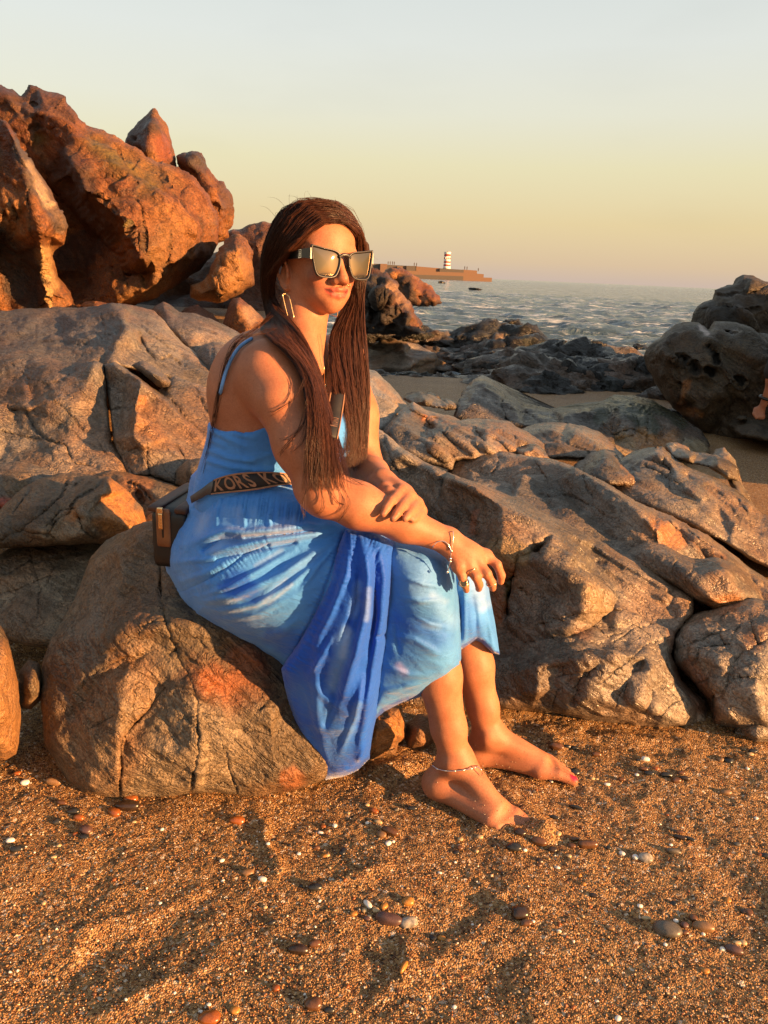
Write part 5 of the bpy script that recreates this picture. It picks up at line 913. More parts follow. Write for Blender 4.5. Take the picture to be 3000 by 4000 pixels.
def torso(f, g=0.0, sk=True):
    f.ell(P(1072, 1640, 1.60), (0.108 + g, 0.140 + g, 0.165 + g), TAX, 0.03)
    f.ell(P(1012, 1500, 1.60), (0.082 + g, 0.128 + g, 0.11 + g), TAX, 0.05)
    f.ell(P(1235, 1695, 1.545), (0.060 + g, 0.066 + g, 0.070 + g), TAX, 0.06); f.ell(P(1275, 1690, 1.66), (0.060 + g, 0.064 + g, 0.068 + g), TAX, 0.05)
    f.ell(P(1000, 1920, 1.60), (0.115 + g, 0.142 + g, 0.15 + g), TAX, 0.06)
def build_body():
    f = Field((-0.40, 1.20, -0.045), (0.50, 1.86, 1.27), 0.0029)
    # torso, pelvis
    torso(f)
    f.ell(P(940, 2215, 1.615), (0.105, 0.145, 0.09), TAX, 0.05)
    # shoulders, neck
    f.cone(P(1130, 1400, 1.61), S_R, 0.040, 0.044, 0.05); f.cone(P(1150, 1400, 1.63), S_L, 0.040, 0.044, 0.05)
    f.cone(P(1110, 1420, 1.63), H(-0.035, 0, -0.05), 0.048, 0.044, 0.04)
    f.cone(P(1165, 1430, 1.60), H(-0.014, 0, -0.068), 0.041, 0.038, 0.03)
    f.cone(P(1215, 1440, 1.53), P(1100, 1400, 1.50), 0.012, 0.014, 0.03); f.cone(P(1245, 1440, 1.56), H(-0.01, -0.045, -0.07), 0.010, 0.012, 0.025)
    # arms
    f.chain([S_R, P(1108, 1560, 1.435), P(1175, 1740, 1.395), E_R], [0.054, 0.051, 0.046, 0.040], 0.03)
    f.ell(P(1045, 1480, 1.48), (0.048, 0.048, 0.062), None, 0.04)
    f.cone(P(1225, 1905, 1.372), P(1268, 1945, 1.36), 0.036, 0.036, 0.02)
    f.chain([E_R, P(1400, 1975, 1.365), P(1580, 2045, 1.372), W_R], [0.040, 0.0415, 0.033, 0.0245], 0.02)
    f.chain([S_L, P(1385, 1620, 1.71), E_L], [0.056, 0.048, 0.042], 0.03); f.chain([E_L, P(1450, 1855, 1.58), W_L], [0.042, 0.036, 0.026], 0.02)
    # right hand over the knee: back of hand, fingers from little finger (near) to index
    mcp = [P(1790, 2212, 1.360), P(1826, 2202, 1.368), P(1862, 2186, 1.378), P(1897, 2170, 1.392)]
    for m_, r0, r1 in zip(mcp, (0.017, 0.018, 0.018, 0.017), (0.0115, 0.012, 0.012, 0.0115)): f.cone(W_R, m_, r0, r1, 0.016)
    f.ell(P(1822, 2162, 1.383), (0.030, 0.020, 0.022), [[0.86, 0.15, -0.5], [-0.3, 0.9, -0.3], [0.4, 0.4, 0.8]], 0.015)
    fin = [[P(1806, 2258, 1.352), P(1818, 2288, 1.362), P(1822, 2306, 1.372)], [P(1858, 2252, 1.352), P(1872, 2284, 1.362), P(1870, 2300, 1.374)],
           [P(1902, 2240, 1.360), P(1922, 2280, 1.368), P(1924, 2298, 1.380)], [P(1942, 2206, 1.380), P(1958, 2248, 1.384), P(1956, 2272, 1.392)]]
    for m_, c_, r_ in zip(mcp, fin, (0.0074, 0.0081, 0.0085, 0.0083)): f.chain([m_] + c_, [r_ * 1.22, r_ * 1.06, r_ * 0.98, r_ * 0.86], 0.004, 0.010)
    for m_ in mcp: f.ell(m_, (0.011, 0.011, 0.011), None, 0.008)
    f.chain([P(1780, 2112, 1.42), P(1835, 2160, 1.445), P(1872, 2205, 1.452), P(1890, 2235, 1.452)], [0.015, 0.013, 0.011, 0.009], 0.006, 0.02)
    # left hand lying over the right forearm
    mcl = [P(1566, 1916, 1.402), P(1600, 1936, 1.402), P(1630, 1966, 1.406), P(1645, 1996, 1.412)]
    for m_ in mcl: f.cone(W_L, m_, 0.020, 0.0118, 0.014)
    f.ell(P(1550, 1920, 1.43), (0.032, 0.024, 0.018), None, 0.012)
    fl = [[P(1530, 1955, 1.350), P(1510, 1985, 1.326), P(1497, 2008, 1.318)], [P(1572, 1975, 1.350), P(1550, 2006, 1.326), P(1536, 2026, 1.318)],
          [P(1610, 1992, 1.356), P(1594, 2014, 1.336), P(1582, 2027, 1.326)], [P(1635, 2012, 1.366), P(1622, 2024, 1.348), P(1612, 2031, 1.338)]]
    for m_, c_, r_ in zip(mcl, fl, (0.0081, 0.0083, 0.0079, 0.0072)): f.chain([m_] + c_, [r_ * 1.2, r_ * 1.06, r_ * 0.96, r_ * 0.82], 0.0035, 0.008)
    f.chain([P(1478, 1892, 1.45), P(1500, 1908, 1.41), P(1520, 1922, 1.392), P(1534, 1930, 1.384)], [0.015, 0.0125, 0.0105, 0.0085], 0.005, 0.014)
    # legs
    f.chain([H_R, P(1300, 2310, 1.485), K_R], [0.070, 0.070, 0.052], 0.04); f.chain([H_L, P(1350, 2290, 1.64), K_L], [0.078, 0.070, 0.050], 0.04)
    f.chain([K_R, P(1688, 2450, 1.465), P(1714, 2640, 1.457), P(1752, 2840, 1.45), A_R], [0.052, 0.052, 0.0465, 0.036, 0.033], 0.02)
    f.chain([K_L, P(1806, 2420, 1.585), P(1850, 2600, 1.578), P(1885, 2760, 1.57), A_L], [0.050, 0.049, 0.044, 0.035, 0.032], 0.02)
    # feet
    def foot(A_, hg, tg, mir, drop, ln):
        dv = tg - hg; dv[2] = 0; dv /= np.linalg.norm(dv); sv = np.array([-dv[1], dv[0], 0]) * mir; z = np.array([0, 0, 1.0])
        hl = hg + dv * 0.012
        f.cone(A_, hl + z * 0.040, 0.031, 0.030, 0.02); f.ell(hl + z * 0.028, (0.032, 0.028, 0.030), [dv, sv, z], 0.02)
        ball = hl + dv * ln * 0.66; toe = hl + dv * ln * 0.95
        f.cone(A_ + dv * 0.014 - z * 0.008, ball + z * (0.036 + drop * 0.5) - sv * 0.006, 0.031, 0.021, 0.025)
        f.cone(hl + z * 0.024, ball + z * (0.022 + drop * 0.6) + sv * 0.018, 0.024, 0.020, 0.02); f.cone(hl + z * 0.026, ball + z * (0.024 + drop * 0.6) - sv * 0.022, 0.022, 0.021, 0.02)
        for j, (sx, l_, r_) in enumerate([(-0.030, 1.00, 0.0125), (-0.013, 0.985, 0.0088), (0.002, 0.95, 0.0083), (0.016, 0.90, 0.0080), (0.029, 0.84, 0.0080)]):
            b0 = ball + sv * sx + z * (0.020 + drop * 0.6); t1 = hl + dv * ln * l_ + sv * sx * 1.08 + z * (0.012 + drop)
            f.chain([b0, b0 * 0.45 + t1 * 0.55 + z * 0.006, t1], [r_ * 1.25, r_, r_ * 0.92], 0.003, 0.012)
        f.ell(A_ - sv * 0.028 + z * 0.006, (0.011, 0.011, 0.013), None, 0.015); f.ell(A_ + sv * 0.029, (0.011, 0.011, 0.013), None, 0.015)
        return hl + dv * ln + z * (0.012 + drop) - sv * 0.030, dv
    g1, g2 = ground_pt(1688, 3098), ground_pt(1975, 3215)
    foot(A_R, g1, g2, -1, -0.016, 0.205)
    h1, h2 = ground_pt(1838, 2972), ground_pt(2240, 3035)
    tL, dL = foot(A_L, h1, h2, 1, 0.0, 0.225)
    build_body.toe = tL; build_body.toedir = dL
    # head
    f0 = f
    class Sc:
        def ell(s, c, r, axes=None, k=0.02, op='add'): f0.ell(c, np.array(r) * HS, axes, k * HS, op)
        def cone(s, a, b, ra, rb, k=0.01, op='add'): f0.cone(a, b, ra * HS, rb * HS, k * HS, op)
        def chain(s, pts, rad, k=0.01, k0=None): f0.chain(pts, [r_ * HS for r_ in rad], k * HS, None if k0 is None else k0 * HS)
    f = Sc()
    f.ell(H(-0.018, 0, 0.032), (0.098, 0.075, 0.086), HAX, 0.02)
    f.ell(H(0.036, 0, 0.040), (0.058, 0.062, 0.050), HAX, 0.03)
    f.ell(H(0.030, 0, -0.024), (0.061, 0.055, 0.068), HAX, 0.03)
    for s_ in (-1, 1):
        f.cone(H(-0.010, s_ * 0.047, -0.046), H(0.062, s_ * 0.010, -0.086), 0.016, 0.014, 0.03)
        f.ell(H(0.058, s_ * 0.035, -0.034), (0.025, 0.022, 0.023), HAX, 0.02)
        f.ell(H(0.062, s_ * 0.026, -0.066), (0.018, 0.018, 0.018), HAX, 0.02)
        f.cone(H(0.080, s_ * 0.012, 0.020), H(0.070, s_ * 0.048, 0.018), 0.010, 0.010, 0.014)
        f.ell(H(0.093, s_ * 0.032, 0.002), (0.012, 0.017, 0.011), HAX, 0.010, 'sub'); f.ell(H(0.072, s_ * 0.032, 0.0), (0.0135, 0.0145, 0.0125), HAX, 0.004)
        f.ell(H(0.1005, s_ * 0.0135, -0.0415), (0.0105, 0.0075, 0.0080), HAX, 0.007)
        f.ell(H(0.110, s_ * 0.0065, -0.0495), (0.005, 0.0035, 0.004), HAX, 0.003, 'sub')
        # ear
        e = lambda a_, b_, c_: H(a_, s_ * b_, c_ - 0.015)
        f.ell(e(-0.010, 0.074, -0.018), (0.015, 0.007, 0.026), HAX, 0.008); f.ell(e(-0.006, 0.0815, -0.018), (0.009, 0.006, 0.015), HAX, 0.004, 'sub')
        f.chain([e(0.006, 0.076, -0.008), e(0.004, 0.082, 0.010), e(-0.012, 0.085, 0.016), e(-0.026, 0.085, 0.004), e(-0.026, 0.083, -0.018), e(-0.014, 0.079, -0.038), e(-0.002, 0.075, -0.047)], [0.003, 0.0034, 0.0036, 0.0036, 0.0034, 0.004, 0.0062], 0.004, 0.006)
        f.ell(e(0.004, 0.074, -0.020), (0.004, 0.004, 0.006), HAX, 0.004)
    f.ell(H(0.070, 0, -0.087), (0.018, 0.018, 0.015), HAX, 0.02); f.ell(H(0.074, 0, -0.066), (0.020, 0.026, 0.022), HAX, 0.02)
    f.chain([H(0.086, 0, 0.018), H(0.094, 0, 0.0), H(0.108, 0, -0.026)], [0.0085, 0.0075, 0.0095], 0.012); f.ell(H(0.1125, 0, -0.0365), (0.0115, 0.0115, 0.0105), HAX, 0.008)
    # mouth: two lips with a soft closed smile
    up = [H(0.0860, -0.0255, -0.0592), H(0.0945, -0.016, -0.0600), H(0.1000, -0.005, -0.0578), H(0.0995, 0, -0.0588), H(0.1000, 0.005, -0.0578), H(0.0945, 0.016, -0.0600), H(0.0860, 0.0255, -0.0592)]
    f.chain(up, [0.0020, 0.0034, 0.0040, 0.0038, 0.0040, 0.0034, 0.0020], 0.004, 0.006)
    lowl = [H(0.0860, -0.0245, -0.0612), H(0.0935, -0.014, -0.0700), H(0.0975, 0, -0.0725), H(0.0935, 0.014, -0.0700), H(0.0860, 0.0245, -0.0612)]
    f.chain(lowl, [0.0020, 0.0042, 0.0050, 0.0042, 0.0020], 0.004, 0.006)
    seam_ = [H(0.0890, -0.0275, -0.0588), H(0.0985, -0.015, -0.0650), H(0.1040, 0, -0.0652), H(0.0985, 0.015, -0.0650), H(0.0890, 0.0275, -0.0588)]
    for i in range(4): f.cone(seam_[i], seam_[i + 1], (0.0010, 0.0020, 0.0020, 0.0020)[i], (0.0020, 0.0020, 0.0020, 0.0010)[i], 0.002, 'sub')
    V, Q = f0.mesh(); V = relax(V, Q, 2, 0.4)
    # colour: lips, nails, blush, knuckles
    col = np.zeros((len(V), 4))
    def dab(c, r, colr, a, ell=None):
        q = V - c
        if ell is not None: q = np.c_[(q @ HF) / ell[0], (q @ HL) / ell[1], (q @ HU) / ell[2]]; dd = np.linalg.norm(q, axis=1) * r
        else: dd = np.linalg.norm(q, axis=1)
        w_ = a * np.clip((r - dd) / (0.35 * r), 0, 1)
        col[:, :3] = np.where((w_ > 0)[:, None], col[:, :3] * (1 - w_[:, None]) + np.array(colr) * w_[:, None], col[:, :3]); col[:, 3] = np.maximum(col[:, 3], w_)
    LIP = (0.40, 0.052, 0.045); SK = (0.40, 0.19, 0.115)
    def line_dab(pts, r, colr, a):
        pts = np.array(pts); q0 = V; best = np.full(len(V), 9.0)
        m = np.where(np.linalg.norm(V - pts.mean(0), axis=1) < 0.06)[0]
        for i in range(len(pts) - 1):
            ab = pts[i + 1] - pts[i]; t = np.clip(((V[m] - pts[i]) @ ab) / (ab @ ab), 0, 1); best[m] = np.minimum(best[m], np.linalg.norm(V[m] - pts[i] - t[:, None] * ab, axis=1))
        w_ = a * np.clip((r - best) / (0.40 * r), 0, 1); col[:, :3] = np.where((w_ > 0)[:, None], np.array(colr), col[:, :3]); col[:, 3] = np.maximum(col[:, 3], w_)
    q = V - HO; hf, hl, hu = q @ HF, np.abs(q @ HL), q @ HU
    line = np.interp(hu, [-0.08, -0.02, 0.02, 0.05, 0.075, 0.095], [-0.045, -0.030, 0.022, 0.058, 0.074, 0.060]) + 0.004 * fbm(V * 120, 2)
    scalp = np.clip((line - hf) / 0.006, 0, 1) * (np.linalg.norm(q, axis=1) < 0.17) * (hu > -0.08) * np.where((hu < 0.0) & (hl > 0.070), 0, 1)
    col[:, :3] = np.where((scalp > 0)[:, None], np.array((0.018, 0.009, 0.006)), col[:, :3]); col[:, 3] = np.maximum(col[:, 3], scalp * 0.95)
    for s_ in (-1, 1): dab(H(0.075, s_ * 0.040, -0.038), 0.026, (0.40, 0.10, 0.055), 0.5)
    dab(H(0.112, 0, -0.045), 0.018, (0.38, 0.11, 0.06), 0.35)
    line_dab(up, 0.0050, LIP, 0.95); line_dab(lowl, 0.0062, LIP, 0.95); line_dab(seam_, 0.0030, (0.10, 0.015, 0.013), 0.95)
    for s_ in (-1, 1):
        line_dab([H(0.088, s_ * 0.012, 0.021), H(0.085, s_ * 0.030, 0.027), H(0.068, s_ * 0.050, 0.022)], 0.0042, (0.05, 0.025, 0.02), 0.8)
    for c_ in fl: dab(c_[-1] + np.array([-0.001, -0.006, 0.003]), 0.0062, (0.42, 0.19, 0.13), 0.7)
    for m_ in mcp + mcl: dab(m_, 0.014, (0.30, 0.10, 0.055), 0.35)
    dab(tL + np.array([0.0, -0.002, 0.009]), 0.0135, (0.70, 0.012, 0.05), 1.0)
    return V, Q, col
bV, bQ, bC = build_body()

def skin_mat():
    t = NT('skin'); p = t.pos()
    n1 = t.noise(p, 28, 5, 0.65); n2 = t.noise(p, 330, 3)
    col = t.ramp(n1, [(0.25, (0.29, 0.105, 0.052)), (0.5, (0.34, 0.132, 0.068)), (0.75, (0.39, 0.16, 0.086))])
    a = t.attr('tint'); col = t.mix(a.outputs['Alpha'], col, a.outputs['Color'])
    col = t.mix(1.0, col, t.ramp(n2, [(0.28, (0.84, 0.80, 0.78)), (0.5, (1, 1, 1)), (0.72, (1.10, 1.10, 1.10))]), 'MULTIPLY')
    h = t.math('ADD', t.noise(p, 420, 2), t.math('MULTIPLY', n2, 0.6))
    return t.fin(col, t.rng(n1, 0.3, 0.7, 0.50, 0.62), t.bump(h, 0.22, 0.0012), Subsurface_Weight=0.12, Subsurface_Radius=(0.012, 0.005, 0.003), Subsurface_Scale=0.5, Specular_IOR_Level=0.32)
M_SKIN = skin_mat()
base_w = P(1200, 2600, 1.5); base_w[2] = 0.0
person = empty('person', tuple(base_w))
tag(person, 'seated woman in a long blue dress and sunglasses, barefoot, hands crossed on her knee', 'person')
body = child(mesh_obj('body', bV, bQ, M_SKIN, attrs={'tint': bC}), person)
# ------------------------------------------------------------------ the blue dress
def cloth_mat():
    t = NT('blue_cotton'); p = t.pos(); a = t.attr('tint')
    n = t.noise(t.mapping(p, (14, 14, 6)), 1.0, 4, 0.6, 1.0)
    col = t.mix(1.0, a.outputs['Color'], t.ramp(n, [(0.3, (0.80, 0.86, 0.92)), (0.5, (1, 1, 1)), (0.7, (1.25, 1.16, 1.08))]), 'MULTIPLY')
    wv = t.noise(t.mapping(p, (900, 900, 900)), 1.0, 2); cr = t.noise(t.mapping(p, (26, 26, 60), (0.3, 0.5, 0.2)), 1.0, 4, 0.6, 1.2)
    col = t.mix(1.0, col, t.ramp(wv, [(0.3, (0.92, 0.92, 0.92)), (0.7, (1.08, 1.08, 1.08))]), 'MULTIPLY')
    h = t.math('ADD', t.math('MULTIPLY', wv, 0.12), t.math('MULTIPLY', cr, 0.9))
    return t.fin(col, 0.62, t.bump(h, 0.5, 0.007), Sheen_Weight=0.25, Sheen_Roughness=0.4, Specular_IOR_Level=0.25)
M_CLOTH = cloth_mat()
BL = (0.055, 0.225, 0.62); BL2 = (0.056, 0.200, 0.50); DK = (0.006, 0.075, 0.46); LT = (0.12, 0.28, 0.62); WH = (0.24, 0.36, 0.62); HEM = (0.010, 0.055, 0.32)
def gather(poly, n, amp, length, side=None, seed=0):
    poly = np.asarray(poly, float)
    def fn(X, d):
        dd, tt = poly_dist(X, poly)
        nn = fbm(np.c_[tt * 9, np.full(len(X), 1.3), np.full(len(X), seed * 1.0)], 2, seed)
        w_ = np.exp(-(dd / length) ** 1.5)
        s = np.sin(2 * math.pi * n * tt + 9 * nn + 0.01 * dd * nn) * (0.6 + 0.8 * np.abs(vnoise(np.c_[tt * 21, 0 * tt, 0 * tt + seed], seed)))
        return d - amp * w_ * (s * 0.7 + 0.3 * np.sin(2 * math.pi * n * 1.7 * tt + seed))
    return fn
def multi(*fns):
    def fn(X, d):
        for g_ in fns: d = g_(X, d)
        return d
    return fn
dress = empty('dress', tuple(base_w)); child(dress, person); dress.location = (0, 0, 0); dress.matrix_parent_inverse = Matrix.Identity(4)
def dchild(o):
    o.parent = dress; o.matrix_parent_inverse = Matrix.Translation(-Vector(base_w)); return o
# bodice: follows the torso, cut along the open back
def build_bodice():
    f = Field((-0.42, 1.30, 0.36), (0.12, 1.90, 1.06), 0.004)
    torso(f, 0.005)
    X = f.lo[0] + f.h * np.arange(f.n[0])[:, None, None]; Y = f.lo[1] + f.h * np.arange(f.n[1])[None, :, None]; Z = f.lo[2] + f.h * np.arange(f.n[2])[None, None, :]
    c = P(1072, 1640, 1.60); u = (X - c[0]) * TF[0] + (Y - c[1]) * TF[1]; sd = (X - c[0]) * TS[0] + (Y - c[1]) * TS[1]
    zb, zs, zf = P(836, 1632, 1.60)[2], P(1000, 1692, 1.48)[2], P(1330, 1600, 1.52)[2]
    zt = np.interp(u, [-0.12, -0.03, 0.04, 0.13, 0.2], [zb, zs, zs + 0.005, zf, zf])
    f.a = np.maximum(f.a, (Z - zt).astype(np.float32)); f.a = np.maximum(f.a, (P(960, 2010, 1.5)[2] - Z).astype(np.float32))
    V, Q = f.mesh(); V = relax(V, Q, 3, 0.5)
    F3 = np.vstack([Q[:, [0, 1, 2]], Q[:, [0, 2, 3]]]); N = vnormals(V, F3)
    px_, py_ = proj(V); X2 = np.c_[px_, py_]; front = (N @ (CAM - c)) > 0
    h = np.zeros(len(V))
    for pts, wd, ht in [([(830,1680),(900,1720),(960,1745)], 9, 0.004), ([(825,1760),(900,1790),(990,1800)], 11, 0.005), ([(815,1800),(900,1825),(1000,1835),(1100,1830)], 9, 0.005), ([(830,1720),(880,1745)], 8, 0.003), ([(960,1800),(1040,1780),(1110,1760)], 9, 0.003), ([(840,1650),(940,1700),(1000,1712)], 7, 0.003), ([(950,1690),(952,1750),(945,1840)], 5, -0.002), ([(1010,1760),(1100,1765)], 4, -0.002), ([(1000,1840),(1100,1850)], 10, 0.004)]:
        dd, _ = near_dist(X2, pts, wd * 3); h += ht * np.exp(-(dd / wd) ** 2) * front
    V = V + N * h[:, None]
    col = np.tile(np.array([*BL, 1.0]), (len(V), 1))
    return dchild(mesh_obj('bodice', V, Q, M_CLOTH, attrs={'tint': col}))
build_bodice()
SEAM1 = [(690,2318),(760,2290),(830,2255),(900,2210),(960,2165),(1050,2125)]
SEAM2 = [(1345,2075),(1318,2160),(1285,2260),(1250,2350),(1210,2430),(1165,2520),(1103,2618)]
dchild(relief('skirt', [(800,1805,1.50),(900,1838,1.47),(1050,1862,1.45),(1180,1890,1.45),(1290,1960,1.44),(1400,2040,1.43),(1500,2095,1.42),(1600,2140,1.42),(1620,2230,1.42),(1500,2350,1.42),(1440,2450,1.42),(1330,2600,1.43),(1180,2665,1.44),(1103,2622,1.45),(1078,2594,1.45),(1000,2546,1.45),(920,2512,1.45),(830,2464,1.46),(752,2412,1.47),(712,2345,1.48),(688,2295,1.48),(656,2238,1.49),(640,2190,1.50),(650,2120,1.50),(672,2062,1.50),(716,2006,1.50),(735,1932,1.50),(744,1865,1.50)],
    [(900,1930,1.455),(1050,1950,1.42),(1180,2000,1.41),(800,2050,1.45),(950,2080,1.405),(760,2200,1.43),(900,2200,1.385),(850,2330,1.385),(1000,2300,1.365),(1100,2180,1.385),(1000,2450,1.40),(1150,2350,1.362),(1250,2200,1.375),(1100,2520,1.415),(1350,2250,1.37),(1300,2400,1.385),(1250,2080,1.41),(1400,2150,1.39),(1200,2540,1.41)],
    plane=A, step=5, mode='tps', smooth=2, roundpx=150, rounding=0.12, back=0.20, jit=1.5, noise=[(0.0012, 18, 3, True, (0.85, 0, 0.45, 6)), (0.0004, 60, 2, True, (0.85, 0, 0.45, 5))], mat=M_CLOTH, seed=60, col0=BL,
    warp=multi(gather([(760,1930),(900,1965),(1050,1990),(1200,2010)], 22, 0.003, 55, seed=1), gather([(800,1815),(900,1845),(1050,1870)], 20, 0.005, 45, seed=4), gather(SEAM1, 24, 0.002, 30, seed=2), gather(SEAM2, 30, 0.002, 28, seed=3)),
    strokes=[([(720,2130),(800,2100),(880,2075),(960,2080),(1080,2070),(1200,2055),(1340,2055)], 15, 0.020, 0.4), ([(800,2150),(860,2110),(930,2110)], 13, -0.012), ([(790,2165),(900,2140),(1040,2110),(1200,2090),(1330,2075)], 12, 0.015, 0.5), ([(850,2185),(1000,2150),(1150,2120)], 9, -0.008), ([(960,2098),(1080,2092),(1220,2074)], 10, -0.008),
             ([(660,2200),(760,2190),(880,2180)], 10, 0.008, 0.6), ([(690,2280),(800,2240),(900,2190)], 12, 0.008, 0.5),
             (SEAM1, 5, -0.006), ([(700,2345),(800,2350),(920,2330),(1050,2270),(1200,2180),(1320,2100)], 16, 0.014, 0.5), ([(720,2335),(800,2325),(900,2290),(1010,2230),(1150,2150)], 11, 0.010, 0.6), ([(720,2365),(860,2390),(1000,2360),(1130,2290),(1260,2180)], 12, 0.010, 0.6),
             ([(740,2395),(880,2420),(1010,2400),(1140,2330)], 14, 0.006, 0.7), ([(1330,2110),(1250,2200),(1180,2300)], 10, 0.007, 0.6), ([(1020,2330),(1080,2270),(1180,2190)], 10, 0.006, 0.7), ([(980,2500),(1100,2470),(1180,2400)], 14, 0.006, 0.7), (SEAM2, 7, -0.008),
             ([(780,1890),(775,1940),(740,1990)], 8, 0.006), ([(850,1990),(845,2050)], 7, 0.004), ([(950,2000),(955,2050)], 7, 0.005), ([(1050,2010),(1055,2050)], 7, 0.005)],
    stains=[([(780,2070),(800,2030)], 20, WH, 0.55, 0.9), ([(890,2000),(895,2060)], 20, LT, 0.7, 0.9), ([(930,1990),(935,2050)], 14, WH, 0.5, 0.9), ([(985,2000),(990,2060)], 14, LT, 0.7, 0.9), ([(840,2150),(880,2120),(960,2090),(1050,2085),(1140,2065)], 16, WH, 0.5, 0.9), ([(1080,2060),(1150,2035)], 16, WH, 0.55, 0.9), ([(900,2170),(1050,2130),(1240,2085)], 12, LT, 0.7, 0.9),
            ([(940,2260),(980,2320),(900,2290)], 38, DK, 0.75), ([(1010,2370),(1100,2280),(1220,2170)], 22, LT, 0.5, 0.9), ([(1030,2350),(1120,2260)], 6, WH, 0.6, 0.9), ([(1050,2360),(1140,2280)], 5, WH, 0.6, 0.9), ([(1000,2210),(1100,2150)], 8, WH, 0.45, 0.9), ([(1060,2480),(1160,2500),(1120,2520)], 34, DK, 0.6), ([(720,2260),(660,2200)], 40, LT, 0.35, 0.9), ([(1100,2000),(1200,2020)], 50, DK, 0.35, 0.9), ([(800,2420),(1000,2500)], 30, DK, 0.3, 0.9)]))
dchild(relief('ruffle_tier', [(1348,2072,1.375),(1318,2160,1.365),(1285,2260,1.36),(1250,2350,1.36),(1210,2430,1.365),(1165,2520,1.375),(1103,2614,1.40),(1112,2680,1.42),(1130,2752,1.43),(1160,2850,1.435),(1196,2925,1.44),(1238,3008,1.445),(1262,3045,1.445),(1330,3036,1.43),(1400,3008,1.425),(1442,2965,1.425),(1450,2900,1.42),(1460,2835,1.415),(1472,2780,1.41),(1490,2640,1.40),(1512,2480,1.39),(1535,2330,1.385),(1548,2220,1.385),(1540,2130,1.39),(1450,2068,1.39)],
    [(1430,2160,1.345),(1400,2300,1.325),(1340,2400,1.33),(1280,2500,1.345),(1220,2600,1.365),(1400,2550,1.335),(1300,2700,1.365),(1200,2780,1.40),(1420,2750,1.36),(1350,2850,1.385),(1270,2930,1.415),(1380,2950,1.405),(1480,2300,1.345)],
    plane=A, step=6, mode='tps', smooth=1, roundpx=28, rounding=0.035, back=0.10, jit=1.5, noise=[(0.0013, 18, 3, True, (0.25, 0, -1, 6)), (0.0004, 60, 2, True, (0.25, 0, -1, 5))], mat=M_CLOTH, seed=61, col0=DK,
    warp=multi(gather(SEAM2, 27, 0.0032, 55, seed=5), gather([(1340,2080),(1440,2075),(1540,2120)], 6, 0.0035, 110, seed=6)),
    strokes=[([(1420,2110),(1440,2250),(1430,2400),(1390,2560),(1330,2740)], 17, 0.020, 0.5), ([(1370,2110),(1350,2250),(1290,2400),(1230,2520)], 14, 0.014, 0.5), ([(1480,2120),(1505,2260),(1490,2420),(1460,2600),(1430,2800),(1400,2960)], 17, 0.022, 0.4), ([(1460,2200),(1465,2400),(1440,2560)], 11, -0.016, 0.6), ([(1400,2200),(1390,2350),(1340,2500)], 10, -0.012, 0.6), ([(1250,2480),(1230,2640),(1240,2800),(1280,2960)], 20, 0.010, 0.6), ([(1330,2600),(1300,2760),(1260,2860)], 13, -0.008, 0.7), ([(1420,2640),(1390,2800),(1330,2940)], 11, 0.012, 0.6), ([(1200,2640),(1260,2720),(1370,2800)], 14, 0.006, 0.8), ([(1190,2820),(1280,2850),(1400,2840)], 16, 0.006, 0.8), ([(1480,2490),(1520,2470)], 8, -0.012), ([(1300,2480),(1260,2560),(1200,2650)], 9, 0.008, 0.7), ([(1430,2900),(1400,2980)], 8, 0.008, 0.6)],
    stains=[([(1350,2480),(1330,2580),(1300,2680)], 26, LT, 0.75, 0.8), ([(1360,2460),(1340,2560)], 10, WH, 0.6, 0.9), ([(1400,2280),(1380,2400)], 14, LT, 0.5, 0.9), ([(1440,2300),(1430,2420)], 8, WH, 0.4, 0.9), ([(1180,2700),(1280,2800),(1330,2900)], 50, BL2, 0.5, 0.9), ([(1400,2750),(1350,2880)], 12, LT, 0.5, 0.9), ([(1200,2880),(1300,2960)], 30, BL, 0.35, 0.9), ([(1225,2980),(1262,3038),(1330,3030),(1400,3002),(1440,2960)], 8, HEM, 0.9), ([(1290,2250),(1250,2350)], 16, BL, 0.5, 0.9)]))
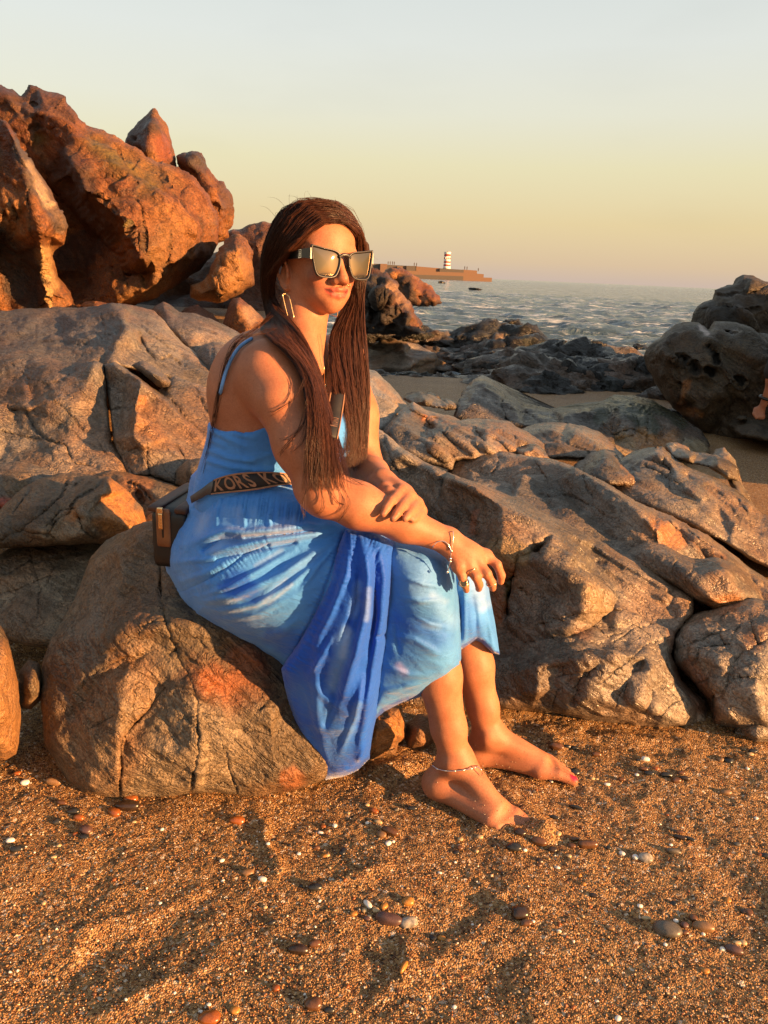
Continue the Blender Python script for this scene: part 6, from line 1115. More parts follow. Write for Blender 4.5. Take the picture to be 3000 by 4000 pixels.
dchild(relief('front_panel', [(1480,2160,1.40),(1540,2110,1.40),(1600,2120,1.40),(1680,2140,1.40),(1745,2170,1.41),(1775,2220,1.42),(1785,2290,1.425),(1793,2380,1.425),(1798,2480,1.425),(1799,2570,1.425),(1797,2612,1.425),(1760,2656,1.42),(1705,2690,1.415),(1640,2722,1.41),(1560,2748,1.41),(1500,2778,1.415),(1448,2825,1.42),(1440,2700,1.42),(1450,2500,1.42),(1460,2300,1.42)],
    [(1560,2200,1.37),(1650,2200,1.365),(1720,2250,1.375),(1580,2300,1.36),(1680,2330,1.355),(1740,2380,1.37),(1580,2450,1.375),(1680,2480,1.37),(1750,2520,1.385),(1560,2600,1.39),(1660,2620,1.388),(1730,2620,1.395)],
    plane=A, step=6, mode='tps', smooth=1, roundpx=60, rounding=0.05, back=0.16, jit=1.5, noise=[(0.0011, 16, 3, True, (0.8, 0, -0.35, 5)), (0.0004, 55, 2, True, (0.6, 0, -0.6, 5))], mat=M_CLOTH, seed=62, col0=BL2,
    strokes=[([(1560,2330),(1640,2350),(1740,2340)], 10, 0.006, 0.7), ([(1530,2480),(1620,2500),(1720,2560)], 14, 0.007, 0.7), ([(1560,2250),(1650,2280),(1760,2300)], 8, 0.005, 0.7), ([(1500,2600),(1600,2640),(1700,2640)], 14, 0.007, 0.7), ([(1610,2400),(1680,2440),(1780,2460)], 7, 0.004, 0.8), ([(1790,2250),(1792,2600)], 7, 0.010), ([(1470,2700),(1560,2690),(1650,2660)], 12, 0.006, 0.7), ([(1540,2400),(1560,2560)], 10, -0.006, 0.7), ([(1620,2150),(1700,2190)], 7, 0.004, 0.7)],
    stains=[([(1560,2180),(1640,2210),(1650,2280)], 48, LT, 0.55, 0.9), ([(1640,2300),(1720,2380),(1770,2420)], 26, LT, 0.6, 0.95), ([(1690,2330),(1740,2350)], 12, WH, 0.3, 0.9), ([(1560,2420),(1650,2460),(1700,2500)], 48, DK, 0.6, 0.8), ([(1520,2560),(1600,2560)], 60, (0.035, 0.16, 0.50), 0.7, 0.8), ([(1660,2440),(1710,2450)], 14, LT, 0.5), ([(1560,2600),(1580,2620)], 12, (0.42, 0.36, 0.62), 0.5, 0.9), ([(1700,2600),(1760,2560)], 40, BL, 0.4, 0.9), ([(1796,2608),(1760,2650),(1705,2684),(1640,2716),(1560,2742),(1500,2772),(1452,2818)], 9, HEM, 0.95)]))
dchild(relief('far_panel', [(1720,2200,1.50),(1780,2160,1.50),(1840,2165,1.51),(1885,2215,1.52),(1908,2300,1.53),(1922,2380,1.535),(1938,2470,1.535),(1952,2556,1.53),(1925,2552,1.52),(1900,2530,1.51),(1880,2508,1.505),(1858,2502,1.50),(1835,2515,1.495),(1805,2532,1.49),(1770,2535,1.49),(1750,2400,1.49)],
    [(1830,2230,1.47),(1860,2320,1.475),(1820,2400,1.465),(1880,2440,1.485),(1840,2470,1.478)],
    plane=A, step=6, mode='tps', smooth=1, roundpx=24, rounding=0.04, back=0.14, jit=1.2, noise=[(0.0012, 20, 3, True, (0.2, 0, -1, 5))], mat=M_CLOTH, seed=63, col0=BL,
    strokes=[([(1840,2300),(1855,2400),(1862,2500)], 12, -0.010, 0.5), ([(1890,2320),(1910,2420),(1930,2540)], 11, 0.010, 0.5), ([(1815,2300),(1815,2520)], 9, 0.008, 0.5)],
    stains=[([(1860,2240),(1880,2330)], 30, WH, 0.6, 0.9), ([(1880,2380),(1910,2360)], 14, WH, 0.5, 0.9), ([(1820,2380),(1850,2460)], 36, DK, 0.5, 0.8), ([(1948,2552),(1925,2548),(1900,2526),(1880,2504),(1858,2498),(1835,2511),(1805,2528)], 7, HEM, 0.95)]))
def tube(pts, r, n=8, closed=False):
    pts = np.asarray(pts, float); m = len(pts); r = np.broadcast_to(np.asarray(r, float), (m,))
    T = np.gradient(pts, axis=0) if not closed else (np.roll(pts, -1, 0) - np.roll(pts, 1, 0))
    T /= np.maximum(np.linalg.norm(T, axis=1), 1e-9)[:, None]
    u = np.cross(T[0], [0.31, 0.2, 0.93]); u /= np.linalg.norm(u); V = []
    for i in range(m):
        u = u - T[i] * (u @ T[i]); u /= np.linalg.norm(u); v = np.cross(T[i], u)
        for k in range(n): V.append(pts[i] + r[i] * (math.cos(2 * math.pi * k / n) * u + math.sin(2 * math.pi * k / n) * v))
    F = []
    for i in range(m if closed else m - 1):
        j = (i + 1) % m
        for k in range(n): F.append((i * n + k, i * n + (k + 1) % n, j * n + (k + 1) % n, j * n + k))
    if not closed: F += [tuple(range(n))[::-1], tuple((m - 1) * n + k for k in range(n))]
    return np.array(V), F
def spline(pts, n=40):
    pts = np.asarray(pts, float); m = len(pts); out_ = []
    for t in np.linspace(0, m - 1 - 1e-6, n):
        i = int(t); f_ = t - i; p0, p1, p2, p3 = pts[max(i - 1, 0)], pts[i], pts[min(i + 1, m - 1)], pts[min(i + 2, m - 1)]
        out_.append(0.5 * (2 * p1 + (p2 - p0) * f_ + (2 * p0 - 5 * p1 + 4 * p2 - p3) * f_ ** 2 + (3 * p1 - p0 - 3 * p2 + p3) * f_ ** 3))
    return np.array(out_)
# surface snapping: push a point out along the view depth until it lies just off the body
BPX, BPY = proj(bV)
def skin_d(px_, py_, off=0.003, rad=10):
    m = (np.abs(BPX - px_) < rad) & (np.abs(BPY - py_) < rad)
    return (bV[m, 1].min() if m.any() else 1.6) - off
def on_skin(pts, off=0.003): return np.array([P(x, y, skin_d(x, y, off)) for x, y in pts])
M_STRAP = simple('blue_strap', (0.12, 0.28, 0.58), 0.6)
V_, F_ = tube(spline(np.vstack([on_skin([(985,1322),(940,1352),(905,1400),(880,1460)], 0.003), on_skin([(862,1530)], 0.004), [P(846, 1590, 1.575), P(838, 1640, 1.585)]]), 40), 0.0035, 6)
dchild(mesh_obj('shoulder_strap', V_, F_, M_STRAP))
# ------------------------------------------------------------------ hair: long strands combed from the parting over both shoulders
def build_hair():
    def near_guide(s):
        a0 = [(0.086, 0.012, 0.078), (0.080, -0.036, 0.070), (0.060, -0.074, 0.034), (0.026, -0.089, 0.004), (-0.022, -0.093, -0.030), (-0.044, -0.082, -0.088)]
        a1 = [(0.030, 0.012, 0.122), (0.018, -0.052, 0.106), (-0.008, -0.088, 0.050), (-0.030, -0.096, 0.000), (-0.055, -0.092, -0.050), (-0.058, -0.078, -0.105)]
        a2 = [(-0.055, -0.002, 0.122), (-0.066, -0.050, 0.092), (-0.074, -0.078, 0.035), (-0.074, -0.084, -0.020), (-0.072, -0.082, -0.070), (-0.070, -0.074, -0.115)]
        a3 = [(-0.100, 0.0, 0.072), (-0.108, -0.034, 0.040), (-0.106, -0.056, -0.005), (-0.100, -0.064, -0.050), (-0.094, -0.068, -0.090), (-0.090, -0.068, -0.125)]
        st = [np.array(a) for a in (a0, a1, a2, a3)]; t = s * 3; i = min(int(t), 2); f_ = t - i
        loc = st[i] * (1 - f_) + st[i + 1] * f_
        hd = np.array([H(*p) for p in loc])
        r = np.array([(1150,1270,1.560),(1185,1330,1.540),(1218,1400,1.525),(1258,1520,1.49),(1292,1650,1.455),(1325,1770,1.42),(1350,1860,1.39),(1368,1940,1.36)])
        l = np.array([(1020,1268,1.615),(1045,1315,1.565),(1112,1365,1.51),(1180,1440,1.46),(1212,1550,1.42),(1216,1700,1.385),(1200,1850,1.355),(1185,1950,1.34)])
        q = r * (1 - s) + l * s
        ds = np.array([min(d_, skin_d(x, y, 0.006, 14)) if k_ > 0 else d_ for k_, (x, y, d_) in enumerate(q)]); ds[1:-1] = np.minimum(ds[1:-1], 0.5 * (ds[:-2] + ds[2:]))
        w_ = np.array([P(x, y, d_) for (x, y, _), d_ in zip(q, ds)])
        return np.vstack([hd, w_])
    def far_guide(s):
        b0 = [(0.084, 0.010, 0.080), (0.078, 0.050, 0.058)]; b1 = [(0.030, 0.010, 0.122), (0.024, 0.058, 0.096)]; b2 = [(-0.08, 0.002, 0.105), (-0.07, 0.058, 0.080)]
        st = [np.array(a) for a in (b0, b1, b2)]; t = s * 2; i = min(int(t), 1); f_ = t - i
        hd = np.array([H(*p) for p in st[i] * (1 - f_) + st[i + 1] * f_])
        l = np.array([(1392,960,1.655),(1385,1060,1.69),(1350,1180,1.70),(1290,1300,1.645),(1290,1400,1.605),(1312,1520,1.565),(1335,1640,1.54),(1350,1750,1.525),(1345,1850,1.51)])
        r = np.array([(1404,950,1.69),(1406,1050,1.70),(1408,1160,1.69),(1418,1280,1.67),(1430,1400,1.65),(1437,1520,1.63),(1434,1650,1.61),(1424,1770,1.59),(1406,1880,1.565)])
        q = l * (1 - s) + r * s
        return np.vstack([hd, np.array([P(*p) for p in q])])
    G1 = [spline(near_guide(s), 28) for s in np.linspace(0, 1, 15)]; G2 = [spline(far_guide(s), 25) for s in np.linspace(0, 1, 13)]
    VV, FF, CC = [], [], []; base = 0
    rg = np.random.default_rng(3)
    def strand(path, rad, tone):
        nonlocal base
        m = len(path); T = np.gradient(path, axis=0); T /= np.maximum(np.linalg.norm(T, axis=1), 1e-9)[:, None]
        view = path - CAM; u = np.cross(T, view); u /= np.maximum(np.linalg.norm(u, axis=1), 1e-9)[:, None]; v = np.cross(T, u)
        rr = rad * np.clip(np.minimum(np.arange(m)[::-1] / 6 + 0.25, 1), 0.2, 1)[:, None]
        ring = [path + rr * u, path - 0.5 * rr * u + 0.87 * rr * v, path - 0.5 * rr * u - 0.87 * rr * v]
        V = np.stack(ring, 1).reshape(-1, 3); VV.append(V)
        i = np.arange(m - 1)[:, None] * 3
        for k in range(3):
            k2 = (k + 1) % 3; FF.append(np.c_[base + i + k, base + i + k2, base + i + 3 + k2, base + i + 3 + k])
        CC.append(np.full(len(V), tone)); base += len(V)
    def lock(G, n, thick, wave, lift, endvar, clumps):
        K = len(G) - 1; cs = rg.uniform(0, 1, clumps)
        for j in range(n):
            s = rg.uniform(0, 1) ** 0.9
            c = cs[np.argmin(np.abs(cs - s))]; m = len(G[0]); tt = np.linspace(0, 1, m)
            ss = s + (c - s) * 0.22 * np.clip((tt - 0.3) / 0.6, 0, 1) + 0.0 * tt
            ss = np.clip(ss + 0.015 * np.sin(tt * 9 + j), 0, 1)
            f_ = ss * K; i = np.minimum(f_.astype(int), K - 1); f_ = (f_ - i)[:, None]
            idx = np.arange(m); Ga = np.array(G)
            path = Ga[i, idx] * (1 - f_) + Ga[i + 1, idx] * f_
            # depth layering: out from the head on top, towards the viewer lower down
            outv = path - H(-0.02, 0, 0.02); outv /= np.linalg.norm(outv, axis=1)[:, None]
            vw = CAM - path; vw /= np.linalg.norm(vw, axis=1)[:, None]; b_ = np.clip((tt - 0.3) / 0.25, 0, 1)[:, None]
            dirv = outv * (1 - b_) + vw * b_
            off = rg.uniform(-0.35, 1.0); th = thick * (0.35 + 0.65 * np.clip(tt * 4, 0, 1))
            path = path + dirv * (off * th)[:, None] * lift
            ph = rg.uniform(0, 6.28, 3); wv = wave * np.clip((tt - 0.25) * 1.8, 0, 1.2)
            path = path + np.c_[wv * np.sin(tt * 11 + c * 40 + ph[0] * 0.25), wv * 0.5 * np.sin(tt * 9 + ph[1]), wv * 0.4 * np.sin(tt * 7 + ph[2])]
            path += rg.normal(0, 0.0012, 3)
            path = path + HL * (rg.normal(0, 0.007) * np.exp(-tt * 9))[:, None] + HF * (rg.normal(0, 0.006) * np.exp(-tt * 9))[:, None] + HU * (abs(rg.normal(0, 0.004)) * np.exp(-((tt - 0.08) / 0.06) ** 2))[:, None]
            e = int(m * (1 - rg.uniform(0, endvar))); path = path[:max(e, 12)]
            strand(path, rg.uniform(0.00026, 0.00050), np.clip(0.5 + 0.08 * math.sin(c * 57) + rg.normal(0, 0.11), 0, 1))
    lock(G1, 3000, 0.016, 0.0085, 1.0, 0.22, 70)
    lock(G2, 1700, 0.018, 0.0080, 1.0, 0.16, 46)
    # fly-away wisps: shoulder, arm, back, crown
    wisps = [[(1060,1230,1.56),(1000,1290,1.50),(930,1330,1.46),(880,1420,1.50),(850,1560,1.56),(825,1700,1.58),(790,1850,1.60)], [(1050,1240,1.56),(980,1300,1.48),(905,1360,1.47),(862,1480,1.53),(838,1620,1.57),(805,1790,1.60)],
             [(1100,1300,1.50),(1150,1370,1.44),(1190,1480,1.39),(1205,1600,1.36),(1180,1720,1.345),(1130,1770,1.35)], [(1120,1310,1.50),(1170,1400,1.43),(1200,1500,1.385),(1190,1640,1.35),(1140,1700,1.35),(1090,1720,1.36)], [(1080,1290,1.50),(1030,1300,1.45),(960,1310,1.43),(920,1300,1.5)],
             [(1190,1480,1.38),(1150,1560,1.37),(1090,1600,1.38),(1050,1620,1.39)], [(1200,1560,1.36),(1180,1660,1.35),(1120,1740,1.345),(1090,1790,1.35)], [(1330,1890,1.34),(1360,1960,1.32),(1340,2010,1.315),(1310,2040,1.31)], [(1200,1900,1.33),(1180,1970,1.31),(1190,2020,1.30)], [(1250,1900,1.33),(1260,1980,1.31),(1230,2010,1.31)],
             [(1340,1850,1.36),(1390,1880,1.35),(1420,1890,1.345)], [(1280,1880,1.33),(1310,1950,1.315),(1340,1970,1.31)]]
    for wi, w_ in enumerate(wisps):
        for rep in range(9 if wi < 2 else 5):
            q = np.array([P(x + rg.normal(0, 6), y + rg.normal(0, 6), min(d_, skin_d(x, y, 0.004, 12)) if y > 1290 else d_) for x, y, d_ in w_])
            strand(spline(q, 26), rg.uniform(0.0003, 0.0005), 0.35)
    for j in range(70):
        a = rg.uniform(-0.5, 3.4); l0 = rg.uniform(-0.09, 0.09); b0 = H(0.07 * math.cos(a) - 0.02, l0, 0.03 + 0.09 * math.sin(a) * math.sqrt(max(0, 1 - (l0 / 0.1) ** 2)))
        o_ = b0 - H(-0.02, 0, 0.02); o_ /= np.linalg.norm(o_); dv = rg.normal(0, 1, 3); dv /= np.linalg.norm(dv); ln = rg.uniform(0.02, 0.05)
        strand(spline([b0, b0 + o_ * 0.012 + dv * ln * 0.4, b0 + o_ * 0.016 + dv * ln * 0.9 - np.array([0, 0, ln * 0.3])], 10), 0.00028, 0.5)
    t = NT('brown_hair'); a = t.attr('tone')
    col = t.ramp(a.outputs['Fac'], [(0.0, (0.016, 0.006, 0.0035)), (0.5, (0.044, 0.0155, 0.0085)), (1.0, (0.115, 0.036, 0.015))])
    m = t.fin(col, 0.38, None, Specular_IOR_Level=0.35)
    o = mesh_obj('hair', np.vstack(VV), np.vstack(FF), m, attrs={'tone': np.concatenate(CC)}); o['kind'] = 'stuff'
    child(o, person)
build_hair()
# ------------------------------------------------------------------ things she wears and carries
M_BLACK = simple('black_acetate', (0.008, 0.007, 0.007), 0.30); M_GOLD = simple('gold_metal', (0.85, 0.56, 0.28), 0.22, 1.0); M_SILVER = simple('silver_metal', (0.80, 0.74, 0.68), 0.22, 1.0)
M_EDGE = simple('smoke_acetate', (0.022, 0.019, 0.018), 0.40)
def lens_mat():
    t = NT('mirror_lens'); return t.fin((0.30, 0.185, 0.11), 0.03, None, Metallic=1.0)
M_LENS = lens_mat()
def prism(poly, thick, axis_fn):
    """poly: list of (a, b); axis_fn(a, b, c) -> world; closed slab of the given thickness"""
    n = len(poly); V = [axis_fn(a, b, 0) for a, b in poly] + [axis_fn(a, b, thick) for a, b in poly]
    F = [tuple(range(n))[::-1], tuple(range(n, 2 * n))] + [(i, (i + 1) % n, n + (i + 1) % n, n + i) for i in range(n)]
    return np.array(V), F
def build_glasses():
    g = empty('sunglasses', tuple(H(0.105, 0, 0.0))); tag(g, 'large black cat eye sunglasses with mirrored lenses on the woman\'s face', 'sunglasses')
    def sur(l, u, f_): return H(0.1175 - 1.45 * l * l - 0.04 * u + f_, l * 1.02, u * 1.04 - 0.006)
    base = [(0.0090, 0.010), (0.0135, 0.0205), (0.026, 0.0255), (0.046, 0.0280), (0.0690, 0.0318), (0.0755, 0.0305), (0.0735, 0.012), (0.0690, -0.012), (0.0645, -0.0235), (0.0570, -0.0285), (0.0400, -0.0300), (0.0250, -0.0280), (0.0175, -0.0215), (0.0110, -0.006)]
    def rounded(pts, n=64):
        p = np.array(pts + pts[:3], float); return spline(np.vstack([p[-4], p]), 3)[:0] if False else smooth_loop(np.array(pts, float), n)
    def smooth_loop(p, n):
        m = len(p); out_ = []
        for t in np.linspace(0, m, n, endpoint=False):
            i = int(t); f_ = t - i; p0, p1, p2, p3 = p[(i - 1) % m], p[i % m], p[(i + 1) % m], p[(i + 2) % m]
            out_.append(0.5 * (2 * p1 + (p2 - p0) * f_ + (2 * p0 - 5 * p1 + 4 * p2 - p3) * f_ ** 2 + (3 * p1 - p0 - 3 * p2 + p3) * f_ ** 3))
        return np.array(out_)
    outer = smooth_loop(np.array(base), 72); cen = outer.mean(0)
    for sgn in (-1, 1):
        def ring(sc_x, sc_y, f_): q = cen + (outer - cen) * np.array([sc_x, sc_y]); return np.array([sur(sgn * a, b, f_) for a, b in q])
        rings = [ring(1.0, 1.0, -0.0045), ring(1.0, 1.0, 0.0), ring(0.965, 0.96, 0.0010), ring(0.92, 0.905, 0.0004), ring(0.90, 0.885, -0.0010), ring(0.90, 0.885, -0.0045)]
        n = len(outer); V = np.vstack(rings); F = []
        for k in range(len(rings)):
            k2 = (k + 1) % len(rings)
            for i in range(n):
                j = (i + 1) % n; q = (k * n + i, k * n + j, k2 * n + j, k2 * n + i); F.append(q if sgn > 0 else q[::-1])
        o = mesh_obj('frame', V, F, M_EDGE); child(o, g)
        inner = [ring(0.91, 0.895, -0.0004), ring(0.865, 0.845, -0.0014)]; V = np.vstack(inner + [ring(0.865, 0.845, -0.004)]); F = []
        for k in range(2):
            for i in range(n):
                j = (i + 1) % n; q = (k * n + i, k * n + j, (k + 1) * n + j, (k + 1) * n + i); F.append(q if sgn > 0 else q[::-1])
        child(mesh_obj('inner_rim', V, F, M_BLACK), g)
        # lens: gently domed
        V, F = [], []; K = 7
        for k in range(K + 1):
            s_ = 0.89 * (k / K); q = cen + (outer - cen) * np.array([s_, s_ * 0.97])
            for a, b in q: V.append(sur(sgn * a, b, -0.0030 + 0.0012 * (1 - (k / K) ** 2)))
        for k in range(K):
            for i in range(n):
                j = (i + 1) % n; q = (k * n + i, k * n + j, (k + 1) * n + j, (k + 1) * n + i); F.append(q[::-1] if sgn > 0 else q)
        child(mesh_obj('lens', V, F, M_LENS), g)
        # temple
        pts = [H(0.108, sgn * 0.0770, 0.010), H(0.085, sgn * 0.0800, 0.0105), H(0.045, sgn * 0.0820, 0.0075), H(0.005, sgn * 0.0835, 0.005), H(-0.022, sgn * 0.0850, 0.000), H(-0.036, sgn * 0.0845, -0.016)]
        hh = [0.0100, 0.0085, 0.0072, 0.0055, 0.0040, 0.0030]; V, F = [], []
        for p_, h_ in zip(pts, hh):
            for du, dl in ((1, -1), (1, 1), (-1, 1), (-1, -1)): V.append(p_ + HU * h_ * du + HL * 0.0017 * dl)
        for i in range(len(pts) - 1):
            for k in range(4): F.append((i * 4 + k, i * 4 + (k + 1) % 4, i * 4 + 4 + (k + 1) % 4, i * 4 + 4 + k))
        F += [(0, 3, 2, 1), tuple(len(V) - 4 + k for k in range(4))]
        tp = child(mesh_obj('temple', V, F, M_BLACK, smooth=False), g)
        # small silver plaque with a monogram of crossing bars
        c0 = H(0.071, sgn * 0.0825, 0.0095); ex = (H(0.085, sgn * 0.079, 0.0185) - H(0.045, sgn * 0.082, 0.0145)); ex /= np.linalg.norm(ex); ez = HU; ey = HL * sgn
        def bar(a0, b0, a1, b1): return prism([(a0, b0), (a1, b0), (a1, b1), (a0, b1)], 0.0008, lambda a, b, c: c0 + ex * a + ez * b + ey * c)
        bars = [(-0.0050, 0.0066, 0.0050, 0.0078), (-0.0050, -0.0078, 0.0050, -0.0066), (-0.0050, -0.0066, -0.0040, 0.0066), (0.0040, -0.0066, 0.0050, 0.0066), (-0.0018, -0.0050, -0.0006, 0.0050), (0.0006, -0.0050, 0.0018, 0.0050), (-0.0030, -0.0006, 0.0030, 0.0006)]
        Vs, Fs = [], []
        for b_ in bars: v, f_ = bar(*b_); Fs += [tuple(len(Vs) + i for i in ff) for ff in f_]; Vs += list(v)
        e_ = mesh_obj('emblem', Vs, Fs, M_SILVER, smooth=False); e_.parent = tp
    V, F = tube(spline([sur(-0.0135, 0.012, -0.002), sur(-0.007, 0.0165, -0.0005), sur(0, 0.0175, 0.0), sur(0.007, 0.0165, -0.0005), sur(0.0135, 0.012, -0.002)], 20), 0.0034, 10); child(mesh_obj('bridge', V, F, M_EDGE), g)
    for sgn in (-1, 1):
        V, F = tube(spline([sur(sgn * 0.0115, 0.004, -0.004), sur(sgn * 0.011, -0.006, -0.010), sur(sgn * 0.013, -0.012, -0.012)], 10), [0.0012] * 4 + [0.003] * 6, 8); child(mesh_obj('nose_pad', V, F, M_BLACK), g)
build_glasses()
def wire(name, pts, r, mat, label=None, cat=None, n=50, closed=False, parent=None, sp=True):
    p = spline(pts, n) if sp else np.asarray(pts, float)
    V, F = tube(p, r, 7, closed); o = mesh_obj(name, V, F, mat)
    if label: tag(o, label, cat)
    if parent is not None: child(o, parent)
    return o
# earrings: open rectangles
lobe = H(-0.003, -0.080, -0.065); de_ = lobe[1] - 0.014
ec = [P(1117,1147,de_ + 0.004), P(1103,1150,de_), P(1127,1248,de_ - 0.006), P(1149,1243,de_ - 0.010), P(1130,1158,de_ - 0.004), P(1117,1147,de_ + 0.004)]
er = np.vstack([np.linspace(ec[i], ec[i + 1], 8, endpoint=False) for i in range(5)])
wire('earring', er, 0.0010, M_GOLD, 'long open rectangle gold earring hanging from the woman\'s near ear', 'earring', closed=True, sp=False)
fe = H(0.01, 0.080, -0.052)[1]; er = np.vstack([np.linspace(a_, b_, 8, endpoint=False) for a_, b_ in zip([P(1278,1170,fe), P(1288,1228,fe), P(1318,1238,fe - 0.02), P(1322,1180,fe - 0.02)], [P(1288,1228,fe), P(1318,1238,fe - 0.02), P(1322,1180,fe - 0.02), P(1278,1170,fe)])])
wire('earring', er, 0.0009, M_GOLD, 'gold rectangle earring peeking out below the woman\'s chin', 'earring', closed=True, sp=False)
nr = [H(0.104 + 0.004 * math.cos(a), 0.0205 , -0.048 + 0.004 * math.sin(a)) for a in np.linspace(0, 2 * math.pi, 16, endpoint=False)]
wire('nose_ring', nr, 0.0006, M_GOLD, 'tiny gold ring on the far side of the woman\'s nose', 'nose ring', closed=True, sp=False)
nk = [(1250,1305),(1258,1350),(1263,1400),(1267,1450),(1270,1505),(1280,1450),(1284,1390),(1282,1340)]
neck = empty('necklace', tuple(P(1268, 1480, 1.5))); tag(neck, 'thin gold necklace with a small pendant between the woman\'s hair', 'necklace')
wire('chain', on_skin(nk, 0.002), 0.0005, M_GOLD, parent=neck)
V, F = tube([P(1270, 1500, skin_d(1270, 1505, 0.004)), P(1270, 1508, skin_d(1270, 1505, 0.004)), P(1270, 1518, skin_d(1270, 1515, 0.004))], [0.0012, 0.003, 0.001], 8); child(mesh_obj('pendant', V, F, M_GOLD), neck)
# bracelet with sliding clasp and two tails
br = empty('bracelet', tuple(W_R)); tag(br, 'fine silver slider bracelet with dangling ends on the woman\'s near wrist', 'bracelet')
ax_ = W_R - P(1580, 2045, 1.372); ax_ /= np.linalg.norm(ax_); u_ = np.cross(ax_, [0, -1, 0.2]); u_ /= np.linalg.norm(u_); v_ = np.cross(ax_, u_)
if u_[2] < 0: u_ = -u_
loop_pts = list(on_skin([(1770,2078),(1771,2098),(1768,2125),(1763,2150),(1752,2128),(1732,2114),(1708,2118),(1692,2134)], 0.002)) + [P(1690,2146,1.392), P(1720,2110,1.412), P(1760,2075,1.405)]
wire('chain', np.array(loop_pts + loop_pts[:1]), 0.0009, M_SILVER, parent=br, n=90)
wire('tail', [P(1763,2150,1.343), P(1761,2172,1.342), P(1758,2196,1.343), P(1753,2216,1.345), P(1748,2236,1.347)], 0.0009, M_SILVER, parent=br)
for (x, y, r_) in [(1763,2152,0.0032),(1760,2182,0.0026),(1759,2193,0.0028),(1748,2234,0.0024)]:
    V, F = tube([P(x, y - 5, 1.343), P(x, y, 1.342), P(x, y + 6, 1.343)], [r_ * 0.5, r_, r_ * 0.5], 8); child(mesh_obj('bead', V, F, M_SILVER), br)
# anklet
ak = empty('anklet', tuple(A_R)); tag(ak, 'thin silver anklet around the woman\'s near ankle', 'anklet')
ap = [(1689,2990),(1710,3004),(1740,3011),(1775,3012),(1810,3008),(1840,3003),(1862,2994)]
apw = on_skin(ap, 0.002); back_ = [P(1866,2985,1.45), P(1840,2968,1.485), P(1775,2965,1.492), P(1712,2970,1.475), P(1688,2982,1.45)]
wire('chain', np.vstack([apw, back_, apw[:1]]), 0.0011, M_SILVER, parent=ak, n=110)
wire('tail', [P(1862,2994,1.405), P(1878,3005,1.40), P(1884,3022,1.40), P(1880,3030,1.40)], 0.0010, M_SILVER, parent=ak)
for x, y in ap[1:6]:
    c_ = P(x, y, skin_d(x, y, 0.0026)); V, F = tube([c_ - np.array([0.004, 0, 0]), c_, c_ + np.array([0.004, 0, 0])], [0.0006, 0.0017, 0.0006], 7); child(mesh_obj('bead', V, F, M_SILVER), ak)
# rings
def ring(a, b, r, label, stone=None):
    d_ = b - a; d_ /= np.linalg.norm(d_); u = np.cross(d_, [0.3, -1, 0.1]); u /= np.linalg.norm(u); v = np.cross(d_, u); c = (a + b) / 2
    V, F = tube([c + r * (math.cos(t) * u + math.sin(t) * v) for t in np.linspace(0, 2 * math.pi, 24, endpoint=False)], 0.0009, 6, True)
    g = empty('finger_ring', tuple(c)); tag(g, label, 'ring'); child(mesh_obj('band', V, F, M_GOLD), g)
    if stone is not None:
        vw = CAM - c; vw /= np.linalg.norm(vw); cc = c + vw * (r + 0.0015); V, F = [], []
        for k, (s_, h_) in enumerate([(1.0, -0.002), (1.0, 0.0), (0.82, 0.0015)]):
            for t in np.linspace(0, 2 * math.pi, 16, endpoint=False): V.append(cc + s_ * (0.0062 * math.cos(t) * np.array([1, 0, 0]) + 0.0075 * math.sin(t) * UP) + vw * h_)
        for k in range(2):
            for i in range(16): F.append((k * 16 + i, k * 16 + (i + 1) % 16, k * 16 + 16 + (i + 1) % 16, k * 16 + 16 + i))
        F.append(tuple(range(32, 48))); child(mesh_obj('stone', V, F, stone, smooth=False), g)
        V, F = tube([cc + 0.0066 * math.cos(t) * np.array([1, 0, 0]) + 0.0079 * math.sin(t) * UP for t in np.linspace(0, 2 * math.pi, 24, endpoint=False)], 0.0011, 6, True); child(mesh_obj('bezel', V, F, M_GOLD), g)
ring(P(1806,2262,1.352), P(1816,2290,1.361), 0.0098, 'gold ring with a dark oval stone on the woman\'s little finger', simple('dark_stone', (0.03, 0.028, 0.02), 0.2))
ring(P(1836,2222,1.361), P(1852,2245,1.354), 0.0112, 'plain thin ring on the woman\'s ring finger')
ring(P(1916,2270,1.366), P(1922,2282,1.370), 0.0098, 'thin ring near the tip of the woman\'s middle finger')

# handbag behind her hip
bag = empty('handbag', tuple(P(600, 2200, 1.6))); tag(bag, 'small black and brown leather crossbody bag with gold zip behind the woman\'s hip', 'handbag')
def leather(name, c, c2, rough=0.45):
    t = NT(name); p = t.n('ShaderNodeTexCoord').outputs['Object']; v = t.vor(p, 420, 'F1'); n = t.noise(p, 30, 4)
    return t.fin(t.mix(t.rng(n, 0.35, 0.7, 0, 1), c, c2), rough, t.bump(v, 0.25, 0.0008))
M_LB = leather('black_leather', (0.005, 0.004, 0.0035), (0.010, 0.008, 0.007), 0.5); M_LBR = leather('brown_leather', (0.035, 0.011, 0.006), (0.06, 0.02, 0.010), 0.5); M_TAN = leather('tan_leather', (0.16, 0.055, 0.02), (0.24, 0.09, 0.03))
c0 = P(580, 1985, 1.545); e1 = P(735, 1905, 1.75) - c0; e1[2] = 0; e1 = e1 / np.linalg.norm(e1); e2 = np.cross(e1, [0, 0, 1]); e2 /= np.linalg.norm(e2)
if e2[0] < 0: e2 = -e2
ez = np.array([0, 0, 1.0]); BLn, BWd, BHt = 0.20, 0.085, 0.135
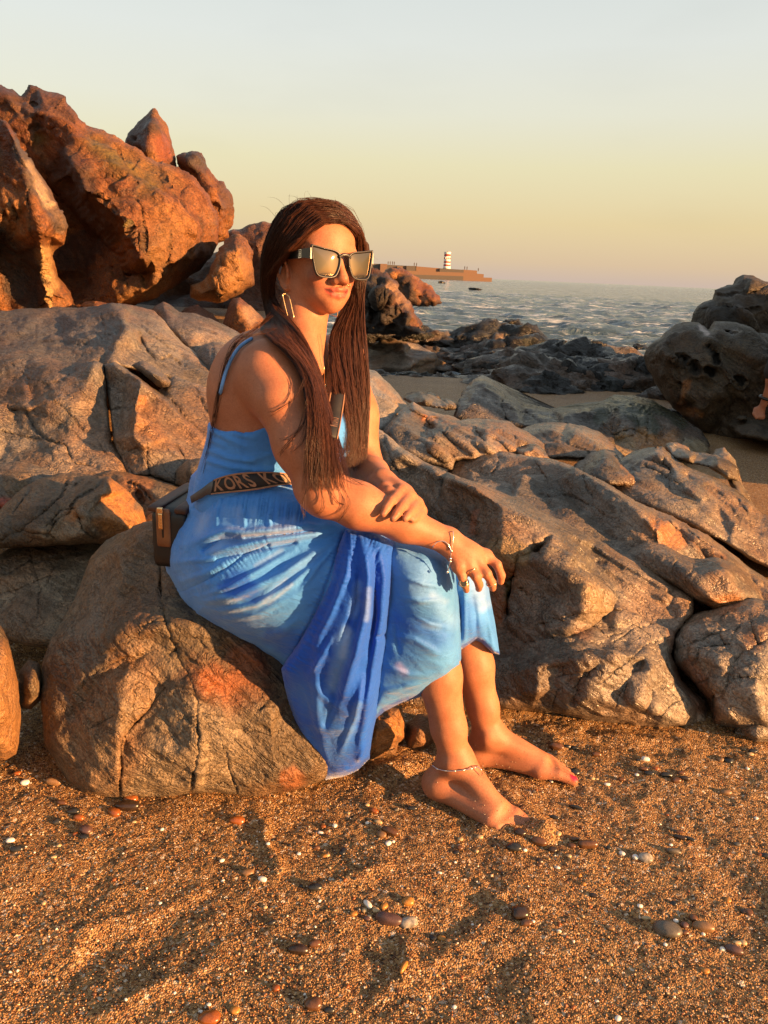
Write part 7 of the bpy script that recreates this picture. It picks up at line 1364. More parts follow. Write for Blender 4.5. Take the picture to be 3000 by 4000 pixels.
def rbox(o_, a, b, c, la, lb, lc, rad, n=4, taper=1.0):
    """rounded box from corner o_ along a (la), b (lb), -c (lc)"""
    bm = bmesh.new(); bmesh.ops.create_cube(bm, size=1.0); bmesh.ops.subdivide_edges(bm, edges=bm.edges[:], cuts=7, use_grid_fill=True)
    V = np.array([v.co[:] for v in bm.verts]) + 0.5; F = [[v.index for v in f.verts] for f in bm.faces]; bm.free()
    q = V * np.array([la, lb, lc]); lo_ = np.array([rad] * 3); hi_ = np.array([la, lb, lc]) - rad
    cl = np.clip(q, lo_, hi_); dv = q - cl; nn = np.linalg.norm(dv, axis=1); m = nn > 1e-9; q[m] = cl[m] + dv[m] / nn[m][:, None] * rad
    return o_ + q[:, :1] * a + q[:, 1:2] * b - q[:, 2:3] * c, F
V, F = rbox(c0, e1, e2, ez, BLn, BWd, BHt, 0.016); child(mesh_obj('shell', V, F, M_LB), bag)
V, F = rbox(c0 + ez * 0.006 - e1 * 0.002 - e2 * 0.003 , e1, e2, ez, BLn + 0.004, BWd * 0.36, 0.014, 0.005); child(mesh_obj('top_trim', V, F, M_LBR), bag)
V, F = rbox(c0 + ez * 0.006 - e1 * 0.002 + e2 * BWd * 0.66, e1, e2, ez, BLn + 0.004, BWd * 0.36, 0.014, 0.005); child(mesh_obj('top_trim', V, F, M_LBR), bag)
V, F = rbox(c0 - e1 * 0.004 + e2 * 0.016 + ez * 0.002, e2, e1, ez, 0.032, 0.008, 0.085, 0.004); child(mesh_obj('zip_tab', V, F, M_TAN), bag)
V, F = rbox(c0 - e1 * 0.0045 + e2 * 0.0285 - ez * 0.004, e2, e1, ez, 0.006, 0.006, 0.060, 0.002); zp = child(mesh_obj('zipper', V, F, M_BLACK), bag)
V, F = rbox(c0 - e1 * 0.0085 + e2 * 0.024 - ez * 0.006, e2, e1, ez, 0.0095, 0.003, 0.036, 0.001); child(mesh_obj('zip_pull', V, F, M_GOLD), bag)
V, F = rbox(c0 - e1 * 0.0100 + e2 * 0.0225 + ez * 0.006, e2, e1, ez, 0.013, 0.006, 0.013, 0.002); child(mesh_obj('zip_slider', V, F, M_GOLD), bag)
# strap with lettering: follows the waist, over the chest and down the back
surfV = [np.array([v.co[:] for v in o.data.vertices]) for o in dress.children if o.type == 'MESH']
SV = np.vstack(surfV); SPX, SPY = proj(SV)
def surf_d(x, y, off=0.003, rad=14):
    m = (np.abs(SPX - x) < rad) & (np.abs(SPY - y) < rad); return (SV[m, 1].min() if m.any() else 1.5) - off
M_WEB = simple('black_webbing', (0.012, 0.010, 0.010), 0.7); M_TANW = simple('tan_webbing', (0.27, 0.135, 0.075), 0.7); M_GREYL = leather('grey_leather', (0.05, 0.05, 0.052), (0.075, 0.075, 0.078), 0.5)
class Band:
    def __init__(s, top, bot, n=70, off=0.004, dmax=None):
        s.T = spline([(*p, 0) for p in top], n)[:, :2]; s.B = spline([(*p, 0) for p in bot], n)[:, :2]; s.n = n
        def lift(Q):
            d_ = np.array([surf_d(x, y, off) for x, y in Q]); k = np.ones(9) / 9
            return d_
        dt, db = lift(s.T), lift(s.B); d_ = np.minimum(dt, db); pad = np.r_[[d_[0]] * 6, d_, [d_[-1]] * 6]; d_ = np.convolve(np.minimum(pad, np.convolve(pad, np.ones(7) / 7, 'same')), np.ones(7) / 7, 'same')[6:-6]
        s.PT = pix(s.T[:, 0], s.T[:, 1], d_); s.PB = pix(s.B[:, 0], s.B[:, 1], d_)
        s.len = np.r_[0, np.cumsum(np.linalg.norm(np.diff((s.PT + s.PB) / 2, axis=0), axis=1))]; s.wid = np.linalg.norm(s.PT - s.PB, axis=1).mean()
    def at(s, u, v, h=0.0):
        """u metres along, v 0 bottom .. 1 top, h metres proud"""
        k = np.clip(np.interp(u, s.len, np.arange(s.n)), 0, s.n - 1.001); i = k.astype(int) if hasattr(k, 'astype') else int(k); i = np.asarray(k).astype(int); f_ = (np.asarray(k) - i)[..., None]
        t = s.PT[i] * (1 - f_) + s.PT[i + 1] * f_; b = s.PB[i] * (1 - f_) + s.PB[i + 1] * f_; v = np.asarray(v)[..., None]
        p = b * (1 - v) + t * v; vw = CAM - p; vw /= np.linalg.norm(vw, axis=-1)[..., None]
        return p + vw * h
    def strip(s, u0, u1, v0, v1, h0, h1, n=60):
        us = np.linspace(u0, u1, n); V = np.vstack([s.at(us, np.full(n, v_), h_) for v_, h_ in ((v0, h0), (v1, h0), (v1, h1), (v0, h1))]); F = []
        for k in range(4):
            k2 = (k + 1) % 4
            for i in range(n - 1): F.append((k * n + i, k * n + i + 1, k2 * n + i + 1, k2 * n + i))
        F += [(0, n, 2 * n, 3 * n), (n - 1, 4 * n - 1, 3 * n - 1, 2 * n - 1)]
        return V, F
    def text(s, txt, u0, size, v0, mat, parent, h=0.0012, flip=False):
        u = u0
        for ch in txt:
            if ch == ' ': u += size * 0.55; continue
            cu = bpy.data.curves.new('letter', 'FONT'); cu.body = ch; cu.size = 1.0; cu.resolution_u = 3; cu.offset = 0.022
            to = bpy.data.objects.new('letter_tmp', cu); scene.collection.objects.link(to)
            me = bpy.data.meshes.new_from_object(to.evaluated_get(bpy.context.evaluated_depsgraph_get())); bpy.data.objects.remove(to)
            bm = bmesh.new(); bm.from_mesh(me); bmesh.ops.triangulate(bm, faces=bm.faces[:])
            c = np.array([v.co[:] for v in bm.verts]); F = [[v.index for v in f.verts] for f in bm.faces]; bm.free()
            w_ = c[:, 0].max() - c[:, 0].min(); x = (c[:, 0] - c[:, 0].min()) * size; y = c[:, 1] * size
            V = s.at(u + x, v0 + y / s.wid, h); V2 = s.at(u + x, v0 + y / s.wid, h + 0.0004)
            n = len(V); mesh = mesh_obj('letter', np.vstack([V, V2]), [[i + n for i in f] for f in F] + [f[::-1] for f in F], mat, smooth=False)
            mesh.parent = parent
            u += w_ * size + size * 0.11
waist = Band([(742,1938),(790,1905),(838,1872),(925,1848),(1042,1843),(1135,1852),(1215,1885),(1270,1930)], [(748,1968),(790,1946),(828,1932),(980,1917),(1103,1896),(1160,1898),(1230,1935),(1270,1970)], 80, 0.005)
ua = waist.len[int(80 * 0.285)]; uz = waist.len[-1]
V, F = waist.strip(0.0, ua, 0.04, 0.96, 0.0, 0.003); child(mesh_obj('leather_tab', V, F, M_GREYL), bag)
V, F = waist.strip(ua * 0.97, uz, 0.0, 1.0, -0.001, 0.0022); w1 = child(mesh_obj('strap', V, F, M_WEB), bag)
for v0, v1 in ((0.0, 0.10), (0.90, 1.0)):
    V, F = waist.strip(ua, uz, v0 + 0.002, v1 - 0.002, 0.0024, 0.0030); e_ = mesh_obj('edge_stripe', V, F, M_TANW); e_.parent = w1
waist.text('KORS KORS', ua + 0.006, 0.0300, 0.20, M_TANW, w1, 0.0024)
SV = np.vstack([SV, bV]); SPX, SPY = proj(SV)
chest = Band([(1262,1700),(1272,1640),(1284,1560),(1300,1480),(1316,1420)], [(1320,1716),(1332,1650),(1345,1570),(1352,1490),(1362,1430)], 50, 0.006)
V, F = chest.strip(0, chest.len[-1], 0, 1, -0.001, 0.002); w2 = child(mesh_obj('strap', V, F, M_WEB), bag)
for v0, v1 in ((0.0, 0.10), (0.90, 1.0)):
    V, F = chest.strip(0, chest.len[-1], v0 + 0.002, v1 - 0.002, 0.0022, 0.0028); e_ = mesh_obj('edge_stripe', V, F, M_TANW); e_.parent = w2
chest.text('KORS', 0.028, 0.028, 0.20, M_TANW, w2, 0.0022)
V, F = tube(spline([P(905,1375,1.60), P(868,1460,1.62), P(846,1560,1.635), P(830,1660,1.64), P(815,1750,1.64), P(792,1840,1.64), P(765,1890,1.645), P(740,1925,1.65)], 40), 0.0062, 6); child(mesh_obj('back_strap', V, F, M_LB), bag)
# ------------------------------------------------------------------ breakwater with the striped lighthouse
M_CONC = simple('weathered_concrete', (0.17, 0.10, 0.065), 0.85); M_CONC2 = simple('dark_concrete', (0.085, 0.072, 0.062), 0.85); M_WHITE = simple('white_paint', (0.75, 0.72, 0.68), 0.6); M_RED = simple('red_paint', (0.42, 0.055, 0.035), 0.6)
PD = 430.0
pier = empty('breakwater', tuple(P(1700, 1090, PD))); tag(pier, 'stepped stone breakwater in front of the far horizon, carrying the lighthouse', 'breakwater')
def pier_block(name, x0, y0, x1, y1, d0, dep, mat):
    """block between picture columns x0..x1, tops y0 (left) and y1 (right), standing in the sea"""
    a, b = P(x0, y0, d0), P(x1, y1, d0); V = []
    for p in (a, b):
        for dy in (0, dep): V += [(p[0], p[1] + dy, SEA_Z - 1.0), (p[0], p[1] + dy, p[2])]
    F = [(0, 1, 5, 4), (4, 5, 7, 6), (6, 7, 3, 2), (2, 3, 1, 0), (1, 3, 7, 5)]
    bm = bmesh.new(); vs_ = [bm.verts.new(v) for v in V]; [bm.faces.new([vs_[i] for i in f]) for f in F]; bmesh.ops.recalc_face_normals(bm, faces=bm.faces[:])
    me = bpy.data.meshes.new(name); bm.to_mesh(me); bm.free(); me.materials.append(mat); o = bpy.data.objects.new(name, me); scene.collection.objects.link(o); child(o, pier); return o
pier_block('wall', 1380, 1028, 1500, 1031, PD + 6, 10, M_CONC2); pier_block('wall', 1486, 1030, 1512, 1031, PD + 4, 8, M_CONC)
pier_block('wall', 1511, 1034, 1590, 1038, PD + 6, 10, M_CONC2); pier_block('wall', 1552, 1040, 1596, 1042, PD + 4, 10, M_CONC)
pier_block('wall', 1588, 1038, 1626, 1039, PD + 3, 12, M_CONC2); pier_block('wall', 1624, 1040, 1720, 1048, PD + 3, 12, M_CONC); pier_block('wall', 1718, 1048, 1812, 1054, PD + 2, 12, M_CONC2); pier_block('wall', 1810, 1053, 1864, 1057, PD + 3, 12, M_CONC)
pier_block('ledge', 1560, 1056, 1830, 1066, PD - 2, 6, M_CONC); pier_block('ledge', 1828, 1066, 1890, 1071, PD - 1, 8, M_CONC)
pier_block('base', 1540, 1070, 1810, 1079, PD - 5, 10, M_CONC2); pier_block('base', 1808, 1081, 1922, 1085, PD - 4, 12, M_CONC)
lh = empty('lighthouse', tuple(P(1746, 1050, PD + 6))); tag(lh, 'small white lighthouse with red bands at the end of the breakwater', 'lighthouse')
def cyl_band(name, y0, y1, r0, r1, mat, cx=1746):
    a, b = P(cx - 1 + (1050 - y0) * 0.05, y0, PD + 6), P(cx - 1 + (1050 - y1) * 0.05, y1, PD + 6); n = 24; V, F = [], []
    for p, r in ((a, r0), (b, r1)):
        for k in range(n): V.append(p + r * np.array([math.cos(2 * math.pi * k / n), math.sin(2 * math.pi * k / n), 0]))
    for k in range(n): F.append((k, (k + 1) % n, n + (k + 1) % n, n + k))
    F += [tuple(range(n))[::-1], tuple(range(n, 2 * n))]
    child(mesh_obj(name, V, F, mat), lh)
pm = PD / 3000 / 0.97; rr = 12 * pm
bands = [(1050, 1040, 1.12, 'w'), (1040, 1034, 1.04, 'r'), (1034, 1027, 1.0, 'w'), (1027, 1021, 1.0, 'r'), (1021, 1013, 0.98, 'w'), (1013, 1006, 0.98, 'r'), (1006, 1001, 0.97, 'w'), (1001, 993, 0.97, 'r'), (993, 986, 1.0, 'w')]
for y0, y1, sc_, c_ in bands: cyl_band('white_band' if c_ == 'w' else 'red_band', y0, y1 - 0.05, rr * sc_, rr * (sc_ - 0.02), M_WHITE if c_ == 'w' else M_RED)
cyl_band('lantern_rail', 986, 984.5, rr * 1.08, rr * 1.08, M_WHITE); cyl_band('lamp', 984, 981, rr * 0.12, rr * 0.08, M_CONC2)
# lettered panel on the upper band: small white marks
for k, xx in enumerate((1740, 1747, 1753)):
    a = P(xx, 1004, PD + 6 - rr * 1.0); V, F = rbox(a, np.array([1.0, 0, 0]), np.array([0, 1.0, 0]), ez, 0.55, 0.3, 0.9, 0.05); child(mesh_obj('painted_mark', V, F, M_WHITE), lh)
M_FIG = simple('dark_clothes', (0.05, 0.04, 0.04), 0.8)
def tiny_person(px, py, k):
    b = P(px, py, PD + 8); V, F = [], []
    prof = [(0, 0.16), (0.8, 0.22), (1.0, 0.24), (1.35, 0.26), (1.48, 0.10), (1.55, 0.12), (1.68, 0.12), (1.75, 0.04)]
    for z, r in prof:
        for i in range(8): V.append(b + np.array([r * math.cos(i * math.pi / 4), r * 0.7 * math.sin(i * math.pi / 4), z * 1.05]))
    for j in range(len(prof) - 1):
        for i in range(8): F.append((j * 8 + i, j * 8 + (i + 1) % 8, j * 8 + 8 + (i + 1) % 8, j * 8 + 8 + i))
    tag(mesh_obj('person', V, F, M_FIG), 'tiny distant figure standing on the breakwater', 'person', 'people on the breakwater')
for k, (x, y) in enumerate([(1516,1034),(1524,1034),(1533,1034),(1540,1035),(1618,1039),(1627,1040),(1815,1053),(1824,1054),(1868,1060)]): tiny_person(x, y, k)

# ------------------------------------------------------------------ second person: a bare forearm reaches into the right edge
def second_person():
    f = Field((2.35, 4.6, -0.02), (3.7, 5.8, 1.75), 0.010)
    hand = P(2970, 1604, 5.15); wrist = P(2984, 1578, 5.13); elb = P(3022, 1482, 5.10); sh = P(3045, 1340, 5.10)
    bx_ = sh + np.array([0.38, 0.16, 0])
    hip = np.array([bx_[0], bx_[1], 0.80])
    f.cone(elb, wrist, 0.036, 0.026, 0.02); f.cone(sh, elb, 0.056, 0.046, 0.03)
    f.ell(hand, (0.032, 0.030, 0.038), None, 0.02)
    for k in range(4): f.chain([hand + np.array([-0.024 + 0.013 * k, -0.016, -0.014]), hand + np.array([-0.027 + 0.014 * k, -0.038, -0.032]), hand + np.array([-0.018 + 0.011 * k, -0.032, -0.050])], [0.0105, 0.010, 0.009], 0.004)
    f.chain([hand + np.array([-0.034, 0.0, 0.012]), hand + np.array([-0.050, -0.025, -0.02]), hand + np.array([-0.038, -0.045, -0.045])], [0.015, 0.013, 0.011], 0.006)
    f.ell(bx_ - [0, 0, 0.16], (0.20, 0.13, 0.26), None, 0.05); f.cone(bx_, bx_ + [0, 0, 0.14], 0.055, 0.05, 0.04); f.ell(bx_ + [0, -0.02, 0.24], (0.078, 0.098, 0.115), None, 0.03)
    f.ell(hip, (0.17, 0.13, 0.14), None, 0.06); f.cone(bx_ + [0.20, 0, -0.02], bx_ + [0.28, 0.02, -0.34], 0.056, 0.045, 0.03); f.cone(bx_ + [0.28, 0.02, -0.34], bx_ + [0.26, -0.16, -0.52], 0.042, 0.032, 0.02)
    for s_ in (-1, 1):
        f.chain([hip + [s_ * 0.09, 0, -0.04], hip + [s_ * 0.10, -0.02, -0.40], hip + [s_ * 0.10, 0.0, -0.76]], [0.085, 0.062, 0.045], 0.03); f.cone(hip + [s_ * 0.10, 0.02, -0.765], hip + [s_ * 0.11, -0.14, -0.775], 0.04, 0.034, 0.02)
    V, Q = f.mesh(); V = relax(V, Q, 2, 0.4)
    p = empty('person', (bx_[0], bx_[1], 0)); tag(p, 'person at the right edge of whom only a bare forearm and hand show', 'person')
    child(mesh_obj('body', V, Q, M_SKIN, attrs={'tint': np.zeros((len(V), 4))}), p)
    g = Field((2.35, 4.6, 0.5), (3.7, 5.8, 1.75), 0.014)
    g.ell(bx_ - [0, 0, 0.16], (0.215, 0.145, 0.28), None, 0.05); g.cone(sh + [0.05, 0.02, 0.02], sh + (elb - sh) * 0.80, 0.070, 0.066, 0.03); g.cone(bx_ + [0.20, 0, -0.02], bx_ + [0.26, 0.02, -0.22], 0.070, 0.066, 0.03); g.ell(hip + [0, 0, 0.08], (0.205, 0.16, 0.16), None, 0.05)
    V, Q = g.mesh(); child(mesh_obj('black_shirt', V, Q, simple('black_cloth', (0.012, 0.012, 0.012), 0.85)), p)
    g = Field((2.35, 4.6, -0.02), (3.7, 5.8, 1.0), 0.014)
    for s_ in (-1, 1): g.chain([hip + [s_ * 0.09, 0, -0.02], hip + [s_ * 0.10, -0.02, -0.40], hip + [s_ * 0.10, 0.0, -0.70]], [0.10, 0.080, 0.065], 0.03)
    g.ell(hip - np.array([0, 0, 0.03]), (0.195, 0.155, 0.13), None, 0.04)
    V, Q = g.mesh(); child(mesh_obj('dark_trousers', V, Q, simple('dark_denim', (0.02, 0.022, 0.03), 0.85)), p)
    wr = wrist * 0.75 + elb * 0.25; d_ = elb - wrist; d_ /= np.linalg.norm(d_); u = np.cross(d_, [0, 1, 0]); u /= np.linalg.norm(u); v = np.cross(d_, u)
    V, F = tube([wr + 0.040 * (math.cos(t) * u + math.sin(t) * v) for t in np.linspace(0, 2 * math.pi, 20, endpoint=False)], 0.011, 6, True); tag(mesh_obj('wristband', V, F, M_BLACK), 'black wristband on the forearm at the right edge', 'wristband')
second_person()

# ------------------------------------------------------------------ pebbles and sand grains
PEB_C = {'orange': ((0.26, 0.075, 0.014), (0.17, 0.05, 0.012)), 'amber': ((0.40, 0.18, 0.03), (0.28, 0.11, 0.018)), 'brown': ((0.12, 0.052, 0.02), (0.07, 0.03, 0.013)), 'black': ((0.014, 0.014, 0.014), (0.03, 0.028, 0.025)), 'white': ((0.72, 0.68, 0.62), (0.60, 0.55, 0.48)),
         'grey': ((0.11, 0.092, 0.07), (0.07, 0.06, 0.047)), 'dark brown': ((0.036, 0.02, 0.011), (0.02, 0.012, 0.008)), 'cream': ((0.44, 0.32, 0.17), (0.36, 0.23, 0.11)), 'tan': ((0.22, 0.12, 0.052), (0.16, 0.085, 0.036)), 'purple brown': ((0.10, 0.05, 0.04), (0.06, 0.032, 0.028)), 'speckled grey': ((0.34, 0.30, 0.25), (0.10, 0.09, 0.075))}
PEB_M = {k: pebble_mat('pebble_' + k.replace(' ', '_'), *v, rough=0.28 if k in ('black', 'dark brown', 'brown', 'orange') else 0.4) for k, v in PEB_C.items()}
def peb_mesh(seed, flat, rough=0.06, sub=3):
    bm = bmesh.new(); bmesh.ops.create_icosphere(bm, subdivisions=sub, radius=1.0); V = np.array([v.co[:] for v in bm.verts]); F = np.array([[v.index for v in f.verts] for f in bm.faces]); bm.free()
    n = V.copy(); rg = np.random.default_rng(seed); V = V * (1 + 0.16 * vnoise(V * 0.9 + seed * 3.1, seed)[:, None] + rough * vnoise(V * 2.2 + seed, seed + 1)[:, None])
    V = np.sign(V) * np.abs(V) ** 0.92; V[:, 2] *= flat; return V, F
def pebble(px, py, wpx, aspect, ang, colr, label, seed, rough=0.06, flat=0.55, name='pebble', group=None):
    """wpx: long side in photo pixels; aspect: short / long on the ground"""
    g = ground_pt(px, py); g[2] = gz(np.array([g[0]]), np.array([g[1]]), False)[0]; zc = (g - CAM) @ fwd; r = wpx / 2 * zc / FPX
    V, F = peb_mesh(seed, flat, rough); V = V * r; V[:, 1] *= aspect; V[:, 2] *= 0.5 + 0.5 * aspect; c, s = math.cos(ang), math.sin(ang)
    V = np.c_[V[:, 0] * c - V[:, 1] * s, V[:, 0] * s + V[:, 1] * c, V[:, 2]]
    o = mesh_obj(name, V, F, PEB_M[colr]); o.location = (g[0], g[1], g[2] + r * flat * (0.5 + 0.5 * aspect) * 0.45); return tag(o, label, 'pebble', group)
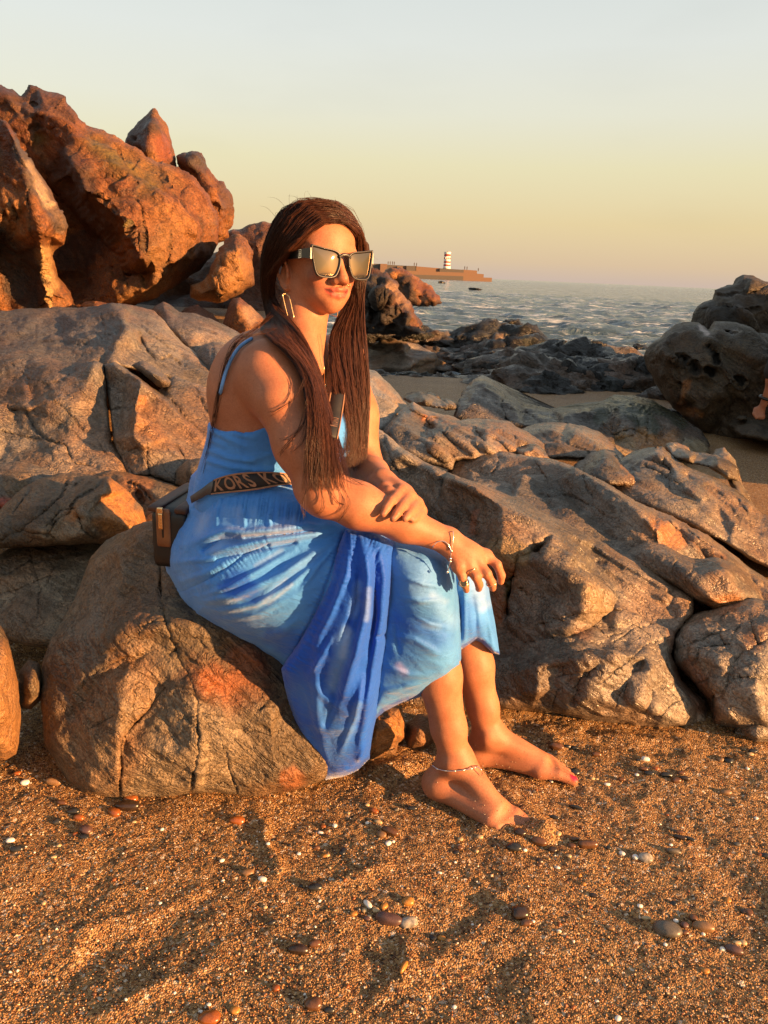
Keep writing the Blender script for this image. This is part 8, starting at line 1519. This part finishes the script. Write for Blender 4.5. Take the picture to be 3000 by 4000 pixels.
PEBS = [(510,3120,64,0.65,0.1,'orange','glossy orange pebble at the foot of the sitting rock'),(498,3150,98,0.45,0.0,'dark brown','long flat dark pebble under the glossy orange one'),(447,3172,54,0.7,-0.5,'orange','round orange pebble left of the long dark pebble'),(210,3058,72,0.45,-0.1,'tan','stubby tan cylinder pebble left of the sitting rock'),(98,3060,34,0.85,0,'white','round white pebble near the left edge'),(68,3024,26,0.7,0,'orange','small bright orange pebble at the left edge, above the white one'),
 (243,3140,48,0.55,-0.2,'brown','pinkish brown pebble below the tan cylinder pebble'),(288,3172,52,0.6,0.0,'black','flat black pebble in the cluster at left'),(306,3194,46,0.6,-0.2,'orange','orange red pebble in front of the flat black pebble'),(222,3206,36,0.9,0.4,'black','round black pebble left of the orange red pebble'),(335,3240,60,0.65,-0.5,'purple brown','angular purple brown pebble below the cluster at left'),(330,3266,40,0.5,0.0,'black','thin black chip under the purple brown pebble'),(295,3252,24,0.8,0.0,'orange','tiny orange pebble beside the purple brown one'),
 (41,3282,34,0.7,0.2,'white','white pebble above the dark one at the left edge'),(66,3316,52,0.55,0.2,'black','dark slate pebble at the left edge'),(925,3208,64,0.6,0.1,'orange','orange pebble alone on the sand below the rock'),(210,3348,24,0.6,0.1,'cream','small cream pebble in the left sand'),(230,3302,22,0.8,0.3,'cream','yellowish pebble above the cream one at left'),(968,3413,46,0.7,0.2,'tan','half buried tan pebble left of centre'),(866,3362,22,0.7,0.5,'white','small white pebble left of the tan half buried one'),
 (1026,3442,38,0.6,-0.3,'white','white pebble right of the tan half buried one'),(1460,3174,40,0.6,-0.4,'orange','orange oval pebble behind the pair of brown pebbles'),(1490,3268,44,0.7,-0.5,'tan','light brown pebble leaning on the long brown pebble'),(1524,3258,78,0.45,-0.45,'brown','long brown pebble in the pair below the foot'),(1516,3300,26,0.8,0.9,'white','white shell bit in front of the pair of brown pebbles'),(1434,3152,20,0.8,0,'cream','tiny cream pebble above the orange oval pebble'),(1478,3216,34,0.5,-0.3,'cream','pale flat pebble above the pair of brown pebbles'),
 (1252,3250,24,0.6,-0.4,'white','white chip with a dark chip beside it, left of the brown pair'),(1272,3262,30,0.4,-0.2,'dark brown','dark chip beside the white chip'),(1236,3306,28,0.7,0.1,'brown','small red brown pebble below the white chip'),(1340,3330,36,0.8,1.2,'black','black triangular chip among the central pebbles'),(1268,3342,26,0.8,0,'amber','small amber pebble left of the black chip'),(1280,3340,22,0.8,0.4,'cream','cream pebble touching the small amber one'),(1610,3160,40,0.5,0.1,'black','black pebble just left of the near foot'),(1798,3280,24,0.8,0,'cream','cream pebble below the near toes'),(1874,3276,26,0.7,0.1,'cream','oval cream pebble right of the cream pebble below the toes'),(1797,3312,26,0.8,0,'brown','brown pebble above a black chip below the toes'),(1782,3330,24,0.8,0.3,'black','black chip under the brown pebble below the toes'),
 (1230,3480,58,0.6,0,'black','wet black pebble in the centre left sand'),(1168,3716,84,0.5,-0.05,'dark brown','flat dark brown pebble in the lower centre'),(1230,3694,48,0.65,0.2,'brown','brown pebble touching the flat dark brown one'),(1064,3610,40,0.45,0.6,'black','black splinter left of the flat dark brown pebble'),(1436,3536,44,0.5,-0.9,'white','white shell tube standing in the central cluster'),(1468,3558,28,0.9,0,'cream','round cream pebble beside the white shell tube'),(1500,3544,30,0.8,0.7,'amber','amber pebble in the central cluster'),(1382,3574,30,0.85,0,'amber','yellow amber pebble at the left of the central cluster'),(1592,3530,48,0.75,0,'amber','round tan amber pebble right of the central cluster'),(1518,3594,104,0.45,-0.2,'purple brown','large dark speckled pebble of the central cluster'),(1600,3600,72,0.65,0.1,'speckled grey','flat pale grey stone right of the dark speckled pebble'),(1432,3588,28,0.7,-0.4,'purple brown','small purple pebble left of the dark speckled pebble'),(1424,3560,22,0.9,0,'cream','pale round pebble under the shell tube'),
 (1576,3790,56,0.42,1.1,'amber','bright amber shell shard on the rim of a footprint'),(1224,3934,70,0.75,0,'brown','round glossy brown pebble at the bottom centre'),(1286,3950,42,0.6,0.1,'black','black pebble beside the glossy brown one at the bottom'),(818,3985,88,0.7,0,'orange','big orange pebble cut by the bottom edge'),(917,3950,38,0.85,0,'amber','yellow pebble right of the big orange one at the bottom'),(816,3928,20,0.8,0,'white','white dot pebble above the big orange one'),(1078,3866,34,0.9,0,'orange','worn orange pebble above the glossy brown one'),(1696,3656,28,0.8,0.2,'black','small black pebble in the lower cluster'),(1728,3656,36,0.7,-0.2,'amber','amber pebble in the lower cluster beside the black one'),(1752,3670,30,0.7,0,'tan','tan pebble at the end of the lower cluster'),(1610,3910,22,0.9,0,'dark brown','dark brown pebble in the bottom sand'),
 (2030,3570,74,0.85,0.3,'dark brown','dark knobbly pebble right of centre'),(2056,3606,46,0.6,0.1,'brown','brown pebble tucked against the dark knobbly one'),(2084,3596,14,0.9,0,'white','white bead beside the dark knobbly pebble'),(2184,3635,18,0.8,0,'white','white pebble right of the dark knobbly one'),(2008,3318,64,0.6,-0.05,'black','flat dark slate pebble below the sand mound'),(2050,3322,18,0.8,0,'white','white bead beside the flat slate pebble'),(2105,3292,64,0.55,-0.4,'brown','mottled brown pebble in the row below the mound'),(2160,3316,42,0.7,0.2,'dark brown','dark pebble between brown ones in the row'),(2235,3306,32,0.75,-0.1,'brown','small brown pebble beside the long glossy one'),(2296,3304,84,0.42,0.0,'brown','long glossy brown pebble in the row below the mound'),(2244,3278,38,0.5,0.1,'brown','thin brown pebble above the long glossy one'),(2180,3266,26,0.8,0.8,'cream','yellow pebble on the edge of the sand mound'),(2028,3268,46,0.7,-0.3,'dark brown','brown stone half sunk in the sand mound'),(2110,3360,28,0.8,0.2,'dark brown','dark chip below the row of pebbles'),(2223,3344,20,0.8,0,'cream','pinkish pebble under the row'),(2106,3378,24,0.8,0,'brown','brown pebble under the dark chip'),
 (2376,3312,22,0.7,0,'black','black bead right of the long glossy pebble'),(2430,3332,26,0.75,-0.6,'white','white pebble left of the grey and white pair'),(2483,3348,28,0.9,0.4,'white','bright white pebble touching the speckled grey one'),(2522,3352,56,0.8,-0.1,'speckled grey','speckled grey pebble with a white one at its side'),(2630,3330,58,0.4,-0.2,'grey','flat grey pebble right of the speckled one'),(2655,3276,50,0.4,-0.4,'dark brown','dark mussel shell bit in the right sand'),(2690,3280,44,0.3,-0.5,'black','black mussel shell bit beside the brown one'),(2620,3302,16,0.8,0,'white','white bead above the flat grey pebble'),(2652,3256,34,0.4,-0.3,'brown','brown chip above the mussel shell bits'),
 (2606,3634,106,0.65,-0.25,'grey','large smooth olive grey pebble at the lower right'),(2554,3600,28,0.7,0,'amber','amber pebble on the upper left of the large olive one'),(2524,3584,34,0.5,0,'cream','yellow white pebble left of the amber one'),(2640,3595,20,0.9,0,'white','white pebble behind the large olive one'),(2638,3612,22,0.7,0.3,'white','second white pebble against the large olive one'),(2674,3612,34,0.85,0,'purple brown','purple pebble right of the large olive one'),(2708,3586,38,0.9,1.2,'brown','upright brown pebble above the wedge shaped one'),(2746,3622,84,0.45,-0.25,'tan','wedge shaped tan pebble at the lower right'),(2676,3640,36,0.6,0.2,'brown','mottled pebble between the olive and the wedge pebble'),(2868,3704,74,0.55,-0.3,'purple brown','rounded grey brown pebble nearest the lower right corner'),(2882,3678,34,0.5,0,'cream','pale pebble behind the grey brown corner pebble'),(2904,3676,30,0.8,0,'cream','second pale pebble behind the corner pebble'),(2824,3698,24,0.8,0,'white','white pebble left of the corner pebble'),(2926,3552,38,0.9,0.2,'brown','brown pebble near the right edge'),(2906,3550,26,0.8,0,'dark brown','dark pebble left of the brown one near the right edge'),(2845,3510,28,0.8,0.4,'amber','amber pebble near the right edge'),(2500,3538,22,0.75,-0.2,'white','white pebble above the lower right cluster'),(2320,3496,34,0.6,-0.3,'dark brown','brown oval pebble left of the white one at lower right'),(2630,3528,26,0.8,0,'black','black chip above the lower right cluster'),(2183,3638,18,0.7,0,'cream','tiny pale pebble in the lower right sand'),(2386,3620,30,0.6,-0.3,'tan','tan oval pebble left of the lower right cluster'),(2756,3790,34,0.7,0.2,'amber','amber flake below the corner pebble'),(2414,3975,28,0.8,0.5,'white','white pebble at the bottom right'),(2280,3455,22,0.8,0,'amber','amber bead in the right sand'),(2264,3418,20,0.8,0,'amber','second amber bead above the first in the right sand'),
 (2246,3012,40,0.9,0.2,'black','black round pebble touching the red painted toe'),(2520,2970,32,0.7,-0.1,'white','white pebble in the upper right cluster'),(2494,2974,24,0.6,0,'black','black chip left of the white pebble, upper right'),(2512,3010,40,0.5,-0.2,'brown','brown flat pebble in the upper right cluster'),(2534,3028,38,0.55,-0.2,'black','black flat pebble in the upper right cluster'),(2560,3006,28,0.7,0,'orange','orange pebble in the upper right cluster'),(2600,3032,52,0.45,0,'black','long black pebble in the upper right cluster'),(2640,3056,42,0.65,0,'brown','round brown pebble at the end of the upper right cluster'),(2662,3022,32,0.7,0.2,'brown','brown pebble above the round brown one, upper right'),(2674,3046,40,0.5,-0.2,'dark brown','dark red brown pebble at the right of the upper right cluster'),(2487,3028,16,0.9,0,'white','white bead in the upper right cluster'),(2428,3046,32,0.6,-0.1,'brown','brown pebble left of the upper right cluster'),(2372,3062,24,0.6,-0.2,'white','white oval pebble left of the upper right cluster'),(2316,3036,20,0.8,0,'cream','pinkish white bead right of the far foot'),(2332,3038,14,0.8,0,'cream','cream bead beside the pinkish one'),(2846,2972,38,0.9,0.5,'black','black cone shaped stone at the right'),(2816,2970,30,0.8,0.2,'tan','tan stone left of the black cone shaped one'),(2330,2948,44,0.5,0,'brown','brown pebble behind the far foot'),(2172,2920,60,0.6,-0.2,'brown','rust brown stone above the far foot'),(2216,2914,30,0.5,0,'black','black chip right of the rust brown stone'),(2246,2918,32,0.5,0,'black','second black chip right of the rust brown stone'),(1978,2728,26,0.9,0,'black','black pebble at the foot of the slab beside the far calf'),(2250,3156,56,0.25,-0.35,'black','black charred twig bit in the right sand'),(2164,3196,42,0.35,-0.3,'black','second black twig bit nearer the mound'),
 (2836,3096,44,0.5,-0.1,'tan','half buried tan pebble at the right'),(2930,2950,26,0.7,0,'cream','cream pebble at the far right'),(2940,2940,40,0.5,0,'black','black chip at the far right edge'),(2990,3340,36,0.6,-0.2,'black','black pebble at the right edge'),(2972,3336,26,0.7,0,'orange','red orange pebble beside the black one at the right edge'),(2884,3334,20,0.7,0,'amber','amber bead left of the red orange pebble'),(2880,3300,26,0.7,0,'grey','grey pebble near the right edge')]
for k, (x, y, wp, asp, an, c_, lb) in enumerate(PEBS): pebble(x, y, wp, asp, an, c_, lb, 300 + k, rough=0.16 if 'knobbly' in lb or 'chip' in lb or 'stone' in lb else 0.05, flat=0.6)
# nameless small pebbles, alike
KIND = ['brown', 'tan', 'cream', 'white', 'black', 'orange', 'grey']
rgp = np.random.default_rng(11); small = {}
for k in range(170):
    x, y = rgp.uniform(20, 2980), rgp.uniform(2960, 3980)
    if 150 < x < 1500 and y < 3130: x, y = rgp.uniform(1300, 2950), rgp.uniform(3150, 3950)
    c_ = KIND[int(rgp.integers(0, len(KIND)))]; key = (c_, k % 4)
    wp = rgp.uniform(11, 20)
    pebble(x, y, wp, rgp.uniform(0.6, 0.95), rgp.uniform(-1, 1), c_, 'tiny %s pebble lying loose on the sand' % c_, 900 + k % 12, flat=0.65, group='tiny %s pebbles on the sand' % c_)
def build_grains():
    rg = np.random.default_rng(5); n = 45000
    # denser near the viewer: uniform in 1/distance
    y = 1 / rg.uniform(1 / 2.1, 1 / 0.82, n); x = rg.uniform(-0.62, 0.62, n) * (y + 0.35)
    m = (x > -1.2) & (x < 1.4); x, y = x[m], y[m]; n = len(x)
    z = gz(x, y, False); s = rg.gamma(4.0, 0.00026, n) + 0.0006; s = np.minimum(s, 0.0042)
    O = np.array([[1, 0, 0], [-1, 0, 0], [0, 1, 0], [0, -1, 0], [0, 0, 0.75], [0, 0, -0.75]], float); Fo = np.array([[0, 2, 4], [2, 1, 4], [1, 3, 4], [3, 0, 4], [2, 0, 5], [1, 2, 5], [3, 1, 5], [0, 3, 5]])
    an = rg.uniform(0, 6.28, n); c, si = np.cos(an), np.sin(an); J = O[None] * rg.uniform(0.6, 1.25, (n, 6, 1))
    tl = rg.normal(0, 0.5, n)
    V = np.stack([J[:, :, 0] * c[:, None] - J[:, :, 1] * si[:, None], J[:, :, 0] * si[:, None] + J[:, :, 1] * c[:, None], J[:, :, 2] + tl[:, None] * J[:, :, 0] * 0.4], -1) * s[:, None, None]
    V[..., 0] += x[:, None]; V[..., 1] += y[:, None]; V[..., 2] += (z + s * 0.35)[:, None]
    F = (Fo[None] + (np.arange(n) * 6)[:, None, None]).reshape(-1, 3)
    pal = np.array([(0.36, 0.19, 0.072), (0.28, 0.14, 0.048), (0.44, 0.26, 0.115), (0.19, 0.078, 0.026), (0.46, 0.34, 0.22), (0.72, 0.64, 0.54), (0.03, 0.016, 0.01), (0.09, 0.038, 0.014), (0.34, 0.12, 0.026), (0.26, 0.095, 0.045)])
    pi = rg.choice(len(pal), n, p=[0.22, 0.20, 0.13, 0.14, 0.045, 0.02, 0.07, 0.115, 0.04, 0.02]); col = pal[pi] * rg.uniform(0.75, 1.2, (n, 1))
    o = mesh_obj('sand_grains', V.reshape(-1, 3), F, M_GRAIN, smooth=False, attrs={'tint': np.repeat(col, 6, 0)}); tag(o, 'loose coarse grains lying over the beach sand', 'sand grains', kind='stuff')
build_grains()

def stuck_sand():
    rg = np.random.default_rng(9); F3 = np.vstack([bQ[:, [0, 1, 2]], bQ[:, [0, 2, 3]]]); N = vnormals(bV, F3)
    m = np.where((bV[:, 2] < 0.085) & (bV[:, 2] > 0.004) & (N[:, 1] < 0.3))[0]; wgt = np.exp(-bV[m, 2] / 0.03); pick = rg.choice(m, 260, p=wgt / wgt.sum())
    O = np.array([[1, 0, 0], [-1, 0, 0], [0, 1, 0], [0, -1, 0], [0, 0, 0.8], [0, 0, -0.8]], float); Fo = np.array([[0, 2, 4], [2, 1, 4], [1, 3, 4], [3, 0, 4], [2, 0, 5], [1, 2, 5], [3, 1, 5], [0, 3, 5]])
    s = rg.uniform(0.0005, 0.0014, len(pick)); V = (O[None] * rg.uniform(0.6, 1.3, (len(pick), 6, 1))) * s[:, None, None] + (bV[pick] + N[pick] * 0.0004)[:, None, :]
    pal = np.array([(0.30, 0.155, 0.055), (0.10, 0.05, 0.02), (0.46, 0.34, 0.22), (0.60, 0.5, 0.4), (0.04, 0.02, 0.012)]); col = pal[rg.integers(0, 5, len(pick))]
    o = mesh_obj('clinging_sand', V.reshape(-1, 3), (Fo[None] + (np.arange(len(pick)) * 6)[:, None, None]).reshape(-1, 3), M_GRAIN, smooth=False, attrs={'tint': np.repeat(col, 6, 0)}); o['kind'] = 'stuff'; child(o, person)
stuck_sand()
